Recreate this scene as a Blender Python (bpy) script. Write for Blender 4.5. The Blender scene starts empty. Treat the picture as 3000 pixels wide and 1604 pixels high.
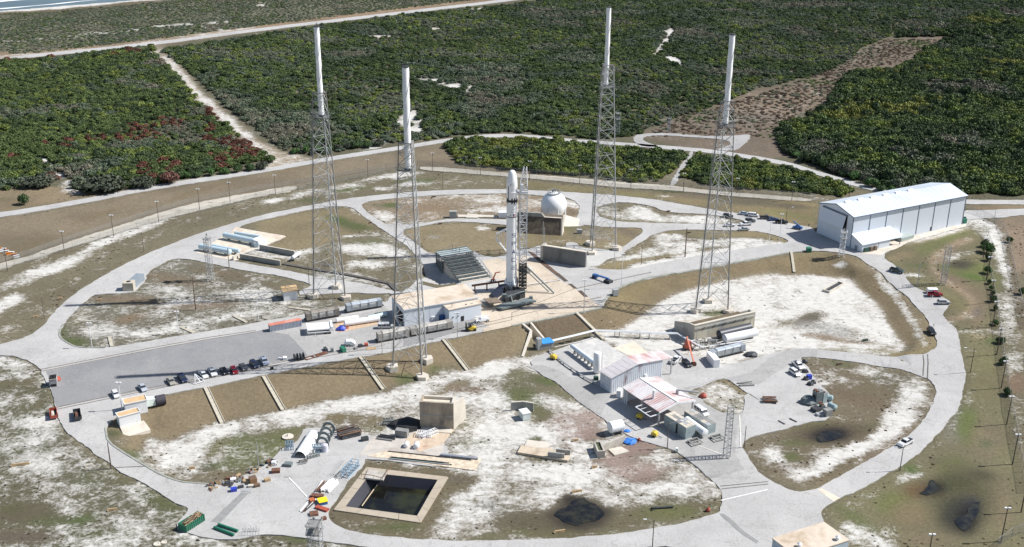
import bpy, math, random
import numpy as np
from mathutils import Vector, Matrix, geometry
random.seed(4); RNG = np.random.default_rng(4)
SC = bpy.context.scene; COL = SC.collection
# ------------------------------------------------------------ camera, sky, sun
FPX, PITCH, ROLL, CAMZ = 3284.0, math.radians(21.94), math.radians(0.465), 187.0
cp, sp_, cr, sr = math.cos(PITCH), math.sin(PITCH), math.cos(ROLL), math.sin(ROLL)
R0, U0, FW = np.array([1., 0, 0]), np.array([0, sp_, cp]), np.array([0, cp, -sp_])
CR, CU = cr*R0+sr*U0, cr*U0-sr*R0
cam = bpy.data.cameras.new('camera'); camo = bpy.data.objects.new('camera', cam); COL.objects.link(camo)
m = Matrix.Identity(4)
for i in range(3):
    m[i][0] = CR[i]; m[i][1] = CU[i]; m[i][2] = -FW[i]
m[2][3] = CAMZ
camo.matrix_world = m
cam.sensor_width = 36; cam.lens = FPX/3000*36; cam.clip_start = 1; cam.clip_end = 60000
SC.camera = camo
SUND = Vector((0.95, 0.125, 1.0)).normalized()          # towards the sun
SUN_EL = math.asin(SUND.z); SUN_AZ = math.atan2(SUND.x, SUND.y)
w = bpy.data.worlds.new('World'); SC.world = w; w.use_nodes = True
nt = w.node_tree; nt.nodes.clear()
sk = nt.nodes.new('ShaderNodeTexSky'); sk.sky_type = 'NISHITA'; sk.sun_disc = False
sk.sun_elevation = SUN_EL; sk.sun_rotation = SUN_AZ; sk.altitude = 100
bg = nt.nodes.new('ShaderNodeBackground'); bg.inputs[1].default_value = 0.085
wo = nt.nodes.new('ShaderNodeOutputWorld')
nt.links.new(sk.outputs[0], bg.inputs[0]); nt.links.new(bg.outputs[0], wo.inputs[0])
sl = bpy.data.lights.new('sun', 'SUN'); sl.energy = 5.0; sl.angle = math.radians(0.5); sl.color = (1, .975, .94)
so = bpy.data.objects.new('sun', sl); COL.objects.link(so)
so.rotation_euler = SUND.to_track_quat('Z', 'Y').to_euler()
SC.view_settings.view_transform = 'Standard'; SC.view_settings.look = 'None'
SC.view_settings.exposure = 0.30; SC.view_settings.gamma = 1; SC.view_settings.use_curve_mapping = False
SC.cycles.max_bounces = 5; SC.cycles.diffuse_bounces = 3; SC.cycles.glossy_bounces = 2

# ------------------------------------------------------------ pixel <-> place (positions read off the photograph's ground plane)
def Z(x0, y0, s): return lambda x, y: (x0+x/s, y0+y/s)
F = Z(0, 0, .85833)
def T(c, r): return Z(750*c, 401*r, 3.4336)
A1, A2, A3, A4, A5, A6, A7, A8 = Z(1380,480,6.26), Z(1240,690,5.738), Z(880,820,4.293), Z(1520,920,3.624), Z(1900,880,6.258), Z(1780,1100,5.295), Z(820,1210,5.1), Z(600,1340,5.215)
B1, B2, B3, B4, B5, B6, B7, B8 = Z(560,660,6.885), Z(320,1130,8.605), Z(2280,1030,5.985), Z(1480,1160,6.558), Z(2100,600,7.36), Z(2640,700,5.297), Z(760,900,6.885), Z(120,1080,7.246)
def P(fn, *a): return [fn(a[i], a[i+1]) for i in range(0, len(a), 2)]
def proj(X, Y, Zc):
    dz = np.asarray(Zc)-CAMZ
    u0 = CR[0]*X+CR[1]*Y+CR[2]*dz; v0 = CU[0]*X+CU[1]*Y+CU[2]*dz; d = FW[1]*Y+FW[2]*dz
    d = np.where(d < 1, 1, d)
    return 1500+FPX*u0/d, 802-FPX*v0/d
def ray(p):
    return CR*(p[0]-1500)-CU*(p[1]-802)+FW*FPX
def Gz(p, z):
    r = ray(p); t = (z-CAMZ)/r[2] if r[2] < -40 else 60.0
    return np.array([r[0]*t, r[1]*t])
U = 4.0                                                     # the launch pad lies 4 m above the bowl
# ------------------------------------------------------------ terrain heights
ctrl = []
def cz(z, pts):
    for p in pts:
        q = Gz(p, z); ctrl.append((q[0], q[1], z))
CREST_L = P(T(0,2), 1500,1285, 2040,1165, 2090,1140, 2575,1050) + P(T(1,2), 300,985, 700,915, 1080,850, 1270,810, 1700,720, 1900,670, 2300,590, 2575,535)
CREST_M = P(T(2,2), 180,492, 400,450, 640,402, 780,370, 915,345)
CREST_R = P(T(2,2), 1020,200, 1110,135, 1350,55, 1640,5, 2000,-65) + P(T(3,1), 0,1215, 240,1175, 560,1160, 760,1225, 870,1310, 1060,1377) + P(T(3,2), 1110,60, 1180,120, 1240,230, 1330,380)
TOE_L = P(T(0,3), 1500,200, 1490,260, 1700,310, 1900,200, 2230,120, 2575,30) + P(T(1,2), 280,1370, 600,1290, 900,1240, 1280,1165, 1750,1000, 2130,970, 2575,800+70)
TOE_M = P(T(2,2), 330,700, 600,640, 800,600)
TOE_R = P(T(2,2), 1080,565, 1260,450, 1430,330, 1560,240, 1680,180, 1900,130, 2200,50, 2575,0) + P(T(3,2), 350,12, 700,35, 800,40, 870,80, 950,170, 1120,320, 1200,460, 1300,620, 1385,740)
cz(U, CREST_L); cz(U, CREST_M); cz(U, CREST_R[:-5])
for z_, p_ in zip((3.2,2.8,2.3,1.8,1.2), CREST_R[-5:]): cz(z_, [p_]); cz(0, TOE_L); cz(0, TOE_M); cz(0, TOE_R)
cz(U, P(F, -300,860, 0,835, 150,780, 300,640, 600,540, 1000,500, 1287,478, 1700,500, 2030,560, 2200,600, 2450,560, 2575,540, 2700,540, 2575,600, 2400,640, 2230,670, 140,960, 0,930, 1400,600, 800,800, 600,850, 300,930, 1200,760, 1550,700, -300,1000))
cz(3.2, P(F, 2290,740, 2470,760, 2700,780)); cz(2.4, P(F, 2320,830, 2450,860, 2700,900)); cz(1.2, P(F, 2400,950, 2330,930, 2500,980, 2700,1050)); cz(1.6, P(F, 2300,880))
cz(3.4, P(F, 150,1010, 240,1060)); cz(2.6, P(F, 180,1100, 265,1075)); cz(1.6, P(F, 260,1170, 330,1150)); cz(.6, P(F, 380,1230, 440,1210))
cz(0, P(F, 500,1250, 560,1225, 700,1200, 900,1100, 1100,1050, 1300,1000, 1500,1000, 1700,1100, 2000,1000, 2200,950, 2250,1050, 2000,1250, 2300,1150, 1500,1300, 1000,1350, 450,1300, 600,1370, 2400,1250, 2600,1150, 1700,800+30, 2000,800, 1900,850, 2250,860, 2700,1200))
cz(3.0, P(F, 60,1050, 0,1050, -200,1080)); cz(1.0, P(F, 150,1200, 0,1180, -300,1250)); cz(0, P(F, 250,1280, 0,1330, -400,1400))
for x, y, z in [(-9000,30000,U),(9000,30000,U),(-9000,-500,0),(9000,-500,0),(0,-500,0),(0,1200,U),(-900,900,U),(900,900,U),(-700,250,0),(700,250,0),(900,500,3),(-900,500,3)]: ctrl.append((x, y, z))
cv, ce, cf, _, _, _ = geometry.delaunay_2d_cdt([Vector(c[:2]) for c in ctrl], [], [], 0, 1e-4)
cvz = []
cxy = np.array([c[:2] for c in ctrl]); cval = np.array([c[2] for c in ctrl])
for v in cv: cvz.append(cval[np.argmin((cxy[:,0]-v.x)**2+(cxy[:,1]-v.y)**2)])
GX0, GX1, GY0, GY1 = -420, 420, 180, 800
hx = np.arange(GX0, GX1+1.); hy = np.arange(GY0, GY1+1.)
HG = np.full((len(hy), len(hx)), U)
for f in cf:
    a, b, c = [cv[i] for i in f]; za, zb, zc = [cvz[i] for i in f]
    x0 = max(int(min(a.x,b.x,c.x))-1, GX0); x1 = min(int(max(a.x,b.x,c.x))+2, GX1)
    y0 = max(int(min(a.y,b.y,c.y))-1, GY0); y1 = min(int(max(a.y,b.y,c.y))+2, GY1)
    if x1 < x0 or y1 < y0: continue
    X, Y = np.meshgrid(np.arange(x0, x1+1.), np.arange(y0, y1+1.))
    d = (b.y-c.y)*(a.x-c.x)+(c.x-b.x)*(a.y-c.y)
    if abs(d) < 1e-9: continue
    l1 = ((b.y-c.y)*(X-c.x)+(c.x-b.x)*(Y-c.y))/d; l2 = ((c.y-a.y)*(X-c.x)+(a.x-c.x)*(Y-c.y))/d; l3 = 1-l1-l2
    mk = (l1 >= -1e-6) & (l2 >= -1e-6) & (l3 >= -1e-6)
    sub = HG[y0-GY0:y1+1-GY0, x0-GX0:x1+1-GX0]
    sub[mk] = (l1*za+l2*zb+l3*zc)[mk]
for _ in range(2):
    HG[1:-1,1:-1] = (HG[1:-1,1:-1]*4+HG[:-2,1:-1]+HG[2:,1:-1]+HG[1:-1,:-2]+HG[1:-1,2:])/8
hol = [Gz(Z(1240,690,5.738)(*p), U-2.5) for p in ((-40,600),(60,585),(200,520),(300,600),(600,800),(480,850),(300,880),(-20,800))]
X_, Y_ = np.meshgrid(hx, hy); dm = np.zeros(HG.shape)
def hollow(poly, dep, nb):
    m_ = np.zeros(HG.shape); px_ = [q[0] for q in poly]; py_ = [q[1] for q in poly]; n = len(poly)
    for i in range(n):
        (x1, y1), (x2, y2) = poly[i], poly[(i+1) % n]
        if y1 != y2: m_ = np.logical_xor(m_, ((y1 > Y_) != (y2 > Y_)) & (X_ < (x2-x1)*(Y_-y1)/(y2-y1)+x1))
    m_ = m_.astype(float)
    for _ in range(nb): m_[1:-1,1:-1] = (m_[1:-1,1:-1]+m_[:-2,1:-1]+m_[2:,1:-1]+m_[1:-1,:-2]+m_[1:-1,2:])/5
    HG[:] = HG-dep*m_
hollow(hol, 4.2, 3)
def H(x, y):
    x = np.clip(np.asarray(x, float), GX0, GX1-.001); y = np.clip(np.asarray(y, float), GY0, GY1-.001)
    i = (x-GX0).astype(int); j = (y-GY0).astype(int); fx = x-GX0-i; fy = y-GY0-j
    return (HG[j,i]*(1-fx)+HG[j,i+1]*fx)*(1-fy)+(HG[j+1,i]*(1-fx)+HG[j+1,i+1]*fx)*fy
def G(p, dz=0.0):
    z = U
    for _ in range(12):
        q = Gz(p, z+dz); z = .5*z+.5*float(H(q[0], q[1]))
    return np.array([q[0], q[1], z])
def G3(p, dz=0.0):
    q = G(p, dz); return Vector((q[0], q[1], q[2]+dz))
def inpoly(px, py, poly):
    r = np.zeros(px.shape, bool); n = len(poly)
    xs = [q[0] for q in poly]; ys = [q[1] for q in poly]
    bb = (px >= min(xs)) & (px <= max(xs)) & (py >= min(ys)) & (py <= max(ys))
    idx = np.nonzero(bb); qx = px[idx]; qy = py[idx]; rr = np.zeros(qx.shape, bool)
    for i in range(n):
        x1, y1 = poly[i]; x2, y2 = poly[(i+1) % n]
        if y1 == y2: continue
        c = (y1 > qy) != (y2 > qy)
        rr ^= c & (qx < (x2-x1)*(qy-y1)/(y2-y1)+x1)
    r[idx] = rr
    return r
# smooth value noise
def vnoise(x, y, s, seed):
    r = np.random.default_rng(seed).random((257, 257)); x = x/s; y = y/s
    i = np.floor(x).astype(int); j = np.floor(y).astype(int); fx = x-i; fy = y-j
    fx = fx*fx*(3-2*fx); fy = fy*fy*(3-2*fy); i %= 256; j %= 256
    return (r[j,i]*(1-fx)+r[j,i+1]*fx)*(1-fy)+(r[j+1,i]*(1-fx)+r[j+1,i+1]*fx)*fy
# ------------------------------------------------------------ materials
MATS = {}
def newmat(name):
    mt = bpy.data.materials.new(name); mt.use_nodes = True; n = mt.node_tree
    b = n.nodes.get('Principled BSDF'); return mt, n, b
def mat(name, col, rough=.7, metal=0, var=.12, scale=.6, dirt=None, dscale=.25, bump=0, dlo=.5, dhi=.72, stretch=None):
    """base colour with mottling; dirt = second colour in irregular patches (object space)"""
    if name in MATS: return MATS[name]
    mt, n, b = newmat(name); L = n.links.new
    tc = n.nodes.new('ShaderNodeTexCoord'); src = tc.outputs['Object']
    if stretch:
        mp = n.nodes.new('ShaderNodeMapping'); mp.inputs['Scale'].default_value = stretch; L(src, mp.inputs[0]); src = mp.outputs[0]
    nz = n.nodes.new('ShaderNodeTexNoise'); nz.inputs['Scale'].default_value = scale; nz.inputs['Detail'].default_value = 5; L(src, nz.inputs[0])
    mr = n.nodes.new('ShaderNodeMapRange'); mr.inputs[1].default_value = .3; mr.inputs[2].default_value = .7
    mr.inputs[3].default_value = 1-var; mr.inputs[4].default_value = 1+var; L(nz.outputs[0], mr.inputs[0])
    mx = n.nodes.new('ShaderNodeMix'); mx.data_type = 'RGBA'; mx.blend_type = 'MULTIPLY'; mx.inputs[0].default_value = 1
    mx.inputs[6].default_value = (*col, 1); L(mr.outputs[0], mx.inputs[7]); out = mx.outputs[2]
    if dirt:
        n2 = n.nodes.new('ShaderNodeTexNoise'); n2.inputs['Scale'].default_value = dscale; n2.inputs['Detail'].default_value = 6; n2.inputs['Roughness'].default_value = .65; L(src, n2.inputs[0])
        m2 = n.nodes.new('ShaderNodeMapRange'); m2.inputs[1].default_value = dlo; m2.inputs[2].default_value = dhi; L(n2.outputs[0], m2.inputs[0])
        x2 = n.nodes.new('ShaderNodeMix'); x2.data_type = 'RGBA'; L(m2.outputs[0], x2.inputs[0]); L(out, x2.inputs[6]); x2.inputs[7].default_value = (*dirt, 1); out = x2.outputs[2]
    L(out, b.inputs['Base Color']); b.inputs['Roughness'].default_value = rough; b.inputs['Metallic'].default_value = metal
    if bump:
        bp = n.nodes.new('ShaderNodeBump'); bp.inputs['Strength'].default_value = bump; L(nz.outputs[0], bp.inputs['Height']); L(bp.outputs[0], b.inputs['Normal'])
    MATS[name] = mt; return mt
def worldnoise(n, scale, detail=4, rough=.6, vec=(1,1,1), dist=0):
    g = n.nodes.new('ShaderNodeNewGeometry'); mp = n.nodes.new('ShaderNodeMapping'); mp.inputs['Scale'].default_value = vec
    n.links.new(g.outputs['Position'], mp.inputs[0])
    z = n.nodes.new('ShaderNodeTexNoise'); z.inputs['Scale'].default_value = scale; z.inputs['Detail'].default_value = detail
    z.inputs['Roughness'].default_value = rough; z.inputs['Distortion'].default_value = dist
    n.links.new(mp.outputs[0], z.inputs[0]); return z.outputs[0]
def rng(n, src, a, b, c=0., d=1.):
    r = n.nodes.new('ShaderNodeMapRange'); n.links.new(src, r.inputs[0])
    for i, v in ((1,a),(2,b),(3,c),(4,d)): r.inputs[i].default_value = v
    return r.outputs[0]
def mixc(n, fac, a, b, mode='MIX'):
    x = n.nodes.new('ShaderNodeMix'); x.data_type = 'RGBA'; x.blend_type = mode
    for s, v in ((0, fac), (6, a), (7, b)):
        if hasattr(v, 'is_linked') or hasattr(v, 'links'): n.links.new(v, x.inputs[s])
        elif s == 0: x.inputs[0].default_value = v
        else: x.inputs[s].default_value = (*v, 1)
    return x.outputs[2]
def mth(n, op, a, b):
    x = n.nodes.new('ShaderNodeMath'); x.operation = op
    for i, v in ((0,a),(1,b)):
        if hasattr(v, 'links'): n.links.new(v, x.inputs[i])
        else: x.inputs[i].default_value = v
    return x.outputs[0]
def ground_mat():
    mt, n, b = newmat('ground_soil'); L = n.links.new
    a = n.nodes.new('ShaderNodeAttribute'); a.attribute_name = 'gcol'
    s = n.nodes.new('ShaderNodeAttribute'); s.attribute_name = 'sand'
    n1 = worldnoise(n, .33, 10, .76, (1,1.3,1), .6); n2 = worldnoise(n, .9, 6, .85); n3 = worldnoise(n, .03, 3)
    pat = mth(n, 'ADD', mth(n, 'MULTIPLY', n1, .6), mth(n, 'MULTIPLY', n2, .4))
    thr = rng(n, s.outputs['Fac'], 0, 1, .72, .385)
    d = mth(n, 'SUBTRACT', pat, thr); msk = rng(n, d, -.075, .085)
    veg = mixc(n, 1, a.outputs['Color'], mixc(n, rng(n, n2, .3, .7), (.58,.58,.58), (1.38,1.36,1.32)), 'MULTIPLY')
    veg = mixc(n, rng(n, n3, .42, .65, 0, .45), veg, (.105,.088,.06))
    sandc = mixc(n, rng(n, n1, .35, .7), (.53,.51,.47), (.67,.655,.62))
    sandc = mixc(n, rng(n, n2, .46, .72, 0, .5), sandc, (.43,.405,.36))
    n4 = worldnoise(n, .6, 8, .8, (.35,1.6,1), .3); sandc = mixc(n, rng(n, n4, .50, .66, 0, .45), sandc, (.34,.32,.28))
    L(mixc(n, msk, veg, sandc), b.inputs['Base Color']); b.inputs['Roughness'].default_value = .95
    b.inputs['Specular IOR Level'].default_value = .1
    bp = n.nodes.new('ShaderNodeBump'); bp.inputs['Strength'].default_value = .35; bp.inputs['Distance'].default_value = .3
    L(pat, bp.inputs['Height']); L(bp.outputs[0], b.inputs['Normal'])
    return mt
def paving(name, c1, c2, stain, amount=.5, joint=0, fine=1.6):
    mt, n, b = newmat(name); L = n.links.new
    n1 = worldnoise(n, .05, 6, .65, (1,1,1), .6); n2 = worldnoise(n, fine, 4, .7); n3 = worldnoise(n, .35, 6, .7, (1,.35,1), .5)
    c = mixc(n, rng(n, n1, .35, .65), c1, c2)
    c = mixc(n, rng(n, n3, .56, .78, 0, amount), c, stain)
    c = mixc(n, 1, c, mixc(n, rng(n, n2, .3, .7), (.86,.86,.86), (1.1,1.1,1.1)), 'MULTIPLY')
    n5 = worldnoise(n, .8, 3, .5, (1,1,1), 1); c = mixc(n, rng(n, n5, .68, .74, 0, .4), c, stain); n6 = worldnoise(n, .12, 8, .75, (.25,2.2,1), .8); c = mixc(n, rng(n, n6, .55, .7, 0, .35), c, stain)
    vt = n.nodes.new('ShaderNodeTexVoronoi'); vt.feature = 'DISTANCE_TO_EDGE'; vt.inputs['Scale'].default_value = .09
    g = n.nodes.new('ShaderNodeNewGeometry'); ds = n.nodes.new('ShaderNodeVectorMath'); ds.operation = 'ADD'
    nn = n.nodes.new('ShaderNodeTexNoise'); nn.inputs['Scale'].default_value = .4; nn.inputs['Detail'].default_value = 4
    L(g.outputs['Position'], nn.inputs[0]); sc = n.nodes.new('ShaderNodeVectorMath'); sc.operation = 'SCALE'; sc.inputs[3].default_value = 6
    L(nn.outputs['Color'], sc.inputs[0]); L(g.outputs['Position'], ds.inputs[0]); L(sc.outputs[0], ds.inputs[1]); L(ds.outputs[0], vt.inputs[0])
    crack = rng(n, vt.outputs[0], 0, .011, .75, 0)
    c = mixc(n, crack, c, stain)
    L(c, b.inputs['Base Color']); b.inputs['Roughness'].default_value = .92; b.inputs['Specular IOR Level'].default_value = .15
    MATS[name] = mt; return mt
M_GROUND = ground_mat()
M_ROAD = paving('concrete_road', (.40,.392,.38), (.48,.47,.455), (.27,.255,.235), .6)
M_ROAD2 = paving('aged_asphalt', (.33,.325,.315), (.42,.41,.395), (.22,.21,.195), .65)
M_LOT = paving('dark_asphalt', (.235,.235,.24), (.285,.283,.28), (.34,.33,.31), .35)
M_PAD = paving('tan_concrete', (.50,.42,.33), (.60,.52,.42), (.28,.23,.19), .75)
M_TRACK = paving('sandy_track', (.40,.38,.33), (.52,.48,.41), (.24,.20,.14), .8)
M_GREYPAD = paving('grey_concrete', (.44,.44,.42), (.54,.53,.50), (.33,.33,.32), .7)
# ------------------------------------------------------------ mesh helpers
def tagset(o, label=None, cat=None, group=None, kind=None):
    if label: o['label'] = label
    if cat: o['category'] = cat
    if group: o['group'] = group
    if kind: o['kind'] = kind
    return o
def mkmesh(name, verts, faces, m, smooth=False):
    me = bpy.data.meshes.new(name); me.from_pydata([tuple(v) for v in verts], [], faces); me.materials.append(m)
    if smooth: me.polygons.foreach_set('use_smooth', [True]*len(me.polygons))
    me.update(); return me
def fastmesh(name, V, Fc, m):
    me = bpy.data.meshes.new(name); V = np.asarray(V, np.float32); Fc = np.asarray(Fc, np.int32)
    me.vertices.add(len(V)); me.vertices.foreach_set('co', V.ravel())
    k = Fc.shape[1]; me.loops.add(Fc.size); me.loops.foreach_set('vertex_index', Fc.ravel())
    me.polygons.add(len(Fc)); me.polygons.foreach_set('loop_start', np.arange(len(Fc), dtype=np.int32)*k)
    me.polygons.foreach_set('use_smooth', [False]*len(Fc)); me.materials.append(m); me.update(calc_edges=True); me.validate(); return me
def link(name, me, parent=None):
    o = bpy.data.objects.new(name, me); COL.objects.link(o)
    if parent is not None: o.parent = parent
    return o
def world_poly(pts, dz=0.0, cut=0): return [tuple(G(p, dz)[:2]) for p in pts]
def densify(poly, d):
    o = []
    for i in range(len(poly)):
        a, b = poly[i], poly[(i+1) % len(poly)]; n = max(1, int(math.hypot(b[0]-a[0], b[1]-a[1])/d))
        for k in range(n): o.append((a[0]+(b[0]-a[0])*k/n, a[1]+(b[1]-a[1])*k/n))
    return o
def chaikin(poly, it=1):
    for _ in range(it):
        o = []
        for i in range(len(poly)):
            a, b = poly[i], poly[(i+1) % len(poly)]
            o += [(a[0]*.75+b[0]*.25, a[1]*.75+b[1]*.25), (a[0]*.25+b[0]*.75, a[1]*.25+b[1]*.75)]
        poly = o
    return poly
ROADMASK = []                                                # world outlines under which the soil is lowered
def slab(name, outer, m, holes=(), dz=.10, step=7, th=.5, wob=0, smooth=1, seed=1, kind='structure', world=False, drop=True, parent=None):
    """a sheet of paving draped on the terrain, with a real edge"""
    tr = (lambda q: list(q)) if world else world_poly
    O = tr(outer); Hs = [tr(h) for h in holes]
    if smooth: O = chaikin(O, smooth); Hs = [chaikin(h, smooth) for h in Hs]
    O = densify(O, 4); Hs = [densify(h, 4) for h in Hs]
    if wob:
        def wf(q): return [(x+(float(vnoise(np.array(x+500), np.array(y+500), 2.2, seed))-.5)*wob*2, y+(float(vnoise(np.array(x+900), np.array(y+500), 2.2, seed+1))-.5)*wob*2) for x, y in q]
        O = wf(densify(O, 1.3)); Hs = [wf(densify(h, 1.3)) for h in Hs]
    if drop: ROADMASK.append((O, Hs))
    pts = [Vector(p) for p in O]; edges = [(i, (i+1) % len(O)) for i in range(len(O))]
    for h in Hs:
        k = len(pts); pts += [Vector(p) for p in h]; edges += [(k+i, k+(i+1) % len(h)) for i in range(len(h))]
    a = np.array(O); X, Y = np.meshgrid(np.arange(a[:,0].min(), a[:,0].max(), step)+.3, np.arange(a[:,1].min(), a[:,1].max(), step)+.2)
    X = X.ravel(); Y = Y.ravel(); mk = inpoly(X, Y, O)
    for h in Hs: mk &= ~inpoly(X, Y, h)
    pts += [Vector((x, y)) for x, y in zip(X[mk], Y[mk])]
    v, e, f, ov, oe, of = geometry.delaunay_2d_cdt(pts, edges, [], 0, 1e-3)
    vx = np.array([q.x for q in v]); vy = np.array([q.y for q in v])
    fa = np.array([t for t in f if len(t) == 3]); cx = vx[fa].mean(1); cy = vy[fa].mean(1)
    mk = inpoly(cx, cy, O)
    for h in Hs: mk &= ~inpoly(cx, cy, h)
    fa = fa[mk]; z = H(vx, vy)+dz; n = len(vx)
    V = np.stack([vx, vy, z], 1); tris = fa.tolist()
    cnt = {}
    for t in tris:
        for i in range(3):
            ed = (t[i], t[(i+1) % 3]); cnt[ed] = cnt.get(ed, 0)+1
    V2 = V.copy(); V2[:,2] -= th; V = np.concatenate([V, V2])
    for (p, q) in list(cnt):
        if (q, p) not in cnt: tris.append([q, p, p+n]); tris.append([q, p+n, q+n])
    me = fastmesh(name, V, np.array(tris), m)
    o = link(name, me, parent)
    if kind: o['kind'] = kind
    return o
# ------------------------------------------------------------ soil: one sheet to the horizon, painted by region
def axis(lo, hi, st, far, n):
    c = list(np.arange(lo, hi+.01, st)); r = (np.geomspace(st*1.5, far, n)).cumsum(); r = r*(far/r[-1])
    k = np.geomspace(3, far, n)
    return np.array(sorted([lo-x for x in k]+c+[hi+x for x in k]))
AX = np.concatenate([-np.geomspace(760, 17000, 40)[::-1], np.arange(-740, -291, 6.), np.arange(-290, 290.1, 1.3), np.arange(295, 741, 6.), np.geomspace(760, 17000, 40)])
AY = np.concatenate([-np.geomspace(30, 3000, 12)[::-1], np.arange(0, 235, 8.), np.arange(236, 690.1, 1.3), np.arange(693, 1320, 3.5), np.geomspace(1330, 30000, 50)])
GXm, GYm = np.meshgrid(AX, AY); gx = GXm.ravel(); gy = GYm.ravel(); gz = H(gx, gy)
near = (np.abs(gx) < 430) & (gy > 100) & (gy < 900)
PX, PY = proj(gx, gy, gz)
wx = (vnoise(gx+2000, gy+2000, 6, 11)-.5)*2+(vnoise(gx+2000, gy+2000, 2.4, 12)-.5); wy = (vnoise(gx+2000, gy+2000, 6, 13)-.5)*2+(vnoise(gx+2000, gy+2000, 2.4, 14)-.5)
BROWN, OLIVE, GREEN, DKGREEN = (.178,.140,.092), (.172,.150,.094), (.085,.12,.035), (.045,.07,.022)
TAN, GREYV, DARK, RED, REDD = (.33,.255,.165), (.15,.14,.10), (.022,.022,.022), (.36,.27,.235), (.27,.19,.16)
gcol = np.tile(np.array(OLIVE), (len(gx), 1)); sand = np.full(len(gx), .25)
def poly(pts, col, s, wp=4, a=1.0):
    m_ = inpoly(PX+wx*wp, PY+wy*wp*.6, pts)
    if col is not None: gcol[m_] = gcol[m_]*(1-a)+np.array(col)*a
    if s is not None: sand[m_] = sand[m_]*(1-a)+s*a
def blob(c, rx, ry, col, s, ang=0, a=1.0, hard=1.0):
    dx = PX+wx*3-c[0]; dy = PY+wy*2-c[1]; t = math.radians(ang); x = dx*math.cos(t)+dy*math.sin(t); y = -dx*math.sin(t)+dy*math.cos(t)
    d = (x/rx)**2+(y/ry)**2; k = a*np.clip(1.28-d*.8, 0, 1)
    if col is not None: gcol[:] = gcol*(1-k[:,None])+np.array(col)*k[:,None]
    if s is not None: sand[:] = sand*(1-k)+s*k
def strip(pts, wd, col, s, a=1.0):
    for (x1,y1),(x2,y2) in zip(pts[:-1], pts[1:]):
        L2 = (x2-x1)**2+(y2-y1)**2; t = np.clip(((PX-x1)*(x2-x1)+(PY-y1)*(y2-y1))/L2, 0, 1)
        d = np.hypot(PX+wx*2-(x1+t*(x2-x1)), (PY+wy*1.2-(y1+t*(y2-y1)))*1.0); k = a*np.clip((1.25-d/wd)*2.5, 0, 1)
        if col is not None: gcol[:] = gcol*(1-k[:,None])+np.array(col)*k[:,None]
        if s is not None: sand[:] = sand*(1-k)+s*k
# beyond the perimeter road: scrub floor
poly(P(F, -900,-400, 3500,-400, 3500,540, 2430,540, 1900,420, 1140,345, 700,425, -900,640), (.12,.115,.07), .22, 3)
poly(P(F, -600,-30, -600,160, 0,143, 400,104, 644,75, 969,37, 1290,-2, 1500,-40, 600,-40, 375,1, 250,12, 125,24, 0,31), (.15,.15,.10), .24, 2)
# shore
for t0, cl, s_ in ((0, (.14,.125,.085), .2),): strip(P(F, -300,60, 0,33, 250,14, 420,-2), 12, cl, s_)
strip(P(F, -300,55, 0,27, 250,9, 400,-5), 8, None, 1.0)
strip(P(F, -300,60, 0,34, 125,28, 250,17, 375,4), 3, (.14,.11,.06), .0)
for q in [(40,104,34,3),(110,97,24,2.5),(170,93,22,5),(215,88,26,3),(262,82,28,6),(325,77,20,4),(350,72,12,4),(405,67,22,5),(450,62,20,5),(478,60,18,7),(510,68,18,5),(540,58,16,4),(556,75,10,3),(8,104,12,2),(110,71,10,3),(220,60,8,2),(15,74,10,3),(300,28,10,1.5),(545,45,8,4),(570,55,8,4),(650,12,12,3),(660,18,8,2)]: blob(F(q[0],q[1]), q[2], q[3], None, .95)
# far roadside verge, bare clearing on the right, tracks
strip(P(F, -200,158, 0,139, 100,138, 375,109, 644,72, 969,31, 1290,-6, 1700,-60), 8, (.29,.20,.12), .25)
strip(P(F, 0,140, 100,137, 300,116, 375,105, 644,69), 2.5, None, .9)
poly(P(F, 1590,345, 1640,325, 1700,297, 1760,287, 1830,262, 1905,222, 1985,212, 2060,190, 2130,155, 2170,125, 2230,100, 2370,88, 2410,100, 2340,118, 2300,150, 2240,175, 2150,180, 2120,200, 2085,240, 2080,262, 2000,292, 1950,320, 1945,350, 2000,395, 1900,400), (.17,.13,.095), .22, 6)
poly(P(F, 1780,262, 1900,235, 1960,235, 2050,225, 2080,262, 1980,292, 1850,285), (.23,.17,.115), .35, 6, .8)
blob(F(2020,165), 90, 16, (.20,.165,.13), .3, -20); blob(F(1850,298), 120, 14, (.17,.15,.12), .3)
strip(P(F, 380,117, 400,135, 430,160, 470,205, 500,245, 550,285, 600,325, 640,362, 690,395, 720,405), 14, (.30,.24,.17), .6)
strip(P(F, 385,117, 430,162, 475,210, 520,255, 580,308, 640,360, 700,398, 730,408), 5, None, 1.0)
poly(P(F, 630,345, 700,378, 790,400, 700,425, 640,435, 690,400), TAN, .45, 4)
strip(P(T(2,0), 1610,320, 1560,400, 1500,480, 1440,550), 9, (.3,.25,.2), .95); strip(P(T(2,0), 1570,580, 1640,610, 1690,630), 8, None, .95)
strip(P(T(2,0), 1250,265, 1400,320, 1600,325), 3, None, .85)
for q in [(1140,215,30,8),(1160,222,36,7),(1100,200,30,3),(1060,193,16,3),(1180,232,20,4),(1240,243,16,4),(1010,298,12,4),(1035,292,26,14),(1010,310,20,10),(1060,305,24,8),(1040,325,34,9),(960,355,30,5),(940,372,24,4),(1005,340,20,6)]: blob(F(q[0]*1.0,q[1]), q[2], q[3], None, .95)
strip(P(F, 1030,192, 1080,205, 1130,215, 1170,222), 4, None, .9); strip(P(F, 1140,185, 1220,165, 1290,148), 3, (.3,.25,.2), .7)
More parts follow.
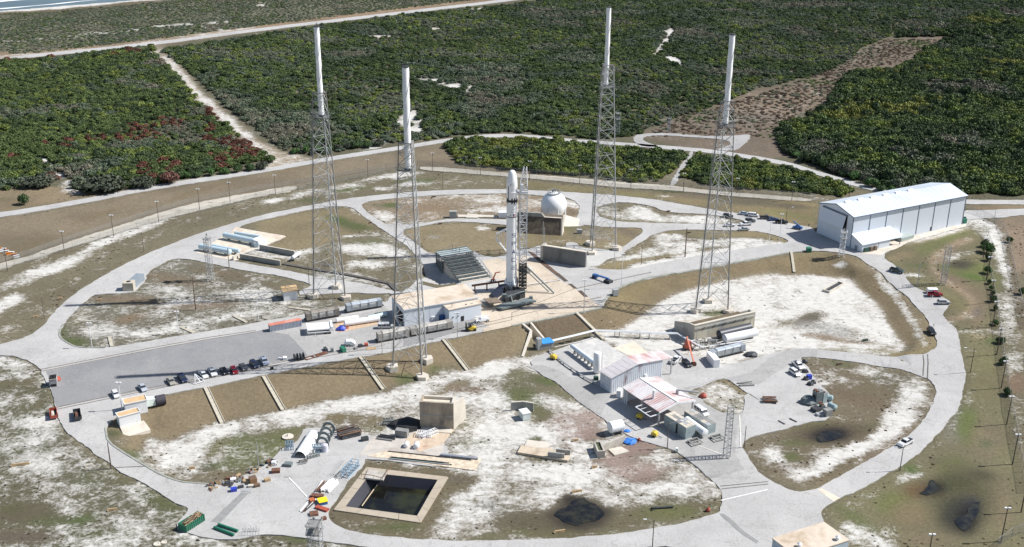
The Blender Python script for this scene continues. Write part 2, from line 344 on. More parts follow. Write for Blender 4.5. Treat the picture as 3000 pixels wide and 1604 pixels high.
for q in [(T(1,0)(1250,370),60,5),(T(1,0)(1800,290),30,4),(T(1,0)(200,590),10,3),(T(3,0)(330,165),50,2.5),(T(3,0)(650,118),25,2),(T(3,0)(1180,92),60,2.5),(T(3,0)(2400,150),70,5),(T(1,0)(2300,92),60,2.5),(T(1,0)(50,50),14,5),(T(0,0)(1010,840),10,2),(T(2,0)(800,880),10,3)]: blob(q[0], q[1], q[2], (.3,.24,.18), .8)
for q in [(95,397,12,4),(112,402,16,5),(125,415,12,6),(150,442,14,7),(175,458,22,4),(180,462,20,3)]: blob(F(q[0],q[1]), q[2]*1.1, q[3]*1.2, None, .97)
# grass between the perimeter road and the fence
poly(P(F, -400,600, 0,550, 200,516, 400,477, 644,439, 839,405, 994,381, 1144,358, 1130,365, 1145,395, 1165,415, 1250,430, 1400,440, 1420,447, 1287,437, 1144,424, 1050,417, 969,425, 744,470, 644,485, 475,520, 375,548, 250,587, 150,620, 0,666, -400,760), (.22,.175,.115), .05, 3)
poly(P(F, -400,520, 0,480, 170,468, 320,485, 644,420, 644,427, 400,463, 200,502, 0,535, -400,590), (.24,.185,.11), .12, 3)
blob(F(180,478), 40, 12, None, .7, 10); blob(F(10,500), 30, 6, GREEN, .0, 0, .3)
for q in [(60,620,90,12),(250,540,80,8),(500,480,110,7),(750,420,90,7)]: blob(F(q[0],q[1]), q[2], q[3], (.20,.155,.085), .03, -18, .7)
# inside the fence, upper level
poly(P(F, 0,680, 150,632, 250,603, 375,563, 475,538, 644,497, 780,472, 960,432, 1144,434, 1287,447, 1562,475, 1787,489, 2050,515, 2050,560, 1800,548, 1600,505, 1290,486, 1100,490, 870,500, 643,546, 430,640, 160,760, 0,862, -200,900, -200,740), OLIVE, .25, 3)
for q in [(310,590,120,14,-22,.97),(380,565,80,12,-18,.85),(170,660,90,16,-24,.85),(60,700,90,20,-20,.8),(20,760,60,20,-24,.85),(130,740,60,14,-38,.3),(400,620,70,7,-28,.05),(510,545,60,8,-15,.45),(560,530,60,8,-15,.15),(690,505,38,8,-8,.95),(760,490,60,10,-14,.75),(860,478,60,9,-8,.7),(900,460,80,8,-12,.75),(1010,440,70,10,-6,.85),(1050,460,60,8,-4,.7),(960,475,28,6,0,.85),(1150,458,110,8,0,.45),(1240,470,80,6,0,.1),(20,830,40,14,-20,.5)]: blob(F(q[0],q[1]), q[2], q[3], None, q[5], q[4])
for q in [(280,715,40,6,-30),(110,830,30,8,-30),(1020,455,40,5,-8),(1070,455,30,5,-8),(880,477,70,5,-6),(780,503,40,5,-4),(350,670,50,7,-32),(1700,480,60,5,0),(1900,515,80,6,2)]: blob(F(q[0],q[1]), q[2], q[3], GREEN, .12, q[4], .8)
poly(P(T(2,1), 130,440, 500,490, 850,520, 1300,560, 1500,570, 1500,620, 1250,610, 800,560, 130,535), (.20,.17,.08), .04, 3)
poly(P(T(2,1), 1500,560, 2575,640, 2575,810, 2250,765, 1700,670, 1500,620), (.22,.175,.09), .06, 3)
poly(P(T(3,1), 0,620, 490,660, 460,950, 330,930, 200,880, 0,810), (.24,.19,.09), .04, 3)
blob(T(2,1)(1900,600), 90, 9, (.16,.13,.085), .15, 4); blob(T(2,1)(2350,650), 110, 12, (.13,.115,.075), .1, 4); blob(T(3,1)(250,700), 60, 8, (.13,.11,.07), .1, 4); blob(T(2,1)(1520,590), 30, 5, None, .6)
blob(T(3,1)(230,790), 90, 9, (.17,.18,.06), 0, 10, .6)
# grass islands on the upper level
poly(P(F, 149,835, 160,800, 225,740, 335,735, 345,690, 430,655, 450,650, 640,690, 770,735, 750,740, 800,760, 970,745, 970,770, 640,830, 260,880, 180,875), GREYV, .5, 3)
for q in [(420,700,110,16,10,BROWN,.25),(560,690,90,12,12,BROWN,.15),(700,720,60,8,12,OLIVE,.1),(320,755,100,14,2,(.20,.15,.10),.15),(500,770,120,12,-3,(.21,.165,.12),.35),(620,740,80,14,0,None,.85),(690,760,60,10,0,None,.8),(200,800,30,18,-40,(.2,.17,.1),.55),(260,830,80,22,-6,None,.8),(420,830,120,14,-8,None,.8),(560,800,120,10,-10,None,.75),(330,800,50,12,-14,(.22,.16,.10),.2),(190,860,40,14,10,GREEN,.25),(160,835,10,18,0,GREEN,.2),(400,780,60,7,-20,None,.7),(290,720,70,5,10,GREEN,.2),(800,790,90,8,-4,OLIVE,.35),(900,765,80,7,-4,OLIVE,.35)]: blob(F(q[0],q[1]), q[2], q[3], q[5], q[6], q[4])
poly(P(F, 655,560, 780,526, 900,528, 1050,640, 1080,740, 960,770, 600,660, 575,640), OLIVE, .3, 3)
poly(P(T(1,1), 0,860, 550,740, 900,715, 1000,750, 1180,880, 1250,950, 1100,960, 860,1010, 600,1130, 430,1170, 0,1080), (.235,.19,.105), .05, 4)
for q in [((900,870),60,14,20,GREEN,.1),((1050,900),40,8,10,GREEN,.1),((1150,1060),50,10,0,(.15,.15,.08),.3),((980,1000),60,5,-4,None,.9),((1100,1150),80,16,5,None,.85),((1350,1150),60,16,15,None,.9),((500,1150),50,8,-6,None,.8),((900,1300),70,10,0,None,.6),((1150,1280),80,10,0,None,.75),((1250,1000),70,9,20,None,.6),((850,1240),26,16,40,(.19,.15,.09),.05),((700,1290),22,12,0,(.10,.085,.06),.05),((1000,750),40,6,30,None,.7),((400,1210),30,5,0,None,.8),((150,1190),60,10,8,None,.9)]: blob(T(1,1)(*q[0]), q[1], q[2], q[4], q[5], q[3])
poly(P(T(1,2), 540,-20, 860,-10, 1380,100, 1390,175, 1100,105, 900,75, 620,40), GREYV, .55, 3)
blob(T(1,2)(1000,20), 70, 6, None, .85, 8); blob(T(1,2)(1200,130), 50, 5, (.2,.17,.1), .3, 10)
poly(P(T(1,1), 1050,690, 1100,660, 1500,610, 2520,570, 2575,640, 2575,860, 1900,830, 1350,885, 1150,790), (.26,.20,.13), .35, 3)
for q in [((1250,690),40,7,0,OLIVE,.1),((1360,690),22,7,0,GREEN,.05),((1300,800),44,14,10,None,.8),((1700,720),80,12,0,(.24,.175,.11),.1),((2400,640),60,10,0,None,.75),((2350,730),90,9,-3,None,.8),((2100,700),60,8,0,None,.5),((1500,870),60,5,0,None,.95),((2000,600),120,5,0,None,.55)]: blob(T(1,1)(*q[0]), q[1], q[2], q[4], q[5], q[3])
poly(P(T(2,1), 0,578, 350,600, 620,640, 685,690, 680,780, 600,905, 490,905, 0,800), (.27,.20,.13), .5, 3)
blob(T(2,1)(600,680), 24, 10, None, .9, 20); blob(T(2,1)(600,760), 20, 12, BROWN, .1, 0)
poly(P(T(1,1), 1430,935, 1650,900, 2200,862, 2575,900, 2575,1200, 2350,1240, 2150,1150, 1760,1190), (.25,.20,.115), .07, 3)
blob(T(1,1)(2280,915), 26, 9, None, .9); blob(T(1,1)(2400,860), 36, 5, None, .95); blob(T(1,1)(1800,1010), 14, 5, (.3,.28,.25), .5); blob(T(1,1)(2400,1200), 40, 6, (.16,.15,.09), .3)
poly(P(T(2,1), 0,950, 850,890, 1320,915, 1320,985, 1060,1145, 540,1070, 280,1090, 0,1130), (.235,.19,.10), .08, 3)
for q in [((600,930),50,14,20,(.17,.17,.06),.1),((750,960),60,18,0,OLIVE,.25),((450,1060),50,6,0,None,.6),((850,1000),60,12,10,(.22,.18,.12),.35),((950,900),50,5,8,None,.7),((960,1100),40,8,0,None,.45),((1150,960),60,12,20,BROWN,.05),((150,1140),30,4,0,None,.9)]: blob(T(2,1)(*q[0]), q[1], q[2], q[4], q[5], q[3])
poly(P(T(2,1), 850,720, 950,670, 1200,662, 1440,710, 1520,750, 1960,780, 2360,850, 2100,885, 1300,865, 870,800), OLIVE, .55, 3)
for q in [((1100,800),60,12,0,None,.7),((1300,750),50,14,8,None,.95),((1450,810),70,12,6,None,.9),((1850,830),90,11,4,None,.92),((1050,680),50,5,0,OLIVE,.1),((1480,750),30,6,35,(.2,.16,.1),.1),((1700,775),80,4,3,(.2,.16,.1),.15),((1000,830),60,4,15,(.2,.17,.09),.1),((1400,870),120,3,2,(.24,.2,.1),.05)]: blob(T(2,1)(*q[0]), q[1], q[2], q[4], q[5], q[3])
poly(P(T(2,1), 1110,1165, 1300,1060, 1420,980, 1560,945, 2450,950, 2575,975, 2575,1095, 1900,1190, 1400,1270, 850,1330, 760,1310, 960,1230), OLIVE, .5, 3)
poly(P(T(2,1), 1500,950, 2575,950, 2575,1010, 2300,1010, 2000,1000, 1700,960, 1480,1000, 1350,1060), (.235,.19,.10), .05, 3)
poly(P(T(3,1), -10,960, 100,995, 215,1040, 215,1070, -10,1090), (.23,.19,.10), .05, 3)
poly(P(T(2,1), 2575,1075, 2000,1130, 1700,1190, 1300,1250, 1100,1310, 850,1300, 950,1270, 1500,1200, 2000,1100), (.27,.215,.11), .03, 2)
for q in [((1600,1010),50,12,0,None,.92),((1450,1110),60,14,-10,None,.85),((2000,1070),110,11,-4,None,.93),((2300,1050),60,9,0,None,.9),((1350,1190),90,9,-10,None,.9),((1700,1150),60,8,-6,None,.9),((1850,985),60,8,10,(.2,.18,.1),.15),((1300,1130),40,8,-30,(.22,.18,.1),.3)]: blob(T(2,1)(*q[0]), q[1], q[2], q[4], q[5], q[3])
strip(P(T(2,1), 1150,1335, 1400,1280, 1700,1215, 2000,1165, 2300,1115, 2575,1080), 7, None, .98); strip(P(B5, 100,1030, 500,920, 900,850, 1400,850), 9, None, .98)
poly(P(T(2,1), 850,1340, 950,1290, 1150,1290, 1200,1320, 1000,1350), (.25,.20,.10), .05, 3)
# the berms (mown brown banks)
BERM = (.225,.173,.10)
poly(CREST_L[::-1][:0]+P(T(0,2), 2090,1140, 1480,1250, 1420,1300, 1440,1377)+P(T(0,3), 1200,60, 1080,150, 1120,300, 1300,430, 1420,390)+TOE_L+P(T(2,2), 0,815, 70,800, 150,700, 195,600, 110,510, 0,525)+P(T(1,2), 2300,590, 1900,670, 1270,800, 1080,840, 1030,840, 600,930, 100,1020)+P(T(0,2), 2575,1045), BERM, .02, 2)
poly(P(T(2,2), 180,505, 640,402, 820,560, 330,690), (.15,.11,.068), .0, 1)
poly(CREST_M[2:]+P(T(2,2), 930,290, 1000,200)+CREST_R+P(T(3,2), 1470,640, 1525,740)+TOE_R[::-1]+P(T(2,2), 1080,565, 830,560, 640,402), (.215,.166,.09), .02, 2)
poly(P(T(2,2), 690,400, 915,345, 1300,440, 1080,570, 830,560), (.20,.15,.085), .05, 2)
blob(T(2,2)(1230,180), 60, 22, (.24,.19,.08), .0, -20, .7); blob(T(2,2)(970,480), 16, 5, None, .7)
poly(P(T(3,1), 240,1160, 560,1150, 720,1175, 760,1240, 700,1230, 400,1200, 240,1200), (.24,.20,.10), .05, 2); blob(T(3,1)(730,1290), 24, 14, None, 1.0)
# sand bowl on the right
poly(TOE_R+P(T(3,2), 1380,760, 1250,840, 900,800, 500,765, 180,765, 0,815)+P(T(2,2), 2575,810, 2150,920, 1900,850, 1400,800, 1170,830, 830,600), (.30,.26,.20), .93, 2)
for q in [(T(3,2)(420,460),50,18,-20,(.13,.12,.09),.25),(T(3,2)(600,560),90,18,10,(.35,.34,.32),.45),(T(3,2)(140,500),20,12,0,(.2,.17,.12),.5),(T(3,2)(300,180),14,8,0,OLIVE,.3),(T(3,2)(550,640),80,7,8,(.24,.175,.12),.2),(T(3,2)(950,690),40,8,5,(.2,.15,.1),.35),(T(3,2)(700,300),30,5,0,None,.7),(T(3,2)(950,590),30,7,5,None,.55),(T(3,2)(1220,740),34,9,0,(.22,.19,.13),.4),(T(3,2)(1000,250),50,10,30,None,.8),(T(3,2)(1050,780),120,5,6,(.2,.19,.1),.3),(T(3,2)(500,770),90,4,3,(.2,.18,.1),.3),(T(2,2)(1150,640),50,5,0,(.2,.18,.12),.5),(T(2,2)(1400,640),60,4,5,(.15,.14,.1),.5),(T(2,2)(2050,400),50,8,-5,(.13,.15,.06),.2),(T(2,2)(1500,620),60,6,0,None,.8)]: blob(q[0], q[1], q[2], q[4], q[5], q[3])
poly(P(T(3,2), 1060,-10, 1150,0, 1250,120, 1450,280, 1560,400, 1640,540, 1690,640, 1700,730, 1560,815, 1250,845, 1380,790, 1525,740, 1470,640, 1330,380, 1180,120), (.23,.185,.11), .2, 2)
strip(P(T(3,2), 1100,20, 1250,180, 1350,330, 1450,480, 1530,620, 1570,710), 11, None, .97); poly(P(T(3,1), 880,1230, 960,1260, 1100,1345, 1150,1377, 1060,1377), (.25,.2,.15), .6, 2)
strip(P(T(3,2), 1580,420, 1640,560, 1700,700, 1500,810, 1250,835), 8, (.24,.19,.09), .03)
poly(P(T(3,1), 1060,1377, 870,1310, 760,1225, 560,1160, 700,1165, 870,1195, 960,1250), (.225,.175,.10), .05, 2)
# big sand bowl below the launch pad
poly(P(T(0,3), 1080,150, 1120,300, 1300,430, 1420,390)+TOE_L+P(T(2,2), 100,850, 380,760, 480,1120, 800,1377)+P(T(2,3), 1270,300, 1560,380, 2080,760, 2110,900, 1900,1090, 1000,1255, 0,1305)+P(T(1,3), 1900,1310, 820,1170, 740,1100, 1110,480, 500,170)+P(T(0,3), 2120,745, 1600,640, 1250,430), (.17,.145,.10), .72, 3)
poly(P(T(1,3), 470,180, 350,160, 0,240)+P(T(0,3), 2200,250, 2300,400, 2150,600, 2575,600)+P(T(1,3), 0,620, 120,560, 200,450, 440,220), (.13,.14,.06), .35, 3)
for q in [(T(0,3)(1950,400),80,26,-20,None,.97),(T(0,3)(1700,360),50,12,20,(.2,.18,.15),.7),(T(0,3)(2200,180),60,20,-10,None,.9),(T(0,3)(2180,370),44,22,-30,(.15,.145,.07),.35),(T(0,3)(2100,560),26,10,-30,DKGREEN,.3),(T(0,3)(1900,640),60,7,20,(.16,.13,.08),.15),(T(0,3)(2250,640),60,10,-4,(.15,.12,.07),.15),(T(0,3)(1350,440),34,8,30,GREEN,.1),(T(0,3)(1150,230),22,12,0,DKGREEN,.15),(T(0,3)(1230,310),22,10,0,OLIVE,.5),(T(0,3)(1600,580),50,6,32,(.17,.14,.08),.3),(T(0,3)(2430,230),16,6,0,GREEN,.2),
          (T(1,2)(900,1340),90,14,-14,None,.93),(T(1,2)(1300,1280),120,18,-5,None,.97),(T(1,2)(1700,1250),140,20,0,None,.9),(T(1,2)(2300,1250),90,26,0,None,.93),(T(1,2)(2400,950),60,20,-20,None,1.0),(T(1,2)(1950,1150),70,10,-20,(.2,.16,.1),.35),(T(1,2)(2150,1180),60,8,0,(.22,.16,.12),.45),(T(1,2)(1500,1060),30,16,0,(.1,.13,.04),.2),(T(1,2)(1800,960),18,12,0,(.1,.13,.04),.2),(T(1,2)(1850,990),70,8,-18,(.16,.15,.09),.45),(T(1,2)(2400,1060),60,10,0,(.15,.14,.09),.55),
          (T(1,3)(850,60),60,9,0,(.2,.16,.08),.35),(T(1,3)(820,100),20,14,-60,(.2,.16,.08),.15),(T(1,3)(1130,90),60,12,5,(.2,.165,.09),.35),(T(1,3)(1150,190),70,10,5,(.17,.16,.07),.2),(T(1,3)(400,60),70,14,0,None,.97),(T(1,3)(300,220),50,8,-20,(.14,.15,.06),.3),(T(1,3)(100,420),40,20,-30,(.13,.145,.06),.35),(T(1,3)(60,560),30,12,0,DKGREEN,.2),
          (T(1,3)(2200,120),50,16,0,(.15,.14,.08),.45),(T(1,3)(2200,330),50,14,0,(.14,.15,.07),.5),(T(1,3)(2400,200),80,30,20,None,.9),(T(1,3)(2350,450),60,30,0,None,.97),(T(1,3)(2200,800),70,50,-50,None,.95),(T(1,3)(2000,1150),90,16,-30,None,.9),
          (T(2,2)(120,1250),60,40,30,(.11,.125,.05),.15),(T(2,2)(60,1050),30,30,0,(.15,.15,.08),.4),(T(2,2)(330,1080),44,14,15,(.09,.12,.035),.05),(T(2,2)(500,1220),60,12,15,(.16,.15,.08),.35),(T(2,2)(430,1000),60,20,20,None,.8),(T(2,2)(130,900),60,20,0,None,.9),(T(2,2)(300,1250),40,16,0,None,.75),
          (T(2,3)(300,40),30,22,0,(.13,.13,.06),.2),(T(2,3)(200,230),60,30,0,None,.9),(T(2,3)(250,285),34,6,0,(.08,.12,.03),.05),(T(2,3)(600,620),110,26,0,None,.97),(T(2,3)(200,620),90,30,0,None,.96),(T(2,3)(1500,780),120,18,4,None,.93),(T(2,3)(300,740),70,12,0,(.16,.14,.10),.55),(T(2,3)(420,480),80,9,5,(.13,.12,.08),.4),(T(2,3)(350,500),60,6,5,(.1,.11,.05),.3),(T(2,3)(1800,640),70,14,25,(.2,.17,.13),.5),(T(2,3)(1900,850),60,8,5,None,.8)]: blob(q[0], q[1], q[2], q[4], q[5], q[3])
# reddish gravel
for q in [((700,70),80,22,0,RED,.42,.9),((650,180),90,26,5,RED,.5,.8),((640,110),30,12,20,(.24,.2,.18),.3,.7),((700,245),60,14,0,REDD,.12,1),((560,250),50,18,0,RED,.6,.7),((1200,400),70,20,-5,REDD,.12,1),((1330,340),50,16,-10,REDD,.1,1),((1020,500),60,12,-5,REDD,.15,1),((1180,560),70,20,5,RED,.3,1),((1300,640),50,20,15,REDD,.25,1),((1130,640),60,16,0,RED,.5,.8),((1400,580),60,16,0,RED,.6,.8),((1280,710),26,10,0,REDD,.2,1),((560,370),16,8,30,REDD,.1,1)]: blob(T(2,3)(*q[0]), q[1], q[2], q[4], q[5], q[3], q[6])
# round the basin
poly(P(T(1,3), 1120,470, 1350,480, 2240,640, 2200,760, 1950,850, 1900,1000, 1750,1200, 1700,1280, 1400,1265, 1000,1220, 830,1170, 740,1090, 900,850, 1050,640), (.145,.12,.07), .22, 3)
for q in [((1530,550),40,8,5,None,.8),((2050,620),50,8,10,None,.75),((2050,700),50,12,0,(.12,.10,.07),.35),((960,1170),20,6,0,None,.6),((1300,1190),80,8,4,(.10,.115,.04),.15),((1480,1160),50,7,4,(.08,.11,.03),.1),((1700,1200),50,6,0,None,.7),((2350,950),50,26,0,(.13,.12,.09),.5),((2450,1080),60,16,0,None,.65),((2350,1270),60,6,0,(.12,.13,.05),.3)]: blob(T(1,3)(*q[0]), q[1], q[2], q[4], q[5], q[3])
# dark wet patch at the bottom
blob(T(2,3)(150,1120), 90, 36, (.12,.105,.07), .35, 0); blob(T(2,3)(560,1150), 190, 40, (.105,.09,.055), .2, 0); blob(T(2,3)(1100,1100), 90, 30, (.14,.12,.07), .25, -5)
blob(T(2,3)(300,1240), 120, 9, (.13,.13,.05), .2, 3); blob(T(2,3)(1000,1230), 90, 9, (.16,.15,.08), .35, -6)
blob(T(2,3)(1600,1020), 120, 26, (.125,.13,.05), .12, -4); blob(T(2,3)(1950,960), 50, 18, (.13,.12,.06), .2); blob(T(2,3)(1750,1130), 80, 9, None, .55, -8); blob(T(2,3)(1700,880), 120, 6, (.13,.12,.08), .4, 3)
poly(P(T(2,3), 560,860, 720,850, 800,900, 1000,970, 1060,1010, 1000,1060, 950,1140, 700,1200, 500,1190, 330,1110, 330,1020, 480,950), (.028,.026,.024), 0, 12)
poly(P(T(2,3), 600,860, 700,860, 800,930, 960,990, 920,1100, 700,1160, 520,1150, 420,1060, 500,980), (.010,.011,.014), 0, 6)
# loop on the right
poly(P(T(3,2), 320,850, 430,835, 700,870, 1250,945, 1550,1040, 1690,1150, 1700,1210, 1640,1350)+P(T(3,3), 1620,0, 1350,300, 800,620, 400,815, 100,740, 0,690)+P(T(2,3), 2340,400, 2330,310, 2575,230)+P(T(3,3), 200,180, 620,100)+P(T(3,2), 640,1260, 500,1120, 350,890), (.165,.135,.085), .35, 3)
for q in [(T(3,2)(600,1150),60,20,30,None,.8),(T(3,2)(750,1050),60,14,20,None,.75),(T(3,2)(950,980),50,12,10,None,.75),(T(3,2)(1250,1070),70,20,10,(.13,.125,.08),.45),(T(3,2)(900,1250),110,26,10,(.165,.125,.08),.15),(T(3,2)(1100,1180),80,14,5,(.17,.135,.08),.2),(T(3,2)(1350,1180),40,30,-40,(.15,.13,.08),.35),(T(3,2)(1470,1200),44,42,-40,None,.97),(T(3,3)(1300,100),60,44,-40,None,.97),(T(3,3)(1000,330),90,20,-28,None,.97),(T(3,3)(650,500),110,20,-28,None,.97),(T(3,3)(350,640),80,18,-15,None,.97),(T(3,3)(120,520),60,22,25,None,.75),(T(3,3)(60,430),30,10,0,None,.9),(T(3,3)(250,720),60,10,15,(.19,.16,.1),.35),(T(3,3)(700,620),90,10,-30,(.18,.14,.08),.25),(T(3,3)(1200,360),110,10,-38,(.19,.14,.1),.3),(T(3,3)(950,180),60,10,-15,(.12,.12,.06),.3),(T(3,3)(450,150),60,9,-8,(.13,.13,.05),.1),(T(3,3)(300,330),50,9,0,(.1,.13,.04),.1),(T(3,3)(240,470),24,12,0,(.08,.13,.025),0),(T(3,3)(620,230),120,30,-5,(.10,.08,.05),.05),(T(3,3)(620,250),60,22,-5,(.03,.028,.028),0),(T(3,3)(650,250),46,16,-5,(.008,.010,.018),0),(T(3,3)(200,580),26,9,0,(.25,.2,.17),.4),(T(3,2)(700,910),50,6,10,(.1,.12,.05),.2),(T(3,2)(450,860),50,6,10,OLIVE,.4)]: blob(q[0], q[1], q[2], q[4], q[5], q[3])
poly(P(T(2,2), 1760,1190, 2040,1080, 2150,1050, 2230,1100, 2400,1230, 2575,1350)+P(A6, 2050,610, 1900,600, 1700,560, 1400,330, 1250,290), (.2,.17,.11), .75, 3)
strip(P(T(2,2), 2060,1080, 2150,1060, 2230,1100, 2300,1170, 2400,1230, 2520,1300), 8, (.2,.16,.08), .1); blob(A6(2000,470), 20, 20, (.14,.14,.08), .35, 30)
# right-hand side outside the ring road
poly(P(T(3,1), 1130,1200, 1480,1060, 1900,960, 2050,930, 2160,1000, 2280,1200, 2330,1377)+P(T(3,2), 2250,200, 2330,600, 2420,1100, 2450,1377)+P(T(3,3), 2440,0, 2500,330, 2600,700, 2600,1500, 900,1500, 800,1200, 540,1060, 700,890, 1100,700, 1560,400, 1880,20)+P(T(3,2), 1980,950, 1910,600, 1790,470, 1750,400, 1830,280, 1370,60), (.17,.155,.08), .12, 3)
for q in [(T(3,1)(1700,1080),100,16,-24,(.15,.165,.055),.05),(T(3,1)(1350,1200),40,10,-10,(.26,.2,.11),.1),(T(3,1)(1800,1180),60,14,-45,(.27,.2,.13),.3),(T(3,1)(1690,1270),20,24,0,None,.6),(T(3,1)(1900,1200),60,9,-14,None,.6),(T(3,1)(2000,1330),80,16,0,(.15,.17,.05),.03),(T(3,1)(1940,1290),40,14,0,(.07,.065,.045),.05),(T(3,1)(1600,1300),60,6,0,(.09,.13,.04),.05),(T(3,1)(1100,1300),26,6,20,None,.6),(T(3,2)(1450,20),50,6,4,None,.75),(T(3,2)(2050,30),50,9,10,(.10,.16,.025),0),(T(3,2)(1900,110),80,20,30,(.23,.17,.10),.05),(T(3,2)(2100,350),30,60,0,(.20,.155,.09),.05),(T(3,2)(2100,390),16,16,0,(.12,.10,.09),.1),(T(3,2)(1850,280),60,20,30,(.19,.17,.08),.05),(T(3,2)(1950,450),70,9,-6,None,.55),(T(3,2)(1860,500),50,8,-20,None,.65),(T(3,2)(2100,580),100,7,3,None,.6),(T(3,2)(2260,690),20,10,0,(.08,.13,.03),0),(T(3,2)(2200,1000),50,80,0,(.175,.16,.075),.03),(T(3,2)(2080,1020),12,16,0,None,.8),(T(3,2)(2040,780),30,6,10,None,.6),(T(3,2)(2120,640),20,4,10,(.4,.3,.15),.3),(T(3,2)(2030,1250),20,30,0,None,.5),
          (T(3,3)(1900,150),60,40,-60,(.19,.175,.13),.45),(T(3,3)(1650,420),60,20,-50,None,.55),(T(3,3)(2000,150),30,60,0,(.12,.15,.04),.05),(T(3,3)(2200,300),50,50,0,(.19,.155,.09),.05),(T(3,3)(2200,330),18,14,0,(.1,.12,.06),.05),(T(3,3)(1430,590),26,14,20,(.08,.14,.03),0),(T(3,3)(1700,510),30,9,20,(.1,.09,.07),.1),(T(3,3)(1400,680),44,20,-20,None,.85),(T(3,3)(1850,560),50,30,0,(.13,.14,.05),.05),(T(3,3)(900,950),90,26,-20,None,.45),(T(3,3)(1050,1200),90,30,20,None,.45),(T(3,3)(750,1080),60,20,30,None,.5),(T(3,3)(900,1240),50,36,40,None,.85),(T(3,3)(1150,1370),60,20,30,None,.8),(T(3,3)(1300,950),60,40,0,(.14,.15,.05),.05),(T(3,3)(1450,1050),60,40,0,(.20,.155,.08),.05),(T(3,3)(1600,1300),90,20,0,(.20,.16,.09),.08),(T(3,3)(2350,950),30,80,0,(.19,.15,.085),.03),(T(3,3)(1500,800),40,26,-10,(.14,.09,.04),.02),(T(3,3)(800,1020),60,6,25,(.1,.13,.04),.2),(T(3,3)(950,1140),60,6,25,(.1,.13,.04),.2)]: blob(q[0], q[1], q[2], q[4], q[5], q[3])
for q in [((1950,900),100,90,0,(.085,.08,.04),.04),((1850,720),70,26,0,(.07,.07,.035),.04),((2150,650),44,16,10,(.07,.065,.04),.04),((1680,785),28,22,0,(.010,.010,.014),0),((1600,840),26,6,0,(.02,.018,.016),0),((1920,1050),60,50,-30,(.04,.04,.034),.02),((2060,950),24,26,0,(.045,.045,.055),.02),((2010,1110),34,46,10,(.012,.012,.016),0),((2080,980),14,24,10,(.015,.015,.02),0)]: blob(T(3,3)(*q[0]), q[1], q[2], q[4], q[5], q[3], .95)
# tyre ruts and the dirt loop on the right
strip(P(B6, 1100,20, 800,100, 560,230, 470,330, 480,420, 560,540, 700,650, 900,780, 1060,900, 1110,1020, 1060,1140, 950,1220, 750,1260), 7, (.36,.26,.16), .5, .8)
strip(P(B6, 900,130, 640,280, 560,360, 620,520, 760,650, 1000,800, 1180,930, 1250,1080, 1200,1230), 4, (.2,.155,.11), .2, .7)
strip(P(T(3,3), 1780,560, 1960,580, 2150,530, 2250,560), 3, (.08,.07,.05), .1, .6)
# fence-line sand and scrub beyond the right fence
poly(P(T(3,1), 1990,780, 2150,850, 2330,960, 2400,1050, 2450,1377)+P(T(3,2), 2480,0, 2575,430, 2575,1377)+P(T(3,3), 2575,400, 2520,330, 2440,0)+P(T(3,2), 2450,1377, 2370,900, 2330,500, 2250,0)+P(T(3,1), 2250,1200, 2150,1000, 2000,920, 1400,1050, 1500,1000, 1950,890), (.15,.135,.08), .55, 3)
strip(P(B6, 1400,0, 1500,120, 1560,260, 1600,420, 1640,560, 1700,720), 13, None, .98); strip(P(B6, 1560,560, 1640,700, 1740,760), 9, None, .85)
for q in [(T(3,1)(2200,890),70,12,25,None,.95),(T(3,1)(1700,1000),90,6,-14,(.5,.42,.3),.85),(T(3,2)(2450,450),26,30,0,None,.7),(T(3,2)(2450,750),40,60,0,(.15,.135,.08),.45),(T(3,2)(2420,520),22,12,0,None,.85),(T(3,2)(2500,1100),30,30,0,(.22,.14,.09),.35),(T(3,2)(2480,900),20,24,0,None,.6),(T(3,2)(2300,80),20,30,0,(.14,.15,.06),.1)]: blob(q[0], q[1], q[2], q[4], q[5], q[3])
poly(P(T(3,1), 2290,830, 2575,780, 3200,760, 3200,1500, 2480,1377, 2430,1060, 2360,930)+P(T(3,2), 2700,1377, 2575,430, 2480,0), (.25,.185,.125), .15, 2)
poly(P(T(3,1), 1990,690, 2575,690, 3200,690, 3200,720, 2575,720, 2100,745), (.27,.2,.12), .15, 2)
# left foreground
poly(P(F, -600,900, 0,893, 50,905, 110,945, 160,1060, 160,1090, 225,1145, 480,1275, 520,1290, 450,1310, 640,1345, 800,1355, 1290,1390, 1290,1700, -600,1700), (.115,.11,.065), .56, 3)
for q in [(F(40,915),50,12,10,None,.85),(F(60,960),70,12,0,(.15,.13,.08),.5),(F(40,965),50,6,-3,(.15,.14,.07),.05),(F(30,1000),60,10,0,None,.75),(F(90,1010),20,14,0,None,.8),(F(100,1015),26,6,-30,(.14,.12,.07),.2),(F(120,960),14,30,20,None,.8),(F(90,1060),70,12,-8,None,.85),(F(60,1110),90,16,-8,None,.68),(F(150,1120),40,10,20,(.14,.125,.09),.5),(F(180,1200),70,20,10,(.12,.12,.07),.45),(F(300,1200),60,12,30,(.13,.12,.06),.15),(F(400,1260),60,14,30,(.09,.11,.035),.1),(F(250,1190),40,12,10,None,.6),(F(330,1240),60,20,20,None,.65),(F(60,1290),90,26,0,(.10,.09,.055),.15),(F(120,1310),60,12,0,(.08,.11,.035),.1),(F(200,1310),60,10,-10,(.07,.12,.03),.1),(F(60,1350),120,16,0,(.12,.095,.07),.1),(F(30,1280),40,10,0,(.08,.10,.035),.15),(F(400,1340),90,16,0,None,.6),(F(550,1320),60,6,10,(.10,.09,.055),.15),(F(250,1345),80,10,0,(.09,.10,.04),.3),(F(760,1350),60,12,5,(.08,.11,.03),.1),(F(920,1372),60,8,4,(.13,.12,.07),.2),(F(650,1355),60,10,0,None,.6),(F(170,1240),50,20,-30,None,.66)]: blob(q[0], q[1], q[2], q[4], q[5], q[3])
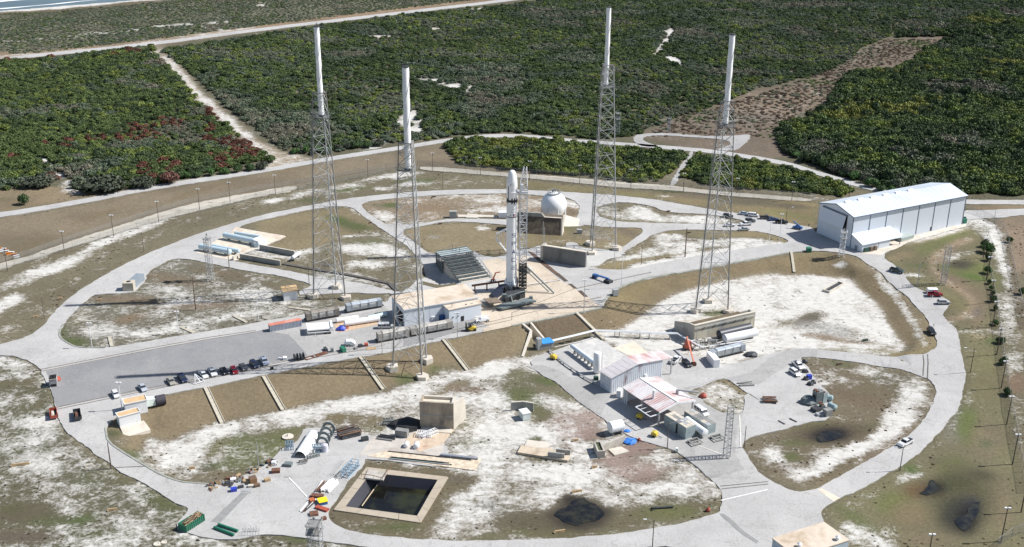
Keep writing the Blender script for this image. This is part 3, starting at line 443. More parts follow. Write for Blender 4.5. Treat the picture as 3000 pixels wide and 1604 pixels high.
poly(P(T(2,3), 1380,1395, 1420,1365, 1520,1362, 1800,1395, 1700,1500, 1400,1500), (.2,.15,.12), .2, 2)
def blur(a, k):
    a = a.reshape(len(AY), len(AX))
    for _ in range(k): a = a.copy(); a[1:-1,1:-1] = (a[1:-1,1:-1]*4+a[:-2,1:-1]+a[2:,1:-1]+a[1:-1,:-2]+a[1:-1,2:])/8
    return a.ravel()
sand[:] = blur(sand, 5); g_ = gcol.mean(1, keepdims=True); gcol[:] = (gcol*.82+g_*.18)*.96
for q in range(3): gcol[:,q] = blur(gcol[:,q].copy(), 4)
sand[:] = np.clip(sand+((vnoise(gx+3000, gy+3000, 11, 31)-.5)*.34+(vnoise(gx+3000, gy+3000, 4, 32)-.5)*.25)*np.clip((sand-.06)*8, 0, 1), 0, 1)

# ------------------------------------------------------------ paving: roads, lots, slabs
RING_OUT = P(T(0,2), -400,800, -60,730, 0,715, 300,630, 420,540, 480,470, 600,330, 720,230, 830,150, 1080,0)+P(T(0,1), 1400,1210, 1700,1090, 1900,1010, 2150,930, 2575,800)+P(T(1,1), 550,690, 900,625, 1200,590, 1700,545, 2100,532, 2575,530)+P(T(2,1), 130,538, 800,570, 1400,625, 1700,680, 2000,730)+P(B5, 100,150, 480,190, 870,235, 1150,290, 1500,390, 1800,450, 2090,500, 2110,640)+P(T(3,1), 700,880, 1400,900, 1990,790, 2010,860, 2000,900, 1480,1045, 1300,1110, 1130,1200, 1280,1300, 1370,1377)+P(T(3,2), 1400,80, 1480,140, 1570,180, 1700,210, 1830,280, 1820,330, 1750,400, 1790,470, 1880,540, 1910,600, 1915,660, 1950,800, 1980,950, 1990,1050, 1960,1200, 1910,1377)+P(T(3,3), 1880,20, 1800,130, 1700,250, 1560,400, 1350,550, 1100,700, 850,830, 700,890, 650,920, 590,960, 530,1010, 540,1060, 575,1120, 500,1300, 400,1700)+P(T(2,3), 2000,1700, 1850,1420, 1700,1385, 1500,1365, 1400,1385, 1300,1500, 800,1560, 0,1500)+P(T(1,3), 1600,1450, 1100,1377, 650,1310, 400,1265, 50,1250)+P(T(0,3), 2560,1265, 2350,1300, 2080,1290, 1900,1240, 1750,1180, 1900,1000, 1850,970, 1700,890, 1420,720, 1160,590, 1090,520, 960,450, 900,380, 850,350, 700,250, 650,190, 620,120, 600,90, 560,0)+P(T(0,2), 560,1340, 540,1250, 500,1150, 440,1050, 400,950, 300,880, 200,850, 100,825, 0,822, -400,815)
I1 = P(T(0,2), 595,600, 610,560, 640,520, 700,420, 830,300, 900,240, 960,210, 1340,195, 1370,160, 1470,70)+P(T(0,1), 1470,1377, 1600,1290, 1700,1240, 1800,1225, 1950,1240, 2080,1270, 2575,1370)+P(T(1,2), 230,20, 540,100, 560,125, 430,180, 450,225, 950,190, 1140,205, 1390,195, 1340,240, 1320,290, 1230,275, 900,330, 470,415, 130,470)+P(T(0,2), 2500,515, 1960,600, 1500,680, 1140,740, 1000,755, 870,750, 750,735, 680,700, 620,660, 597,630)
I2 = P(B1, 905,45, 1180,95, 1500,160, 1880,215, 1930,235, 1500,415, 1350,500, 1000,590, 960,710, 850,725, 1000,760, 1660,870, 2341,1000)+P(T(1,2), 500,10, 620,40, 900,75, 1100,105, 1390,178, 1500,190, 1700,60)+P(T(1,1), 1700,1377, 1650,1250, 1560,1130, 1400,1020, 1220,900, 1100,820, 1010,740, 930,705, 800,700, 550,730, 0,850)
I3 = P(T(1,1), 1050,690, 1100,660, 1200,640, 1500,610, 2000,580, 2520,570)+P(T(2,1), 130,578, 350,600, 520,605, 620,640, 680,690, 680,740, 640,830, 600,850, 490,830, 300,820, 0,830)+P(T(1,1), 2520,835, 2100,822, 1900,830, 1640,882, 1350,885, 1280,870, 1150,790)
I4 = P(T(1,1), 1430,940, 1650,905, 1900,850, 2200,862, 2520,890)+P(T(2,1), 130,900, 490,908, 670,905, 740,885, 850,905, 1050,915, 1290,915, 1320,940, 1300,985, 1060,1145, 860,1130, 680,1115, 640,1060, 540,1068, 555,1120, 300,1085, 130,1150, 0,1130)+P(T(1,1), 2500,1200, 2350,1220, 2150,1150, 1760,1190, 1640,1100)
I5 = P(T(2,1), 840,740, 870,695, 1050,660, 1200,665, 1350,690, 1440,710, 1520,750, 1700,770, 1960,780, 2200,815, 2350,850, 2330,870, 2100,885, 1700,875, 1300,865, 1050,855, 950,830, 870,800)
I6 = P(T(2,1), 1115,1165, 1300,1060, 1420,980, 1560,945, 1750,935, 2100,940, 2450,950, 2575,975)+P(T(3,1), 100,1000, 200,1040, 210,1055, 150,1080, 0,1092)+P(T(2,1), 2300,1130, 1900,1200, 1400,1285, 1150,1345, 850,1330, 760,1310, 960,1230, 1100,1215)
BOWL_TOP = P(T(0,3), 1240,30, 1160,70, 1110,120, 1065,170, 1060,200, 1080,290, 1130,350, 1250,430, 1450,550, 1600,640, 1750,700, 1850,725, 2000,742, 2120,745)
I7 = BOWL_TOP+P(A8, 0,415, 250,400, 560,300, 800,200, 1000,60)+P(A7, 60,520, 240,440, 310,330, 350,235, 600,225, 900,290, 1290,340, 1750,380, 2448,390)+P(T(1,3), 2000,600, 1100,470, 1080,560, 1000,640, 930,700, 850,850, 760,960, 720,1040, 740,1100, 820,1170, 1000,1230, 1400,1280, 1900,1310)+P(T(2,3), 0,1305, 500,1290, 1000,1255, 1500,1180, 1900,1090, 2060,1030, 2090,1000, 2112,900, 2112,820, 2080,760, 1990,690, 1850,560, 1700,440, 1560,375, 1400,330, 1270,300, 1000,160, 930,90, 860,40, 800,0)+P(A4, 880,1100, 660,960, 600,905, 470,800, 430,740, 250,660, 160,580, 110,480, 350,400, 800,240, 910,300, 1140,445, 1390,430, 1520,470)+P(A5, 0,930, 300,930, 600,900, 560,1000, 900,1040, 1300,1180, 1500,1180, 1900,1080, 2200,990)+P(T(3,2), 180,768, 350,750, 500,765, 900,800, 1240,845, 1560,815, 1600,800, 1690,750, 1710,700, 1680,620, 1640,540, 1560,400, 1450,280, 1250,120, 1150,0)+P(T(3,1), 1100,1340, 1000,1285, 920,1225, 870,1195, 700,1165, 560,1150, 430,1150, 240,1162, 0,1212)+P(T(2,1), 1650,1377)+P(T(2,2), 1350,55, 1100,130, 1000,200, 930,290, 915,350, 640,402, 180,492, 0,527)+P(T(1,2), 1900,665, 1270,805, 1080,840, 1030,840, 0,1035)+P(T(0,2), 2090,1140, 1480,1255, 1400,1300)
I8 = P(T(3,2), 320,850, 430,835, 700,870, 1000,910, 1250,945, 1400,980, 1550,1040, 1620,1060, 1690,1150, 1700,1210, 1640,1350)+P(T(3,3), 1620,0, 1500,180, 1350,300, 1100,450, 800,620, 500,790, 400,815, 300,820, 200,790, 100,740, 0,690)+P(T(2,3), 2450,600, 2340,400, 2310,370, 2330,310, 2400,270, 2575,230)+P(T(3,3), 200,180, 420,110, 620,100)+P(T(3,2), 660,1320, 600,1180, 480,1090, 420,960, 350,890)
I9 = P(T(2,2), 1760,1190, 2040,1080, 2150,1050, 2230,1100, 2400,1230, 2520,1300)+P(A6, 2118,230, 2118,590, 2050,610, 1900,600, 1700,560, 1500,430, 1400,330, 1250,290)
slab('ring_road', RING_OUT, M_ROAD, [I1, I2, I3, I4, I5, I6, I7, I8, I9], step=9, wob=.35)
slab('perimeter_road', P(F, -500,612, 0,548, 200,514, 400,474, 644,438, 839,403, 994,379, 1144,355, 1240,346, 1330,347, 1420,357, 1505,363, 1602,369, 1687,377, 1797,386, 1931,408, 1990,420, 2056,442, 2181,477, 2231,490, 2330,512, 2429,514, 2575,515, 2900,516, 2900,505, 2575,504, 2429,503, 2330,500, 2231,480, 2181,467, 2056,431, 1990,410, 1931,398, 1797,377, 1687,368, 1602,362, 1505,355, 1420,349, 1330,339, 1240,337, 1144,346, 994,370, 839,393, 644,428, 400,463, 200,503, 0,536, -500,597), M_ROAD, step=12, wob=.3)
slab('beach_road', P(F, -600,222, 0,153, 375,116, 644,79, 969,41, 1287,3, 1700,-52, 1700,-58, 1287,-3, 969,34, 644,72, 375,108.5, 0,145, -600,212), M_ROAD, step=20, wob=.5)
slab('turning_loop', P(F, 1602,366, 1590,350, 1597,341, 1618,336, 1680,335, 1740,340, 1800,344, 1870,340, 1888,338, 1884,352, 1862,372, 1840,381, 1797,378, 1820,372, 1845,358, 1800,349, 1740,346, 1680,341, 1630,342, 1612,348, 1622,358, 1660,368, 1640,371), M_ROAD2, step=12, wob=.6, drop=True)
slab('thicket_path', P(F, 1735,381, 1747,382, 1720,425, 1696,468, 1682,468, 1704,428), M_ROAD2, step=9, wob=.5)
slab('fence_track', P(F, -400,800, 0,679, 75,655, 150,631, 250,601, 375,561, 475,536, 560,516, 644,496, 720,484, 744,477, 744,467, 644,483, 475,514, 375,544, 250,584, 150,617, 75,644, 0,664, -400,770), M_TRACK, step=9, wob=.8)
slab('fence_track', P(F, 1056,418, 1144,424, 1287,437, 1412,445, 1562,459, 1685,467, 1787,480, 1931,491, 2040,500, 2040,508, 1931,501, 1787,489, 1685,479, 1562,473, 1412,457, 1287,446, 1144,434, 1056,428), M_TRACK, step=9, wob=.6)
slab('gate_road', P(F, 2415,530, 2480,529, 2575,525, 2900,510, 2900,528, 2575,541, 2520,548, 2440,552, 2400,560), M_ROAD, step=9, wob=.4)
OV = .14
slab('hardstand', P(T(0,2), 470,985, 1500,775, 2575,585)+P(T(1,2), 130,560, 480,500, 900,430, 1000,410, 1230,370, 1300,330, 1420,500, 1500,530, 1900,480, 2500,370)+P(T(1,2), 2575,430, 2000,600, 1500,740, 520,830, 100,915)+P(T(0,2), 2575,955, 2000,1080, 1100,1245, 570,1340, 520,1180, 490,1060), M_LOT, dz=OV, step=12, wob=.25, smooth=0, th=.2, drop=False)
slab('apron_slab', P(T(1,2), 520,830, 480,780, 330,620, 150,590, 400,520, 900,430, 1000,410, 1230,370, 1300,330, 1420,500, 1500,530, 1480,740), M_ROAD2, dz=OV+.02, step=12, wob=.2, smooth=0, th=.2, drop=False)
PADP = P(A2, 1700,330, 1930,440, 2295,760)+P(T(2,2), 560,110, 760,240, 900,345, 640,402, 180,490, 0,525)+P(T(1,2), 2575,530, 2280,590, 2290,560, 2350,530, 2200,480, 2240,300, 2230,180)+P(A2, 880,960, 640,820, 1150,720, 990,440, 1250,390, 1400,440)
slab('launch_pad', PADP, M_PAD, dz=OV+.05, step=9, wob=.25, smooth=0, th=.2, drop=False)
slab('pad_patch', P(A2, 880,960, 640,820, 1150,730, 1400,760, 1400,900, 1100,960), M_GREYPAD, dz=OV+.08, step=9, wob=.3, smooth=0, th=.2, drop=False)
slab('steel_strip', P(A2, 1760,270, 1850,300, 2340,700, 2250,690, 1930,440), mat('rust_strip', (.12,.07,.05), .8, dirt=(.2,.14,.1), dscale=.3), dz=OV+.09, step=9, wob=.1, smooth=0, th=.2, drop=False)
for a_ in (P(T(2,2), 420,-5, 470,0, 565,80, 530,85), P(T(2,2), 565,108, 600,108, 660,155, 620,155), P(T(2,2), 660,178, 700,175, 765,238, 725,240)): slab('grate_strip', a_, mat('grate_strip', (.09,.065,.05), .8), dz=OV+.10, step=9, smooth=0, th=.15, drop=False)
slab('yard_pavement', P(A4, 90,560, 250,540, 420,600, 560,680, 760,690, 980,840, 1180,980, 1400,1160, 1667,1330)+P(T(2,3), 1500,360, 1590,385, 1700,440, 1850,560, 2000,690, 2330,600, 2250,430, 2250,250, 2330,0)+P(A6, 2050,605, 1900,600, 1700,560, 1500,430, 1400,330, 1250,290, 1200,200)+P(T(2,2), 2030,1085, 2400,1000, 2575,860)+P(T(3,2), 180,775, 350,755, 500,768, 500,835, 330,850, 240,900)+P(T(2,2), 2480,1120, 2060,1050, 1750,1190)+P(A4, 1560,760, 1500,820, 980,860, 880,1080, 660,958, 600,900, 470,800, 430,735, 200,620), M_ROAD2, dz=OV, step=12, wob=.5, smooth=0, th=.2, drop=False)
slab('tank_farm_slab', P(B1, 905,45, 1150,100, 1880,215, 1915,240, 1500,410, 1350,470, 980,590, 960,705, 850,722, 90,560, 420,370, 620,240, 800,150), mat('pale_slab', (.62,.55,.45), .9, dirt=(.45,.33,.24), dscale=.12, scale=.4), dz=OV, step=9, wob=.1, smooth=0, th=.2, drop=False)
slab('equipment_slab', P(A7, 1180,640, 1300,480, 1390,360, 1750,390, 2040,250, 2448,265, 2448,600, 2440,690), mat('pale_slab2', (.50,.46,.41), .9, dirt=(.33,.28,.24), dscale=.15, scale=.4), dz=.12, step=9, wob=.15, smooth=0, th=.3)
slab('equipment_slab', P(T(1,3), 1640,420, 1870,345, 1990,195, 2030,0, 1700,150, 1500,300), mat('tan_slab', (.55,.44,.33), .9, dirt=(.4,.25,.18), dscale=.2), dz=.16, step=9, wob=.1, smooth=0, th=.3)
slab('rack_slab', P(T(1,3), 1120,465, 1300,412, 1500,425, 1850,480, 2260,485, 2205,607, 1760,550, 1400,500), mat('rack_pale', (.60,.50,.38), .9, var=.25, scale=.8), dz=.18, step=9, smooth=0, th=.4)
slab('equipment_slab', P(A4, 520,350, 800,260, 900,300, 1130,440, 1000,560, 870,600, 860,700), mat('pale_slab3', (.50,.49,.47), .9, dirt=(.66,.63,.58), dscale=.12), dz=.16, step=9, wob=.1, smooth=0, th=.3, drop=False)
slab('equipment_slab', P(A4, 1000,365, 1230,300, 1390,430, 1270,460, 1150,440), mat('pale_slab4', (.66,.59,.48), .9, dirt=(.55,.48,.38), dscale=.15), dz=.18, step=9, smooth=0, th=.3)
slab('sphere_slab', P(T(2,1), 500,790, 540,790, 680,830, 668,905, 560,905, 488,900), mat('pale_slab5', (.62,.57,.48), .9, var=.15), dz=.16, step=9, smooth=0, th=.3)
slab('footing_slab', P(T(2,1), 680,1120, 860,1130, 1000,1140, 1110,1165, 1100,1200, 960,1235, 870,1300, 760,1310, 740,1150), M_GREYPAD, dz=.14, step=9, smooth=0, th=.2, drop=False)
slab('hangar_apron', P(T(3,1), 470,960, 860,1110, 950,1180, 1130,1190, 1480,1040, 2000,900, 1990,860, 1300,1050), mat('apron_sand', (.60,.55,.47), .95, dirt=(.42,.38,.3), dscale=.1), dz=OV, step=9, wob=.5, smooth=0, th=.2, drop=False)
slab('asphalt_patch', P(A8, 560,540, 670,560, 230,1010, 95,985), mat('grey_patch', (.26,.26,.255), .95), dz=OV, step=9, smooth=0, th=.15, drop=False, wob=.1)
slab('crack_seal', P(T(2,3), 2085,1045, 2120,1040, 2250,1130, 2350,1230, 2480,1320, 2460,1345, 2320,1250, 2200,1150), mat('grey_patch', (.26,.26,.255), .95), dz=OV, step=9, smooth=0, th=.15, drop=False, wob=.3)
slab('concrete_band', P(T(3,3), 500,800, 540,785, 725,885, 655,918), mat('pale_slab4', (0,0,0)), dz=OV, step=9, smooth=0, th=.15, drop=False)
def line_strip(name, pts, wd, m_, dz=.2, kind='structure', parent=None, th=.1, step=9):
    W = [G(p)[:2] for p in pts] if not isinstance(pts[0], np.ndarray) else pts
    L_, R_ = [], []
    for i, q in enumerate(W):
        d = W[min(i+1, len(W)-1)]-W[max(i-1, 0)]; d = d/np.linalg.norm(d); nrm = np.array([-d[1], d[0]])*wd/2
        L_.append(tuple(q+nrm)); R_.append(tuple(q-nrm))
    return slab(name, L_+R_[::-1], m_, dz=dz, step=step, smooth=0, th=th, world=True, drop=False, kind=kind, parent=parent)
M_LINE = mat('dark_line', (.16,.15,.13), .9, var=.3, scale=.5)
M_RAIL = mat('rail_steel', (.20,.17,.14), .6, var=.2)
for k_, pts in enumerate([P(T(0,2), 400,970, 1500,755, 2100,645, 2575,575), P(T(0,2), 430,985, 1500,775, 2100,665, 2575,590), P(T(0,2), 570,1350, 1200,1215, 2000,1060, 2575,945)+P(T(1,2), 540,835, 1130,735, 1250,700), P(T(0,2), 570,1370, 1200,1240, 2000,1080, 2575,965)+P(T(1,2), 540,860, 1160,755, 1300,720)]):
    o = line_strip('rail', pts, .28, M_RAIL, dz=.22); tagset(o, kind='structure')
for pts in (P(T(1,2), 1980,600, 2575,470)+P(T(2,2), 0,440, 560,310, 900,240), P(T(1,2), 1980,575, 2575,440)+P(T(2,2), 0,400, 620,160, 1400,-10), P(A2, 1700,860, 2295,740), P(A2, 1700,880, 2295,765)):
    line_strip('rail', pts, .25, M_RAIL, dz=.27)
line_strip('paint_line', P(T(1,3), 330,680, 510,870), .35, mat('white_paint', (.75,.75,.72), .8), dz=.2)
line_strip('paint_line', P(T(2,3), 2100,910, 2575,800), .35, mat('white_paint', (.75,.75,.72), .8), dz=.2)
line_strip('paint_line', P(T(2,3), 2290,50, 2300,380), .4, mat('pale_paint', (.62,.6,.55), .8), dz=.2)
line_strip('paint_line', P(T(2,3), 1860,350, 2120,450), .4, mat('pale_paint', (.62,.6,.55), .8), dz=.2)
for a_ in (P(T(3,2), 1560,820, 1570,900, 1560,1030), P(T(3,2), 1605,815, 1612,900, 1605,1055), P(T(2,3), 2100,765, 2575,720), P(T(2,3), 2110,793, 2575,745), P(T(0,3), 1140,580, 1480,565)): line_strip('pavement_seam', a_, .3, M_LINE, dz=.2)
# kerb along the upper road and the left bend
for a_, wd in ((P(T(2,2), 900,295, 1000,205, 1110,122, 1360,45, 1640,-4)+P(T(2,1), 1650,1377, 2100,1290, 2575,1208)+P(T(3,1), 230,1160), .9),
               (P(T(0,2), 1060,745, 870,750, 750,735, 680,700, 620,660, 597,620, 605,560, 640,510), .6), (P(T(0,3), 1062,175, 1080,290, 1130,350, 1250,430, 1450,550, 1600,640, 1750,700, 1850,725, 2120,745), .6),
               (P(T(1,2), 2575,525)+P(T(2,2), 180,490, 400,450, 640,400, 900,345), .9)):
    line_strip('kerb', a_, wd, mat('kerb_dark', (.30,.31,.27), .9, var=.25), dz=.26, th=.5)
# drop the soil under every paved sheet, then make the ground
drop_m = np.zeros(len(gx), bool)
for O, Hs in ROADMASK:
    mk = inpoly(gx, gy, O)
    for h in Hs: mk &= ~inpoly(gx, gy, h)
    drop_m |= mk
relief = (vnoise(gx+3000, gy+3000, 5, 41)-.5)*.25+(vnoise(gx+3000, gy+3000, 14, 42)-.5)*.4
bd = np.zeros(len(gx), bool)
# ------------------------------------------------------------ ground sheet
BAS_IN = world_poly(P(T(1,3), 1320,620, 1850,690, 1615,1075, 875,970, 1085,680))
TREN = world_poly(P(T(2,2), 100,510, 190,500, 345,690, 270,740, 180,600))
z2 = gz+relief*np.clip((np.hypot(gx, gy-400)-60)/200, .15, .8)
z2[drop_m] = gz[drop_m]-.35
mkb = inpoly(gx, gy, BAS_IN); z2[mkb] = -5
cx_, cy_ = np.mean(TREN, axis=0)
z2[inpoly(gx, gy, TREN)] = -1.2
nx_, ny_ = len(AX), len(AY)
idx = np.arange(nx_*ny_).reshape(ny_, nx_)
quads = np.stack([idx[:-1,:-1].ravel(), idx[:-1,1:].ravel(), idx[1:,1:].ravel(), idx[1:,:-1].ravel()], 1)
# the sea begins behind the dunes at upper left: lower the soil beneath it
sea_a, sea_b = Gz(F(-300,52), U), Gz(F(420,-6), U)
sd = (sea_b-sea_a)/np.linalg.norm(sea_b-sea_a); sn = np.array([-sd[1], sd[0]])
dist = (gx-sea_a[0])*sn[0]+(gy-sea_a[1])*sn[1]
z2 = np.where(dist > 0, U-1.2-np.clip(dist*.05, 0, 12), z2)
me = fastmesh('ground', np.stack([gx, gy, z2], 1), quads, M_GROUND)
me.polygons.foreach_set('use_smooth', [True]*len(me.polygons))
at = me.color_attributes.new('gcol', 'FLOAT_COLOR', 'POINT')
at.data.foreach_set('color', np.concatenate([gcol, np.ones((len(gx), 1))], 1).astype(np.float32).ravel())
a2 = me.attributes.new('sand', 'FLOAT', 'POINT'); a2.data.foreach_set('value', sand.astype(np.float32))
link('ground', me)['kind'] = 'structure'
# sea
mt, n, b = newmat('sea'); nz = worldnoise(n, .02, 4, .6, (1,1,1)); 
n.links.new(mixc(n, rng(n, nz, .35, .65), (.09,.135,.16), (.13,.18,.205)), b.inputs['Base Color']); b.inputs['Roughness'].default_value = .35
bp = n.nodes.new('ShaderNodeBump'); bp.inputs['Strength'].default_value = .4; bp.inputs['Distance'].default_value = 1; n.links.new(worldnoise(n, .15, 4), bp.inputs['Height']); n.links.new(bp.outputs[0], b.inputs['Normal'])
pv = sea_a+sn*3
q4 = [pv-sd*9000, pv+sd*9000, pv+sd*9000+sn*14000, pv-sd*9000+sn*14000]
link('sea', mkmesh('sea', [(*q, U-1.0) for q in q4], [(0,1,2,3)], mt))['kind'] = 'structure'
foam = mat('foam', (.8,.82,.82), .8)
for k_, off in enumerate((14, 60)):
    L_, R_ = [], []
    for t in np.arange(-300, 900, 8.):
        c = sea_a+sd*t+sn*(off+vnoise(np.array([t+1000.]), np.array([50.+k_*90]), 40, 7)[0]*26); wv = 1.0+7*max(0, vnoise(np.array([t+1500.]), np.array([10.+k_*50]), 30, 9)[0]-.25)
        L_.append((*(c-sn*wv), U-.9)); R_.append((*(c+sn*wv), U-.9))
    nn_ = len(L_); link('surf_line', mkmesh('surf_line', L_+R_, [(i, i+1, nn_+i+1, nn_+i) for i in range(nn_-1)], foam))['kind'] = 'structure'
# ------------------------------------------------------------ scrub and thickets
def leaf_mat():
    mt, n, b = newmat('foliage'); L = n.links.new
    def inst(nm):
        a = n.nodes.new('ShaderNodeAttribute'); a.attribute_type = 'INSTANCER'; a.attribute_name = nm; return a
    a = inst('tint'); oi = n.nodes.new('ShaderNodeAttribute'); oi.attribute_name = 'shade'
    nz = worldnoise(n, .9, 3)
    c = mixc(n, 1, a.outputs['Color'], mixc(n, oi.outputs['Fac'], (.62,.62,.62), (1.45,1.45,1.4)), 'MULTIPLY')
    c = mixc(n, 1, c, mixc(n, rng(n, nz, .3, .7), (.75,.78,.75), (1.25,1.2,1.2)), 'MULTIPLY')
    L(c, b.inputs['Base Color']); b.inputs['Roughness'].default_value = .75; b.inputs['Specular IOR Level'].default_value = .15
    return mt
M_LEAF = leaf_mat()
M_LEAF2 = None
def bush_arrays(seed, nl, size=.17, lob=5, flat=.75):
    """leaf clumps scattered through several uneven lobes; unit radius"""
    r = np.random.default_rng(seed); lobes = []
    for k in range(lob):
        a = r.random()*6.28; d = r.random()*.62; lobes.append((math.cos(a)*d, math.sin(a)*d, .25+r.random()*.35*flat, .38+r.random()*.28))
    V, Fs, S = [], [], []
    for i in range(nl):
        lx, ly, lz, lr = lobes[r.integers(lob)]
        v = r.normal(size=3); v /= np.linalg.norm(v); v[2] = abs(v[2])*1.0-.15 if r.random() < .8 else v[2]
        rad = lr*(.72+.33*r.random()); c = np.array([lx, ly, lz])+v*rad*np.array([1, 1, flat])
        if c[2] < .02: c[2] = .02+.1*r.random()
        nrm = v+r.normal(size=3)*.55; nrm /= np.linalg.norm(nrm); t = np.cross(nrm, r.normal(size=3)); t /= np.linalg.norm(t); u = np.cross(nrm, t); s = size*(.6+.8*r.random())
        k = len(V); V += [c+t*s, c+u*s*.8+nrm*s*.25, c-t*s, c-u*s*.8-nrm*s*.1]; Fs.append((k, k+1, k+2, k+3)); S += [r.random()]*4
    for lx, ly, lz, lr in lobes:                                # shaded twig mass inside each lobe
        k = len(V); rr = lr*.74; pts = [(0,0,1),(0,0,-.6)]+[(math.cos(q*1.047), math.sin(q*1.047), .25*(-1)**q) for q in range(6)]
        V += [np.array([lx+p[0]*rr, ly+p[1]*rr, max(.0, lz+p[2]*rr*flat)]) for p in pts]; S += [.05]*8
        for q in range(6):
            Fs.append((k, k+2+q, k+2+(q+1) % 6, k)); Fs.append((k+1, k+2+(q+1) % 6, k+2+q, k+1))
    return V, Fs, S
def bush_mesh(name, seed, nl, m_, **kw):
    V, Fs, S = bush_arrays(seed, nl, **kw); Fs = [f if f[0] != f[3] else f[:3] for f in Fs]
    me = mkmesh(name, V, Fs, m_); a = me.attributes.new('shade', 'FLOAT', 'POINT'); a.data.foreach_set('value', S); return me
BC = bpy.data.collections.new('bush_shapes')
NV = 9
for k in range(NV):
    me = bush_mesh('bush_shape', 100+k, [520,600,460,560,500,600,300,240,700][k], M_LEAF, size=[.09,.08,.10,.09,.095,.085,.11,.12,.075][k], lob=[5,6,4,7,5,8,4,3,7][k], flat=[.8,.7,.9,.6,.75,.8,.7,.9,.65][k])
    BC.objects.link(bpy.data.objects.new('bush_shape_%02d' % k, me))
LIME, MID, DARKG, GREYG, DEAD, RUST, BLUEG, YEL = (.16,.20,.055), (.098,.136,.050), (.062,.090,.042), (.138,.156,.108), (.175,.168,.130), (.15,.068,.05), (.10,.13,.088), (.18,.195,.055)
FA = P(F, -500,240, -500,190, 0,157, 200,140, 380,117, 402,150, 440,190, 470,226, 500,258, 560,303, 610,348, 655,385, 690,398, 690,410)+P(T(0,1), 2575,250, 2200,350, 1800,430, 1500,490, 1250,530, 1000,555, 720,540, 690,480, 790,450, 600,370, 500,300, 430,230, 360,190, 330,200, 420,290, 560,380, 640,430, 480,480, 350,490, 230,500, 100,540, 0,555, -1200,800)
FB = P(F, 405,125, 500,112, 644,90, 800,68, 969,45, 1290,12, 1700,-40, 3600,-500, 3600,-40, 2600,-5, 2500,25, 2400,60, 2230,95, 2165,122, 2140,150, 2060,188, 1985,205, 1960,213, 1900,225, 1830,255, 1760,282, 1700,297, 1640,322, 1590,345, 1500,350, 1330,335, 1240,333, 1144,342, 1080,352, 1006,357, 929,369, 896,372, 834,389, 784,389, 739,387, 694,369, 640,320, 590,285, 540,240, 500,200, 450,160)
FC = P(F, 3600,-40, 2600,-5, 2500,25, 2400,60, 2250,95, 2400,92, 2410,104, 2340,120, 2300,152, 2240,178, 2150,182, 2120,202, 2105,230, 2085,262, 2030,300, 1955,325, 1955,350, 1975,385, 2050,418, 2110,440, 2180,458, 2260,478, 2330,488, 2431,490, 2600,492, 3600,500)
FD = P(T(1,1), 1880,110, 2000,20, 2200,25)+P(T(2,1), 0,38, 500,52, 540,80, 860,122, 1050,138, 1280,148, 1500,158, 1700,172, 1750,180, 1730,215, 1620,330, 1500,440, 1350,465, 1050,450, 850,410, 400,370, 0,335)+P(T(1,1), 2450,315, 2000,280, 2030,240, 1970,170)
FE = P(T(2,1), 1850,190, 2000,212, 2575,268)+P(T(3,1), 0,300, 300,355, 440,380, 480,415, 600,435, 720,485, 820,510, 880,560, 780,600, 600,595, 300,555, 0,530)+P(T(2,1), 2575,545, 2000,490, 1700,400, 1760,290, 1820,190)
FF = P(F, -900,80, 0,36, 125,31, 250,20, 375,8, 500,-6, 900,-40, 1600,-70, 1290,-10, 969,27, 644,67, 375,101, 100,133, 40,138, 0,128, -900,180)
CLEAR = P(F, 1590,345, 1700,297, 1830,262, 1985,212, 2130,155, 2170,125, 2230,100, 2410,100, 2300,150, 2150,180, 2085,262, 1950,320, 1945,350, 1900,345)
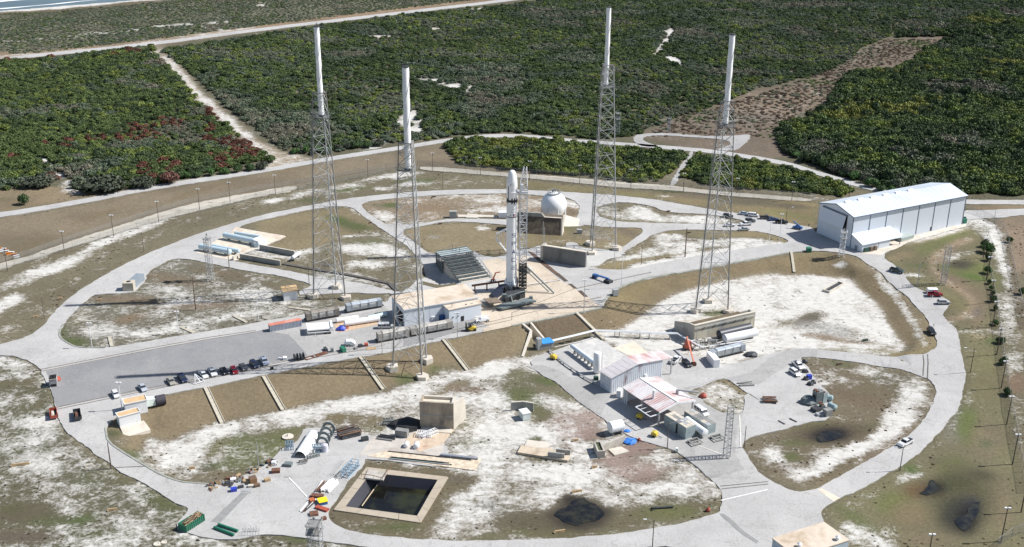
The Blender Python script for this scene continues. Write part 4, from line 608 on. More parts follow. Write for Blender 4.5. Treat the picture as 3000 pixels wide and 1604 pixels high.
def bushes(name, poly, step, size, cols, seed, dens=1.0, hs=1.0, holes=(), lab=None, cat=None, exclude_sand=True, redspots=(), noise_s=38, var=(0,NV), offroad=False):
    r = np.random.default_rng(seed)
    ws = np.array([Gz(p, U) for p in poly]); x0, y0 = ws.min(0); x1, y1 = ws.max(0)
    x0 = max(x0, -1150); x1 = min(x1, 1250); y1 = min(y1, 1950)
    X, Y = np.meshgrid(np.arange(x0, x1, step), np.arange(y0, y1, step)); X = (X+r.uniform(-.5, .5, X.shape)*step).ravel(); Y = (Y+r.uniform(-.5, .5, Y.shape)*step).ravel()
    keep = np.abs(X) < 260+Y*.50; X, Y = X[keep], Y[keep]
    zz = H(X, Y); px, py = proj(X, Y, zz)
    ok = inpoly(px, py, poly)&(r.random(len(X)) < dens)
    for h in holes: ok &= ~inpoly(px, py, h)
    if exclude_sand:                                            # leave the painted bare patches open
        ix = np.clip(np.searchsorted(AX, X), 0, nx_-1); iy = np.clip(np.searchsorted(AY, Y), 0, ny_-1); s_ = sand[iy*nx_+ix]; ok &= (s_ < .62)
    ix = np.clip(np.searchsorted(AX, X), 1, nx_-1); iy = np.clip(np.searchsorted(AY, Y), 1, ny_-1); k_ = iy*nx_+ix; ok &= ~(drop_m[k_]|drop_m[k_-1]|drop_m[k_-nx_])
    if offroad:
        ix = np.clip(np.searchsorted(AX, X), 1, nx_-1); iy = np.clip(np.searchsorted(AY, Y), 1, ny_-1); k_ = iy*nx_+ix; dd = drop_m | mkb
        ok &= ~(dd[k_] | dd[k_-1] | dd[k_-nx_] | dd[k_-nx_-1]) & (r.random(len(X)) > .35+sand[k_]*.5) & (sand[k_] > .09) & (gcol[k_].sum(1) > .12)
    X, Y, zz, px, py = X[ok], Y[ok], zz[ok], px[ok], py[ok]; N = len(X)
    n1 = vnoise(X+5000, Y+5000, noise_s, seed)*.6+vnoise(X+5000, Y+5000, noise_s*.35, seed+1)*.4; n2 = vnoise(X+5000, Y+5000, noise_s*1.7, seed+2)*.7+r.random(N)*.3
    order = np.argsort(np.argsort(n1*.88+r.random(N)*.12))/max(N, 1)
    wts = np.cumsum([c[1] for c in cols]); wts = wts/wts[-1]; ci = np.searchsorted(wts, order); ci = np.clip(ci, 0, len(cols)-1)
    tint = np.array([c[0] for c in cols])[ci]*(.8+.45*r.random((N,1)))
    for (c, rx, ry, tcol) in redspots:
        d = ((px-c[0])/rx)**2+((py-c[1])/ry)**2; k = (d < 1)&(r.random(N) < .55); tint[k] = np.array(tcol)*(.7+.6*r.random((k.sum(),1)))
    if offroad: tint = gcol[k_[ok]]*(.45+.5*r.random((N,1)))
    sc = size[0]+(size[1]-size[0])*n2; sc *= (.7+.6*r.random(N))
    me = bpy.data.meshes.new(name); me.vertices.add(N); me.vertices.foreach_set('co', np.stack([X, Y, zz-.15], 1).astype(np.float32).ravel())
    t = me.color_attributes.new('tint', 'FLOAT_COLOR', 'POINT'); t.data.foreach_set('color', np.concatenate([tint, np.ones((N,1))], 1).astype(np.float32).ravel())
    for nm, val in (('bscale', sc), ('brot', r.random(N)*6.28), ('hsc', hs*(.75+.5*r.random(N)))):
        a = me.attributes.new(nm, 'FLOAT', 'POINT'); a.data.foreach_set('value', val.astype(np.float32))
    a = me.attributes.new('bid', 'INT', 'POINT'); a.data.foreach_set('value', r.integers(var[0], var[1], N).astype(np.int32))
    o = link(name, me); ng = bpy.data.node_groups.new(name, 'GeometryNodeTree')
    ng.interface.new_socket('Geometry', in_out='INPUT', socket_type='NodeSocketGeometry'); ng.interface.new_socket('Geometry', in_out='OUTPUT', socket_type='NodeSocketGeometry')
    gi = ng.nodes.new('NodeGroupInput'); go = ng.nodes.new('NodeGroupOutput'); L = ng.links.new
    def na(nm, ty):
        q = ng.nodes.new('GeometryNodeInputNamedAttribute'); q.data_type = ty; q.inputs[0].default_value = nm; return q.outputs[0]
    ci_ = ng.nodes.new('GeometryNodeCollectionInfo'); ci_.inputs['Collection'].default_value = BC; ci_.inputs['Separate Children'].default_value = True; ci_.inputs['Reset Children'].default_value = True
    ip = ng.nodes.new('GeometryNodeInstanceOnPoints'); L(gi.outputs[0], ip.inputs['Points']); L(ci_.outputs[0], ip.inputs['Instance'])
    ip.inputs['Pick Instance'].default_value = True; L(na('bid', 'INT'), ip.inputs['Instance Index'])
    cr_ = ng.nodes.new('ShaderNodeCombineXYZ'); L(na('brot', 'FLOAT'), cr_.inputs[2]); L(cr_.outputs[0], ip.inputs['Rotation'])
    ml = ng.nodes.new('ShaderNodeMath'); ml.operation = 'MULTIPLY'; L(na('bscale', 'FLOAT'), ml.inputs[0]); L(na('hsc', 'FLOAT'), ml.inputs[1])
    cs = ng.nodes.new('ShaderNodeCombineXYZ'); s_ = na('bscale', 'FLOAT'); L(s_, cs.inputs[0]); L(s_, cs.inputs[1]); L(ml.outputs[0], cs.inputs[2]); L(cs.outputs[0], ip.inputs['Scale'])
    L(ip.outputs[0], go.inputs[0]); md = o.modifiers.new('scatter', 'NODES'); md.node_group = ng
    tagset(o, lab, cat, kind='stuff'); print(name, N); return o
reds = [(F(230+q[0]*.0,0),1,1,RUST) for q in []]
REDS = [(T(0,1)(x, y), rx, ry, RUST) for x, y, rx, ry in [(960,25,40,12),(1290,20,50,10),(680,90,16,12),(1720,300,34,18),(1450,340,26,16),(2200,230,36,18),(2480,130,44,16),(2350,60,44,14),(480,100,14,14),(120,215,30,6),(2450,190,40,20),(560,420,16,10),(1600,420,20,10),(2100,30,60,9),(1600,10,30,9),(2300,330,40,8)]]+[(T(0,0)(x, y), rx, ry, RUST) for x, y, rx, ry in [(1150,555,10,8),(1330,530,22,8),(1340,1300,26,14),(1700,1250,50,14),(1480,1310,26,12),(2170,1150,40,16),(2090,1290,24,12),(2450,1340,26,10),(1650,640,18,8),(1770,720,16,10),(1480,1350,60,10),(350,600,60,7),(560,570,40,7),(50,620,20,6),(2080,1060,14,10),(2000,990,16,10)]]
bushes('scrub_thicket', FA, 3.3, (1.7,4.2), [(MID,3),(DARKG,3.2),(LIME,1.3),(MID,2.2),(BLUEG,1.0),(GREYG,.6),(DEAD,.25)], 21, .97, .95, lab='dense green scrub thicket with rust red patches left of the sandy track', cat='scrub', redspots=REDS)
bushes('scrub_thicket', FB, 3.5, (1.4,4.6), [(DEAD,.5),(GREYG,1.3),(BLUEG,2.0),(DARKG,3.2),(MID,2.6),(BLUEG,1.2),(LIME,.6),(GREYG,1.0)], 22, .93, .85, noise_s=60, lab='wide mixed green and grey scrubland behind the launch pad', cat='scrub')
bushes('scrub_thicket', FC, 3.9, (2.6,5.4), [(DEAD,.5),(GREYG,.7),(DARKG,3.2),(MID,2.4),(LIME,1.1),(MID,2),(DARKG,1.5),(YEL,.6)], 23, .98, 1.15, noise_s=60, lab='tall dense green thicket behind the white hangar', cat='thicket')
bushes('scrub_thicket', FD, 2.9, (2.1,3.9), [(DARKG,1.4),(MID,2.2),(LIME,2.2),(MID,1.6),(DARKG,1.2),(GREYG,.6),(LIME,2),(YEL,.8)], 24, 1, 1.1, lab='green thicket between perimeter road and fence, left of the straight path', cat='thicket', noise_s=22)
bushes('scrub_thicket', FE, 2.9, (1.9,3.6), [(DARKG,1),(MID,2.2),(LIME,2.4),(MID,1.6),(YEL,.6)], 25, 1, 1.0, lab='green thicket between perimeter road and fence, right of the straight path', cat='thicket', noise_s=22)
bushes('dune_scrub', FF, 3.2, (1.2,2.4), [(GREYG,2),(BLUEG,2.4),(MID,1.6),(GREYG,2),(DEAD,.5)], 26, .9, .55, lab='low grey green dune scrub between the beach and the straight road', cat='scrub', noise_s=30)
bushes('clearing_shrub', CLEAR, 3.6, (.9,2.3), [((.135,.10,.075),3),(GREYG,1.6),((.12,.095,.075),2.4),(MID,1)], 27, .85, .5, lab='sparse low shrubs dotted over the brown clearing', cat='shrub', exclude_sand=False)
bushes('weed_tufts', P(F, -200,420, 700,425, 1150,345, 2600,490, 2900,1500, -400,1500), 2.3, (.28,.62), [((.17,.15,.08),3),((.10,.12,.045),2),((.23,.19,.11),2),((.07,.085,.035),1.5),((.25,.22,.15),1)], 28, .8, .55, holes=(FA,FD,FE,FC), lab='low weeds and dry grass tufts scattered over sand and turf', cat='weeds', exclude_sand=False, noise_s=12, var=(6,9), offroad=True)
# ------------------------------------------------------------ object library
class MB:
    def __init__(s): s.v = []; s.f = []
    def add(s, v, f):
        k = len(s.v); s.v += [tuple(q) for q in v]; s.f += [tuple(k+i for i in t) for t in f]; return s
    def hexa(s, p): return s.add(p, [(3,2,1,0),(4,5,6,7),(0,1,5,4),(1,2,6,5),(2,3,7,6),(3,0,4,7)])
    def box(s, x0, x1, y0, y1, z0, z1, tx=0, ty=0):
        return s.hexa([(x0,y0,z0),(x1,y0,z0),(x1,y1,z0),(x0,y1,z0),(x0+tx,y0+ty,z1),(x1-tx,y0+ty,z1),(x1-tx,y1-ty,z1),(x0+tx,y1-ty,z1)])
    def _fr(s, p, q):
        p = Vector(p); q = Vector(q); d = (q-p).normalized(); u = d.cross(Vector((0,0,1)))
        if u.length < .01: u = Vector((1,0,0))
        u.normalize(); return p, q, u, u.cross(d)
    def beam(s, p, q, w, h=None):
        h = h or w; p, q, u, n = s._fr(p, q); c = [(-w/2,-h/2),(w/2,-h/2),(w/2,h/2),(-w/2,h/2)]
        return s.hexa([p+u*a+n*b for a, b in c]+[q+u*a+n*b for a, b in c])
    def tube(s, p, q, r, n=8, r2=None):
        r2 = r if r2 is None else r2; p, q, u, nn = s._fr(p, q); A = [2*math.pi*i/n for i in range(n)]
        v = [p+(u*math.cos(a)+nn*math.sin(a))*r for a in A]+[q+(u*math.cos(a)+nn*math.sin(a))*r2 for a in A]
        return s.add(v, [(i, (i+1) % n, n+(i+1) % n, n+i) for i in range(n)]+[tuple(range(n))[::-1], tuple(range(n, 2*n))])
    def tank(s, p, q, r, n=14, dome=.35):
        p, q, u, nn = s._fr(p, q); d = (q-p).normalized(); pr = [(-dome*r,0.02),(-dome*r*.8,.45*r),(-dome*r*.4,.8*r),(0,r)]
        ring = [(p+d*a, b) for a, b in pr]+[(q-d*a, b) for a, b in pr[::-1]]
        v = []; f = []
        for c, b in ring: v += [c+(u*math.cos(2*math.pi*i/n)+nn*math.sin(2*math.pi*i/n))*b for i in range(n)]
        for k in range(len(ring)-1): f += [(k*n+i, k*n+(i+1) % n, (k+1)*n+(i+1) % n, (k+1)*n+i) for i in range(n)]
        f += [tuple(range(n))[::-1], tuple(range((len(ring)-1)*n, len(ring)*n))]; return s.add(v, f)
    def lathe(s, prof, n=20, c=(0,0)):
        v = []; f = []
        for r, z in prof: v += [(c[0]+r*math.cos(2*math.pi*i/n), c[1]+r*math.sin(2*math.pi*i/n), z) for i in range(n)]
        for k in range(len(prof)-1): f += [(k*n+i, k*n+(i+1) % n, (k+1)*n+(i+1) % n, (k+1)*n+i) for i in range(n)]
        f += [tuple(range(n))[::-1], tuple(range((len(prof)-1)*n, len(prof)*n))]; return s.add(v, f)
    def prism(s, pts, z0, z1):
        n = len(pts); z = z0 if isinstance(z0, (list, tuple)) else [z0]*n; y = z1 if isinstance(z1, (list, tuple)) else [z1]*n
        return s.add([(p[0],p[1],z[i]) for i, p in enumerate(pts)]+[(p[0],p[1],y[i]) for i, p in enumerate(pts)], [tuple(range(n))[::-1], tuple(range(n, 2*n))]+[(i, (i+1) % n, n+(i+1) % n, n+i) for i in range(n)])
    def side(s, prof, y0, y1, inset=0, zi=None):
        """side outline (x,z) extruded across y"""
        n = len(prof); top = zi if zi is not None else 1e9
        return s.add([(x, y0+(inset if z > top else 0), z) for x, z in prof]+[(x, y1-(inset if z > top else 0), z) for x, z in prof], [tuple(range(n)), tuple(range(n, 2*n))[::-1]]+[(i, n+i, n+(i+1) % n, (i+1) % n) for i in range(n)])
    def mesh(s, name, m, smooth=False):
        me = mkmesh(name, s.v, s.f, m, smooth); return me
CLIPZ = []
def fixn(me):
    import bmesh
    bm = bmesh.new(); bm.from_mesh(me); bmesh.ops.recalc_face_normals(bm, faces=bm.faces); bm.to_mesh(me); bm.free(); return me
def part(par, name, mb, m, smooth=False, label=None):
    o = link(name, fixn(mb.mesh(name, m, smooth)), par)
    if label: o['label'] = label
    return o
def smooth_by_angle(o, deg=40):
    me = o.data; me.polygons.foreach_set('use_smooth', [True]*len(me.polygons))
    import bmesh
    bm = bmesh.new(); bm.from_mesh(me); a = math.radians(deg)
    for e in bm.edges: e.smooth = len(e.link_faces) == 2 and e.calc_face_angle(0) < a
    bm.to_mesh(me); bm.free()
def thing(name, label, cat, loc=(0,0,0), rz=0, group=None):
    o = bpy.data.objects.new(name, None); COL.objects.link(o); o.location = loc; o.rotation_euler = (0,0,rz); o.empty_display_size = .5
    return tagset(o, label, cat, group)
def solo(name, label, cat, mb, m, loc=(0,0,0), rz=0, group=None, smooth=False):
    o = part(None, name, mb, m, smooth); o.location = loc; o.rotation_euler = (0,0,rz); return tagset(o, label, cat, group)
def copytree(src, loc, rz=None, label=None, group=None, mats=None):
    def cp(o, par):
        c = o.copy(); COL.objects.link(c); c.parent = par
        if mats and c.type == 'MESH' and o.name.split('.')[0] in mats and len(c.material_slots):
            c.material_slots[0].link = 'OBJECT'; c.material_slots[0].material = mats[o.name.split('.')[0]]
        for ch in list(o.children): cp(ch, c)
        return c
    kids = list(src.children); r = src.copy(); COL.objects.link(r)
    for ch in kids: cp(ch, r)
    r.location = loc
    if rz is not None: r.rotation_euler = (0,0,rz)
    if label: r['label'] = label
    if group: r['group'] = group
    return r
class Fr:
    """local frame: origin at ground pixel a, +x towards ground pixel b, +y away from it to the left"""
    def __init__(s, a, b, dz=0, z=None):
        A = G(a, dz); B = G(b, dz)
        if z is not None: A = np.array([*Gz(a, z), z]); B = np.array([*Gz(b, z), z])
        s.o = A; d = (B-A)[:2]; s.L = float(np.linalg.norm(d)); s.rz = math.atan2(d[1], d[0]); s.c, s.s = d/s.L; s.dz = dz
        s.loc = (A[0], A[1], A[2]+(0 if z is not None else 0))
    def at(s, p, z=0.0):
        """local x,y of pixel p seen at height z above the frame's base"""
        q = Gz(p, s.o[2]+z)-s.o[:2]; return (q[0]*s.c+q[1]*s.s, -q[0]*s.s+q[1]*s.c)
    def w(s, x, y, z=0): return (s.o[0]+x*s.c-y*s.s, s.o[1]+x*s.s+y*s.c, s.o[2]+z)
def hz(base, top):
    """height above the ground at pixel base of the point straight above it seen at pixel top"""
    g = G(base); lo, hi = 0., 200.
    for _ in range(40):
        m_ = (lo+hi)/2
        if proj(g[0], g[1], g[2]+m_)[1] > top[1]: lo = m_
        else: hi = m_
    return (lo+hi)/2
# common materials
M_WHITE = mat('white_painted_steel', (.78,.79,.80), .55, var=.05, scale=.5, dirt=(.62,.60,.56), dscale=.15, dlo=.55, dhi=.85)
M_WHITE2 = mat('white_paint_clean', (.88,.88,.88), .4, var=.03)
M_GALV = mat('galvanized_steel', (.40,.41,.41), .65, .1, var=.12, scale=.3)
M_GALVD = mat('weathered_steel', (.27,.27,.26), .7, .1, var=.2, scale=.2, dirt=(.20,.14,.10), dscale=.1)
M_DARK = mat('dark_steel', (.055,.06,.065), .6, .2, var=.3, scale=.8)
M_STEELG = mat('green_grey_steel', (.17,.20,.20), .6, .1, var=.15, scale=.5)
M_CONC = mat('concrete', (.46,.43,.38), .9, var=.1, scale=.4, dirt=(.30,.27,.23), dscale=.25, bump=.1)
M_CONCL = mat('pale_concrete', (.60,.55,.47), .9, var=.08, scale=.4, dirt=(.45,.40,.33), dscale=.2)
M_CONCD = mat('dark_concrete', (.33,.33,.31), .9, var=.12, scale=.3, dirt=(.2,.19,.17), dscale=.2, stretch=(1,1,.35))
M_TANROOF = mat('tan_gravel_roof', (.62,.53,.43), .95, var=.08, scale=.4, dirt=(.40,.30,.20), dscale=.12)
M_ORROOF = mat('orange_tan_roof', (.58,.40,.22), .95, var=.12, scale=.8, dirt=(.35,.25,.15), dscale=.3)
M_WALLW = mat('white_wall', (.74,.75,.76), .8, var=.04, scale=.3, dirt=(.55,.53,.50), dscale=.3, dlo=.6, dhi=.8)
M_GLASS = mat('dark_glass', (.03,.04,.05), .15, var=.05)
M_TYRE = mat('tyre', (.025,.025,.025), .85); M_RIM = mat('rim', (.45,.45,.46), .4, .7)
M_RUST = mat('rusty_steel', (.17,.075,.045), .85, var=.3, scale=1, dirt=(.08,.05,.04), dscale=.5)
M_REDP = mat('red_paint', (.38,.08,.05), .6, var=.15, scale=1)
M_BLUEP = mat('blue_paint', (.045,.14,.36), .5, var=.15); M_BLUEL = mat('light_blue_steel', (.20,.32,.42), .55, var=.2, scale=1)
M_YEL = mat('yellow_paint', (.60,.44,.05), .5, var=.08); M_ORANGE = mat('orange_paint', (.65,.22,.03), .6)
M_GREEN = mat('green_paint', (.02,.17,.10), .55, var=.15); M_GREEND = mat('dark_green_paint', (.03,.08,.06), .6)
M_WOOD = mat('weathered_wood', (.42,.30,.17), .85, var=.2, scale=1.5, dirt=(.25,.17,.1)); M_WOODD = mat('dark_wood', (.15,.10,.07), .9, var=.3)
M_POLE = mat('wooden_pole', (.13,.10,.08), .9, var=.2, scale=.6); M_LAMP = mat('lamp_white', (.75,.75,.75), .4)
M_TARP = mat('blue_tarp', (.04,.20,.62), .5, var=.2, scale=2)
M_BROWNEARTH = mat('earth_fill', (.13,.10,.065), .95, var=.3, scale=.8, dirt=(.2,.17,.09), dscale=.3, bump=.3)
M_BLACK = mat('black_rubber_and_shade', (.02,.02,.022), .8)  # rubber, and also the painted darkness inside doorways and openings
# ------------------------------------------------------------ vehicles
def paint(nm, c): return mat('car_'+nm, c, .3, .2, var=.02)
CARS = {}
def wheels(t, xs, w, r=.34, name='wheel'):
    for x in xs:
        for sy in (-1, 1):
            wh = part(t, name, MB().tube((x, sy*(w/2-.22), r), (x, sy*(w/2+.02), r), r, 12), M_TYRE)
            part(wh, 'rim', MB().tube((x, sy*(w/2-.05), r), (x, sy*(w/2+.035), r), r*.58, 8), M_RIM)
def carproto(kind):
    t = thing('parked_car' if kind in ('sedan','suv','hatch') else ('pickup_truck' if kind == 'pickup' else 'van'), 'x', {'pickup':'truck','van':'van'}.get(kind, 'car'), (0,0,-500))
    p = paint('silver', (.5,.51,.52))
    if kind == 'sedan':
        part(t, 'body', MB().side([(-2.3,.3),(-2.36,.72),(-2.25,.95),(-1.55,1.0),(1.0,.98),(2.0,.85),(2.32,.62),(2.3,.3)], -.9, .9, .1, .9), p)
        part(t, 'windows', MB().hexa([(-1.7,-.8,.98),(1.05,-.8,.97),(1.05,.8,.97),(-1.7,.8,.98),(-1.05,-.62,1.4),(.3,-.62,1.4),(.3,.62,1.4),(-1.05,.62,1.4)]), M_GLASS)
        part(t, 'roof', MB().hexa([(-1.1,-.64,1.39),(.36,-.64,1.39),(.36,.64,1.39),(-1.1,.64,1.39),(-.95,-.55,1.46),(.2,-.55,1.46),(.2,.55,1.46),(-.95,.55,1.46)]), p); wheels(t, (-1.4,1.4), 1.8)
    elif kind in ('suv', 'hatch'):
        h = 1.72 if kind == 'suv' else 1.5
        part(t, 'body', MB().side([(-2.3,.35),(-2.38,.8),(-2.3,1.08),(1.0,1.06),(2.0,.95),(2.32,.7),(2.3,.35)], -.93, .93, .08, 1.0), p)
        part(t, 'windows', MB().hexa([(-2.28,-.84,1.06),(1.05,-.84,1.05),(1.05,.84,1.05),(-2.28,.84,1.06),(-1.95,-.7,h-.06),(.4,-.7,h-.06),(.4,.7,h-.06),(-1.95,.7,h-.06)]), M_GLASS)
        part(t, 'roof', MB().hexa([(-2.02,-.73,h-.08),(.45,-.73,h-.08),(.45,.73,h-.08),(-2.02,.73,h-.08),(-1.9,-.62,h),(.3,-.62,h),(.3,.62,h),(-1.9,.62,h)]), p); wheels(t, (-1.42,1.42), 1.86, .37)
    elif kind == 'pickup':
        part(t, 'body', MB().side([(-.6,.45),(-.6,1.15),(1.25,1.15),(2.55,1.08),(2.8,.85),(2.8,.45)], -.98, .98, .06, 1.1), p)
        part(t, 'windows', MB().hexa([(-.62,-.88,1.15),(1.35,-.88,1.13),(1.35,.88,1.13),(-.62,.88,1.15),(-.5,-.72,1.78),(.75,-.72,1.78),(.75,.72,1.78),(-.5,.72,1.78)]), M_GLASS)
        part(t, 'roof', MB().hexa([(-.58,-.76,1.76),(.82,-.76,1.76),(.82,.76,1.76),(-.58,.76,1.76),(-.48,-.66,1.86),(.68,-.66,1.86),(.68,.66,1.86),(-.48,.66,1.86)]), p)
        part(t, 'bed', MB().box(-2.8,-.62,-.98,-.84,.45,1.2).box(-2.8,-.62,.84,.98,.45,1.2).box(-2.8,-2.68,-.84,.84,.45,1.18), p)
        part(t, 'bed_floor', MB().box(-2.68,-.62,-.84,.84,.5,.62), M_BLACK); wheels(t, (-1.75,1.8), 1.96, .4)
    elif kind == 'van':
        part(t, 'body', MB().side([(-2.7,.4),(-2.75,1.2),(1.7,1.2),(2.5,1.05),(2.7,.8),(2.7,.4)], -1., 1., .03, 1.1), p)
        part(t, 'windows', MB().hexa([(-2.72,-.96,1.2),(1.75,-.96,1.2),(1.75,.96,1.2),(-2.72,.96,1.2),(-2.6,-.88,1.85),(1.05,-.88,1.85),(1.05,.88,1.85),(-2.6,.88,1.85)]), M_GLASS)
        part(t, 'roof', MB().hexa([(-2.66,-.91,1.83),(1.15,-.91,1.83),(1.15,.91,1.83),(-2.66,.91,1.83),(-2.5,-.75,2.05),(.9,-.75,2.05),(.9,.75,2.05),(-2.5,.75,2.05)]), p)
        part(t, 'pillar', MB().box(-1.35,-1.2,-.985,.985,1.2,1.84).box(.1,.25,-.985,.985,1.2,1.84), p); wheels(t, (-1.6,1.75), 2.0, .38)
    for sy in (-1, 1):
        fx = {'sedan':2.28,'suv':2.3,'hatch':2.3,'pickup':2.76,'van':2.66}[kind]
        part(t, 'headlight', MB().box(fx-.05,fx+.05,sy*.72-.15,sy*.72+.15,.66,.82), M_LAMP)
        part(t, 'tail_light', MB().box(-fx-.08,-fx+.02,sy*.75-.1,sy*.75+.1,.72,.95), M_REDP)
    CARS[kind] = t; return t
USEDCAR = set()
def car(kind, col, rear, front, label, group=None, scale=1, z=None):
    scale *= 1.12
    """rear, front: pixels of the ground under the rear and front ends"""
    t = CARS.get(kind) or carproto(kind); a = G(rear); b = G(front); d = (b-a)[:2]; c = (a+b)/2
    loc = (c[0], c[1], float(H(c[0], c[1]))+.16); rz = math.atan2(d[1], d[0]); pm = paint(*col)
    mats = {'body':pm, 'roof':pm, 'bed':pm, 'pillar':pm}
    if kind not in USEDCAR:
        USEDCAR.add(kind); t.location = loc; t.rotation_euler = (0,0,rz); t['label'] = label
        if group: t['group'] = group
        for ch in t.children:
            if ch.name.split('.')[0] in mats: ch.material_slots[0].link = 'OBJECT'; ch.material_slots[0].material = pm
        o = t
    else: o = copytree(t, loc, rz, label, group, mats)
    if not group and 'group' in o.keys() and kind in USEDCAR and o is not t: del o['group']
    o.scale = (scale,)*3; return o
WHT, SIL, BLK, REDC, NAVY, GRY, GRN, TANC, BLUC = ('white',(.78,.78,.78)), ('silver',(.45,.46,.48)), ('black',(.015,.016,.02)), ('red',(.30,.01,.02)), ('navy',(.02,.03,.07)), ('grey',(.12,.125,.13)), ('green',(.03,.07,.06)), ('tan',(.38,.35,.29)), ('palebl',(.40,.47,.55))
# ------------------------------------------------------------ lightning towers
def lattice_tower(pts, top_r, Htot, Hlat, mast_r, label, npan=15):
    """three-legged tower; pts = world feet, Htot = top of the mast above ground, Hlat = top of the lattice"""
    zb = min(p[2] for p in pts); c = np.mean([p[:2] for p in pts], axis=0)
    t = thing('lightning_tower', label, 'lightning tower', (c[0], c[1], zb), 0, 'four lightning towers around the rocket')
    feet = [Vector((p[0]-c[0], p[1]-c[1], p[2]-zb+1.2)) for p in pts]
    tops = [Vector((f.x*top_r, f.y*top_r, Hlat)) for f in feet]
    def L(i, z): k = (z-1.2)/(Hlat-1.2); return feet[i].lerp(tops[i], k)
    for i in range(3):
        part(t, 'leg', MB().tube(feet[i], tops[i], .30, 8, .2), M_GALVD if i != 2 else M_GALV)
    zs = [1.8]; 
    for k in range(npan): zs.append(1.8+(Hlat-1.8)*(1-(1-(k+1)/npan)**1.18))
    for k in range(npan):
        z0, z1 = zs[k], zs[k+1]; zm = (z0+z1)/2
        for i in range(3):
            j = (i+1) % 3
            part(t, 'strut', MB().beam(L(i, z1), L(j, z1), .14), M_GALV)
            if k < 8:
                mid = (L(i, z1)+L(j, z1))/2
                part(t, 'brace', MB().beam(L(i, z0), mid, .13), M_GALV); part(t, 'brace', MB().beam(L(j, z0), mid, .13), M_GALV)
                part(t, 'brace', MB().beam((L(i, z0)+mid)/2, L(i, z1), .09), M_GALV); part(t, 'brace', MB().beam((L(j, z0)+mid)/2, L(j, z1), .09), M_GALV)
            else:
                part(t, 'brace', MB().beam(L(i, z0), L(j, z1), .12), M_GALV); part(t, 'brace', MB().beam(L(j, z0), L(i, z1), .12), M_GALV)
    zp = Hlat-.78*(Hlat-zs[-4]); R = [L(i, zp)*1.18 for i in range(3)]
    for r in R: r.z = zp
    part(t, 'platform', MB().prism([(r.x, r.y) for r in R], zp, zp+.15), M_GALVD)
    rl = MB()
    for i in range(3):
        a, b = R[i], R[(i+1) % 3]
        for h in (.55, 1.1): rl.beam(a+Vector((0,0,h)), b+Vector((0,0,h)), .06)
        rl.beam(a, a+Vector((0,0,1.1)), .07)
        for q in (.33,.66): rl.beam(a.lerp(b, q), a.lerp(b, q)+Vector((0,0,1.1)), .05)
    part(t, 'railing', rl, M_GALV)
    tr = MB()
    for i in range(3): tr.beam(tops[i]*1.08+Vector((0,0,-.08*Hlat)), tops[(i+1) % 3]*1.08+Vector((0,0,-.08*Hlat)), .3)
    part(t, 'top_ring', tr, M_GALVD)
    zm0 = zs[-3]-.5
    zl = Hlat-(Htot-Hlat)*.36
    ms = part(t, 'mast', MB().lathe([(mast_r, zl), (mast_r, zl+.3), (mast_r, Htot-.4), (mast_r*.9, Htot)], 18), M_WHITE2); smooth_by_angle(ms)
    sv = []; sf = []
    for k in range(3):                                           # spiral strake wound round the mast
        n_ = 90; base = len(sv)
        for q in range(n_+1):
            z = zl+(Htot-zl)*q/n_; a = k*2.094+q/n_*(Htot-zl)/mast_r/4.6
            for rr, dz in ((mast_r*.98,0),(mast_r*1.13,.03),(mast_r*.98,.12)): sv.append((rr*math.cos(a), rr*math.sin(a), z+dz))
        for q in range(n_):
            i0 = base+q*3; sf += [(i0, i0+1, i0+4, i0+3), (i0+1, i0+2, i0+5, i0+4)]
    sm = MB(); sm.add(sv, sf); part(t, 'strake', sm, M_WHITE)
    part(t, 'mast_cap', MB().lathe([(mast_r*1.15, Htot), (mast_r*1.15, Htot+.35), (.15, Htot+.5), (.12, Htot+1.6)], 12), M_DARK)
    part(t, 'mast_ring', MB().lathe([(mast_r*1.2, zl-.15), (mast_r*1.2, zl+.2)], 12), M_DARK)
    cb = MB(); 
    for i in range(3): cb.beam(Vector((0,0,zl)), L(i, zl-2.5), .16); cb.beam(Vector((0,0,zl+(Hlat-zl)*.95)), tops[i], .16)
    part(t, 'mast_stay', cb, M_GALV)
    # cable tray up one leg and a ladder
    ld = MB(); a0, a1 = L(0, 2)*1.06, L(0, Hlat-3)*1.25; a0.z = 2; a1.z = Hlat-3
    for d in (-.22, .22): ld.beam(a0+Vector((d,.1,0)), a1+Vector((d,.1,0)), .06)
    for q in range(int(Hlat/1.2)): p_ = a0.lerp(a1, q/int(Hlat/1.2)); ld.beam(p_+Vector((-.22,.1,0)), p_+Vector((.22,.1,0)), .05)
    part(t, 'ladder', ld, M_GALV)
    for i in range(3):                                           # mass concrete footings
        f = feet[i]; a = math.atan2(f.y, f.x); gz_ = float(H(c[0]+f.x, c[1]+f.y))-zb
        def rp(x, y): return (f.x+x*math.cos(a)-y*math.sin(a), f.y+x*math.sin(a)+y*math.cos(a))
        part(t, 'footing', MB().prism([rp(-1.7,-1.5), rp(1.2,-2.2), rp(2.8,0), rp(1.2,2.2), rp(-1.7,1.5)], gz_-1.5, max(1.0, gz_+1.6)-.2*(i == 1)), M_CONCL)
        part(t, 'base_plate', MB().box(f.x-.6, f.x+.6, f.y-.6, f.y+.6, f.z-.6, f.z+.15), M_DARK)
    return t
TOPS = []
def tower(feetpx, mast_top, lat_top, mast_bottom, mr, label, npan):
    pts = [G(p) for p in feetpx]; c = np.mean(pts, axis=0)
    def hh(p):
        lo, hi = 0., 200.
        for _ in range(40):
            m_ = (lo+hi)/2
            if proj(c[0], c[1], c[2]+m_)[1] > p[1]: lo = m_
            else: hi = m_
        return lo
    Ht, Hl = hh(mast_top), hh(lat_top); TOPS.append(Vector((c[0], c[1], c[2]+Ht+.5)))
    return lattice_tower(pts, .0 or tower.tr, Ht, Hl, mr, label, npan)
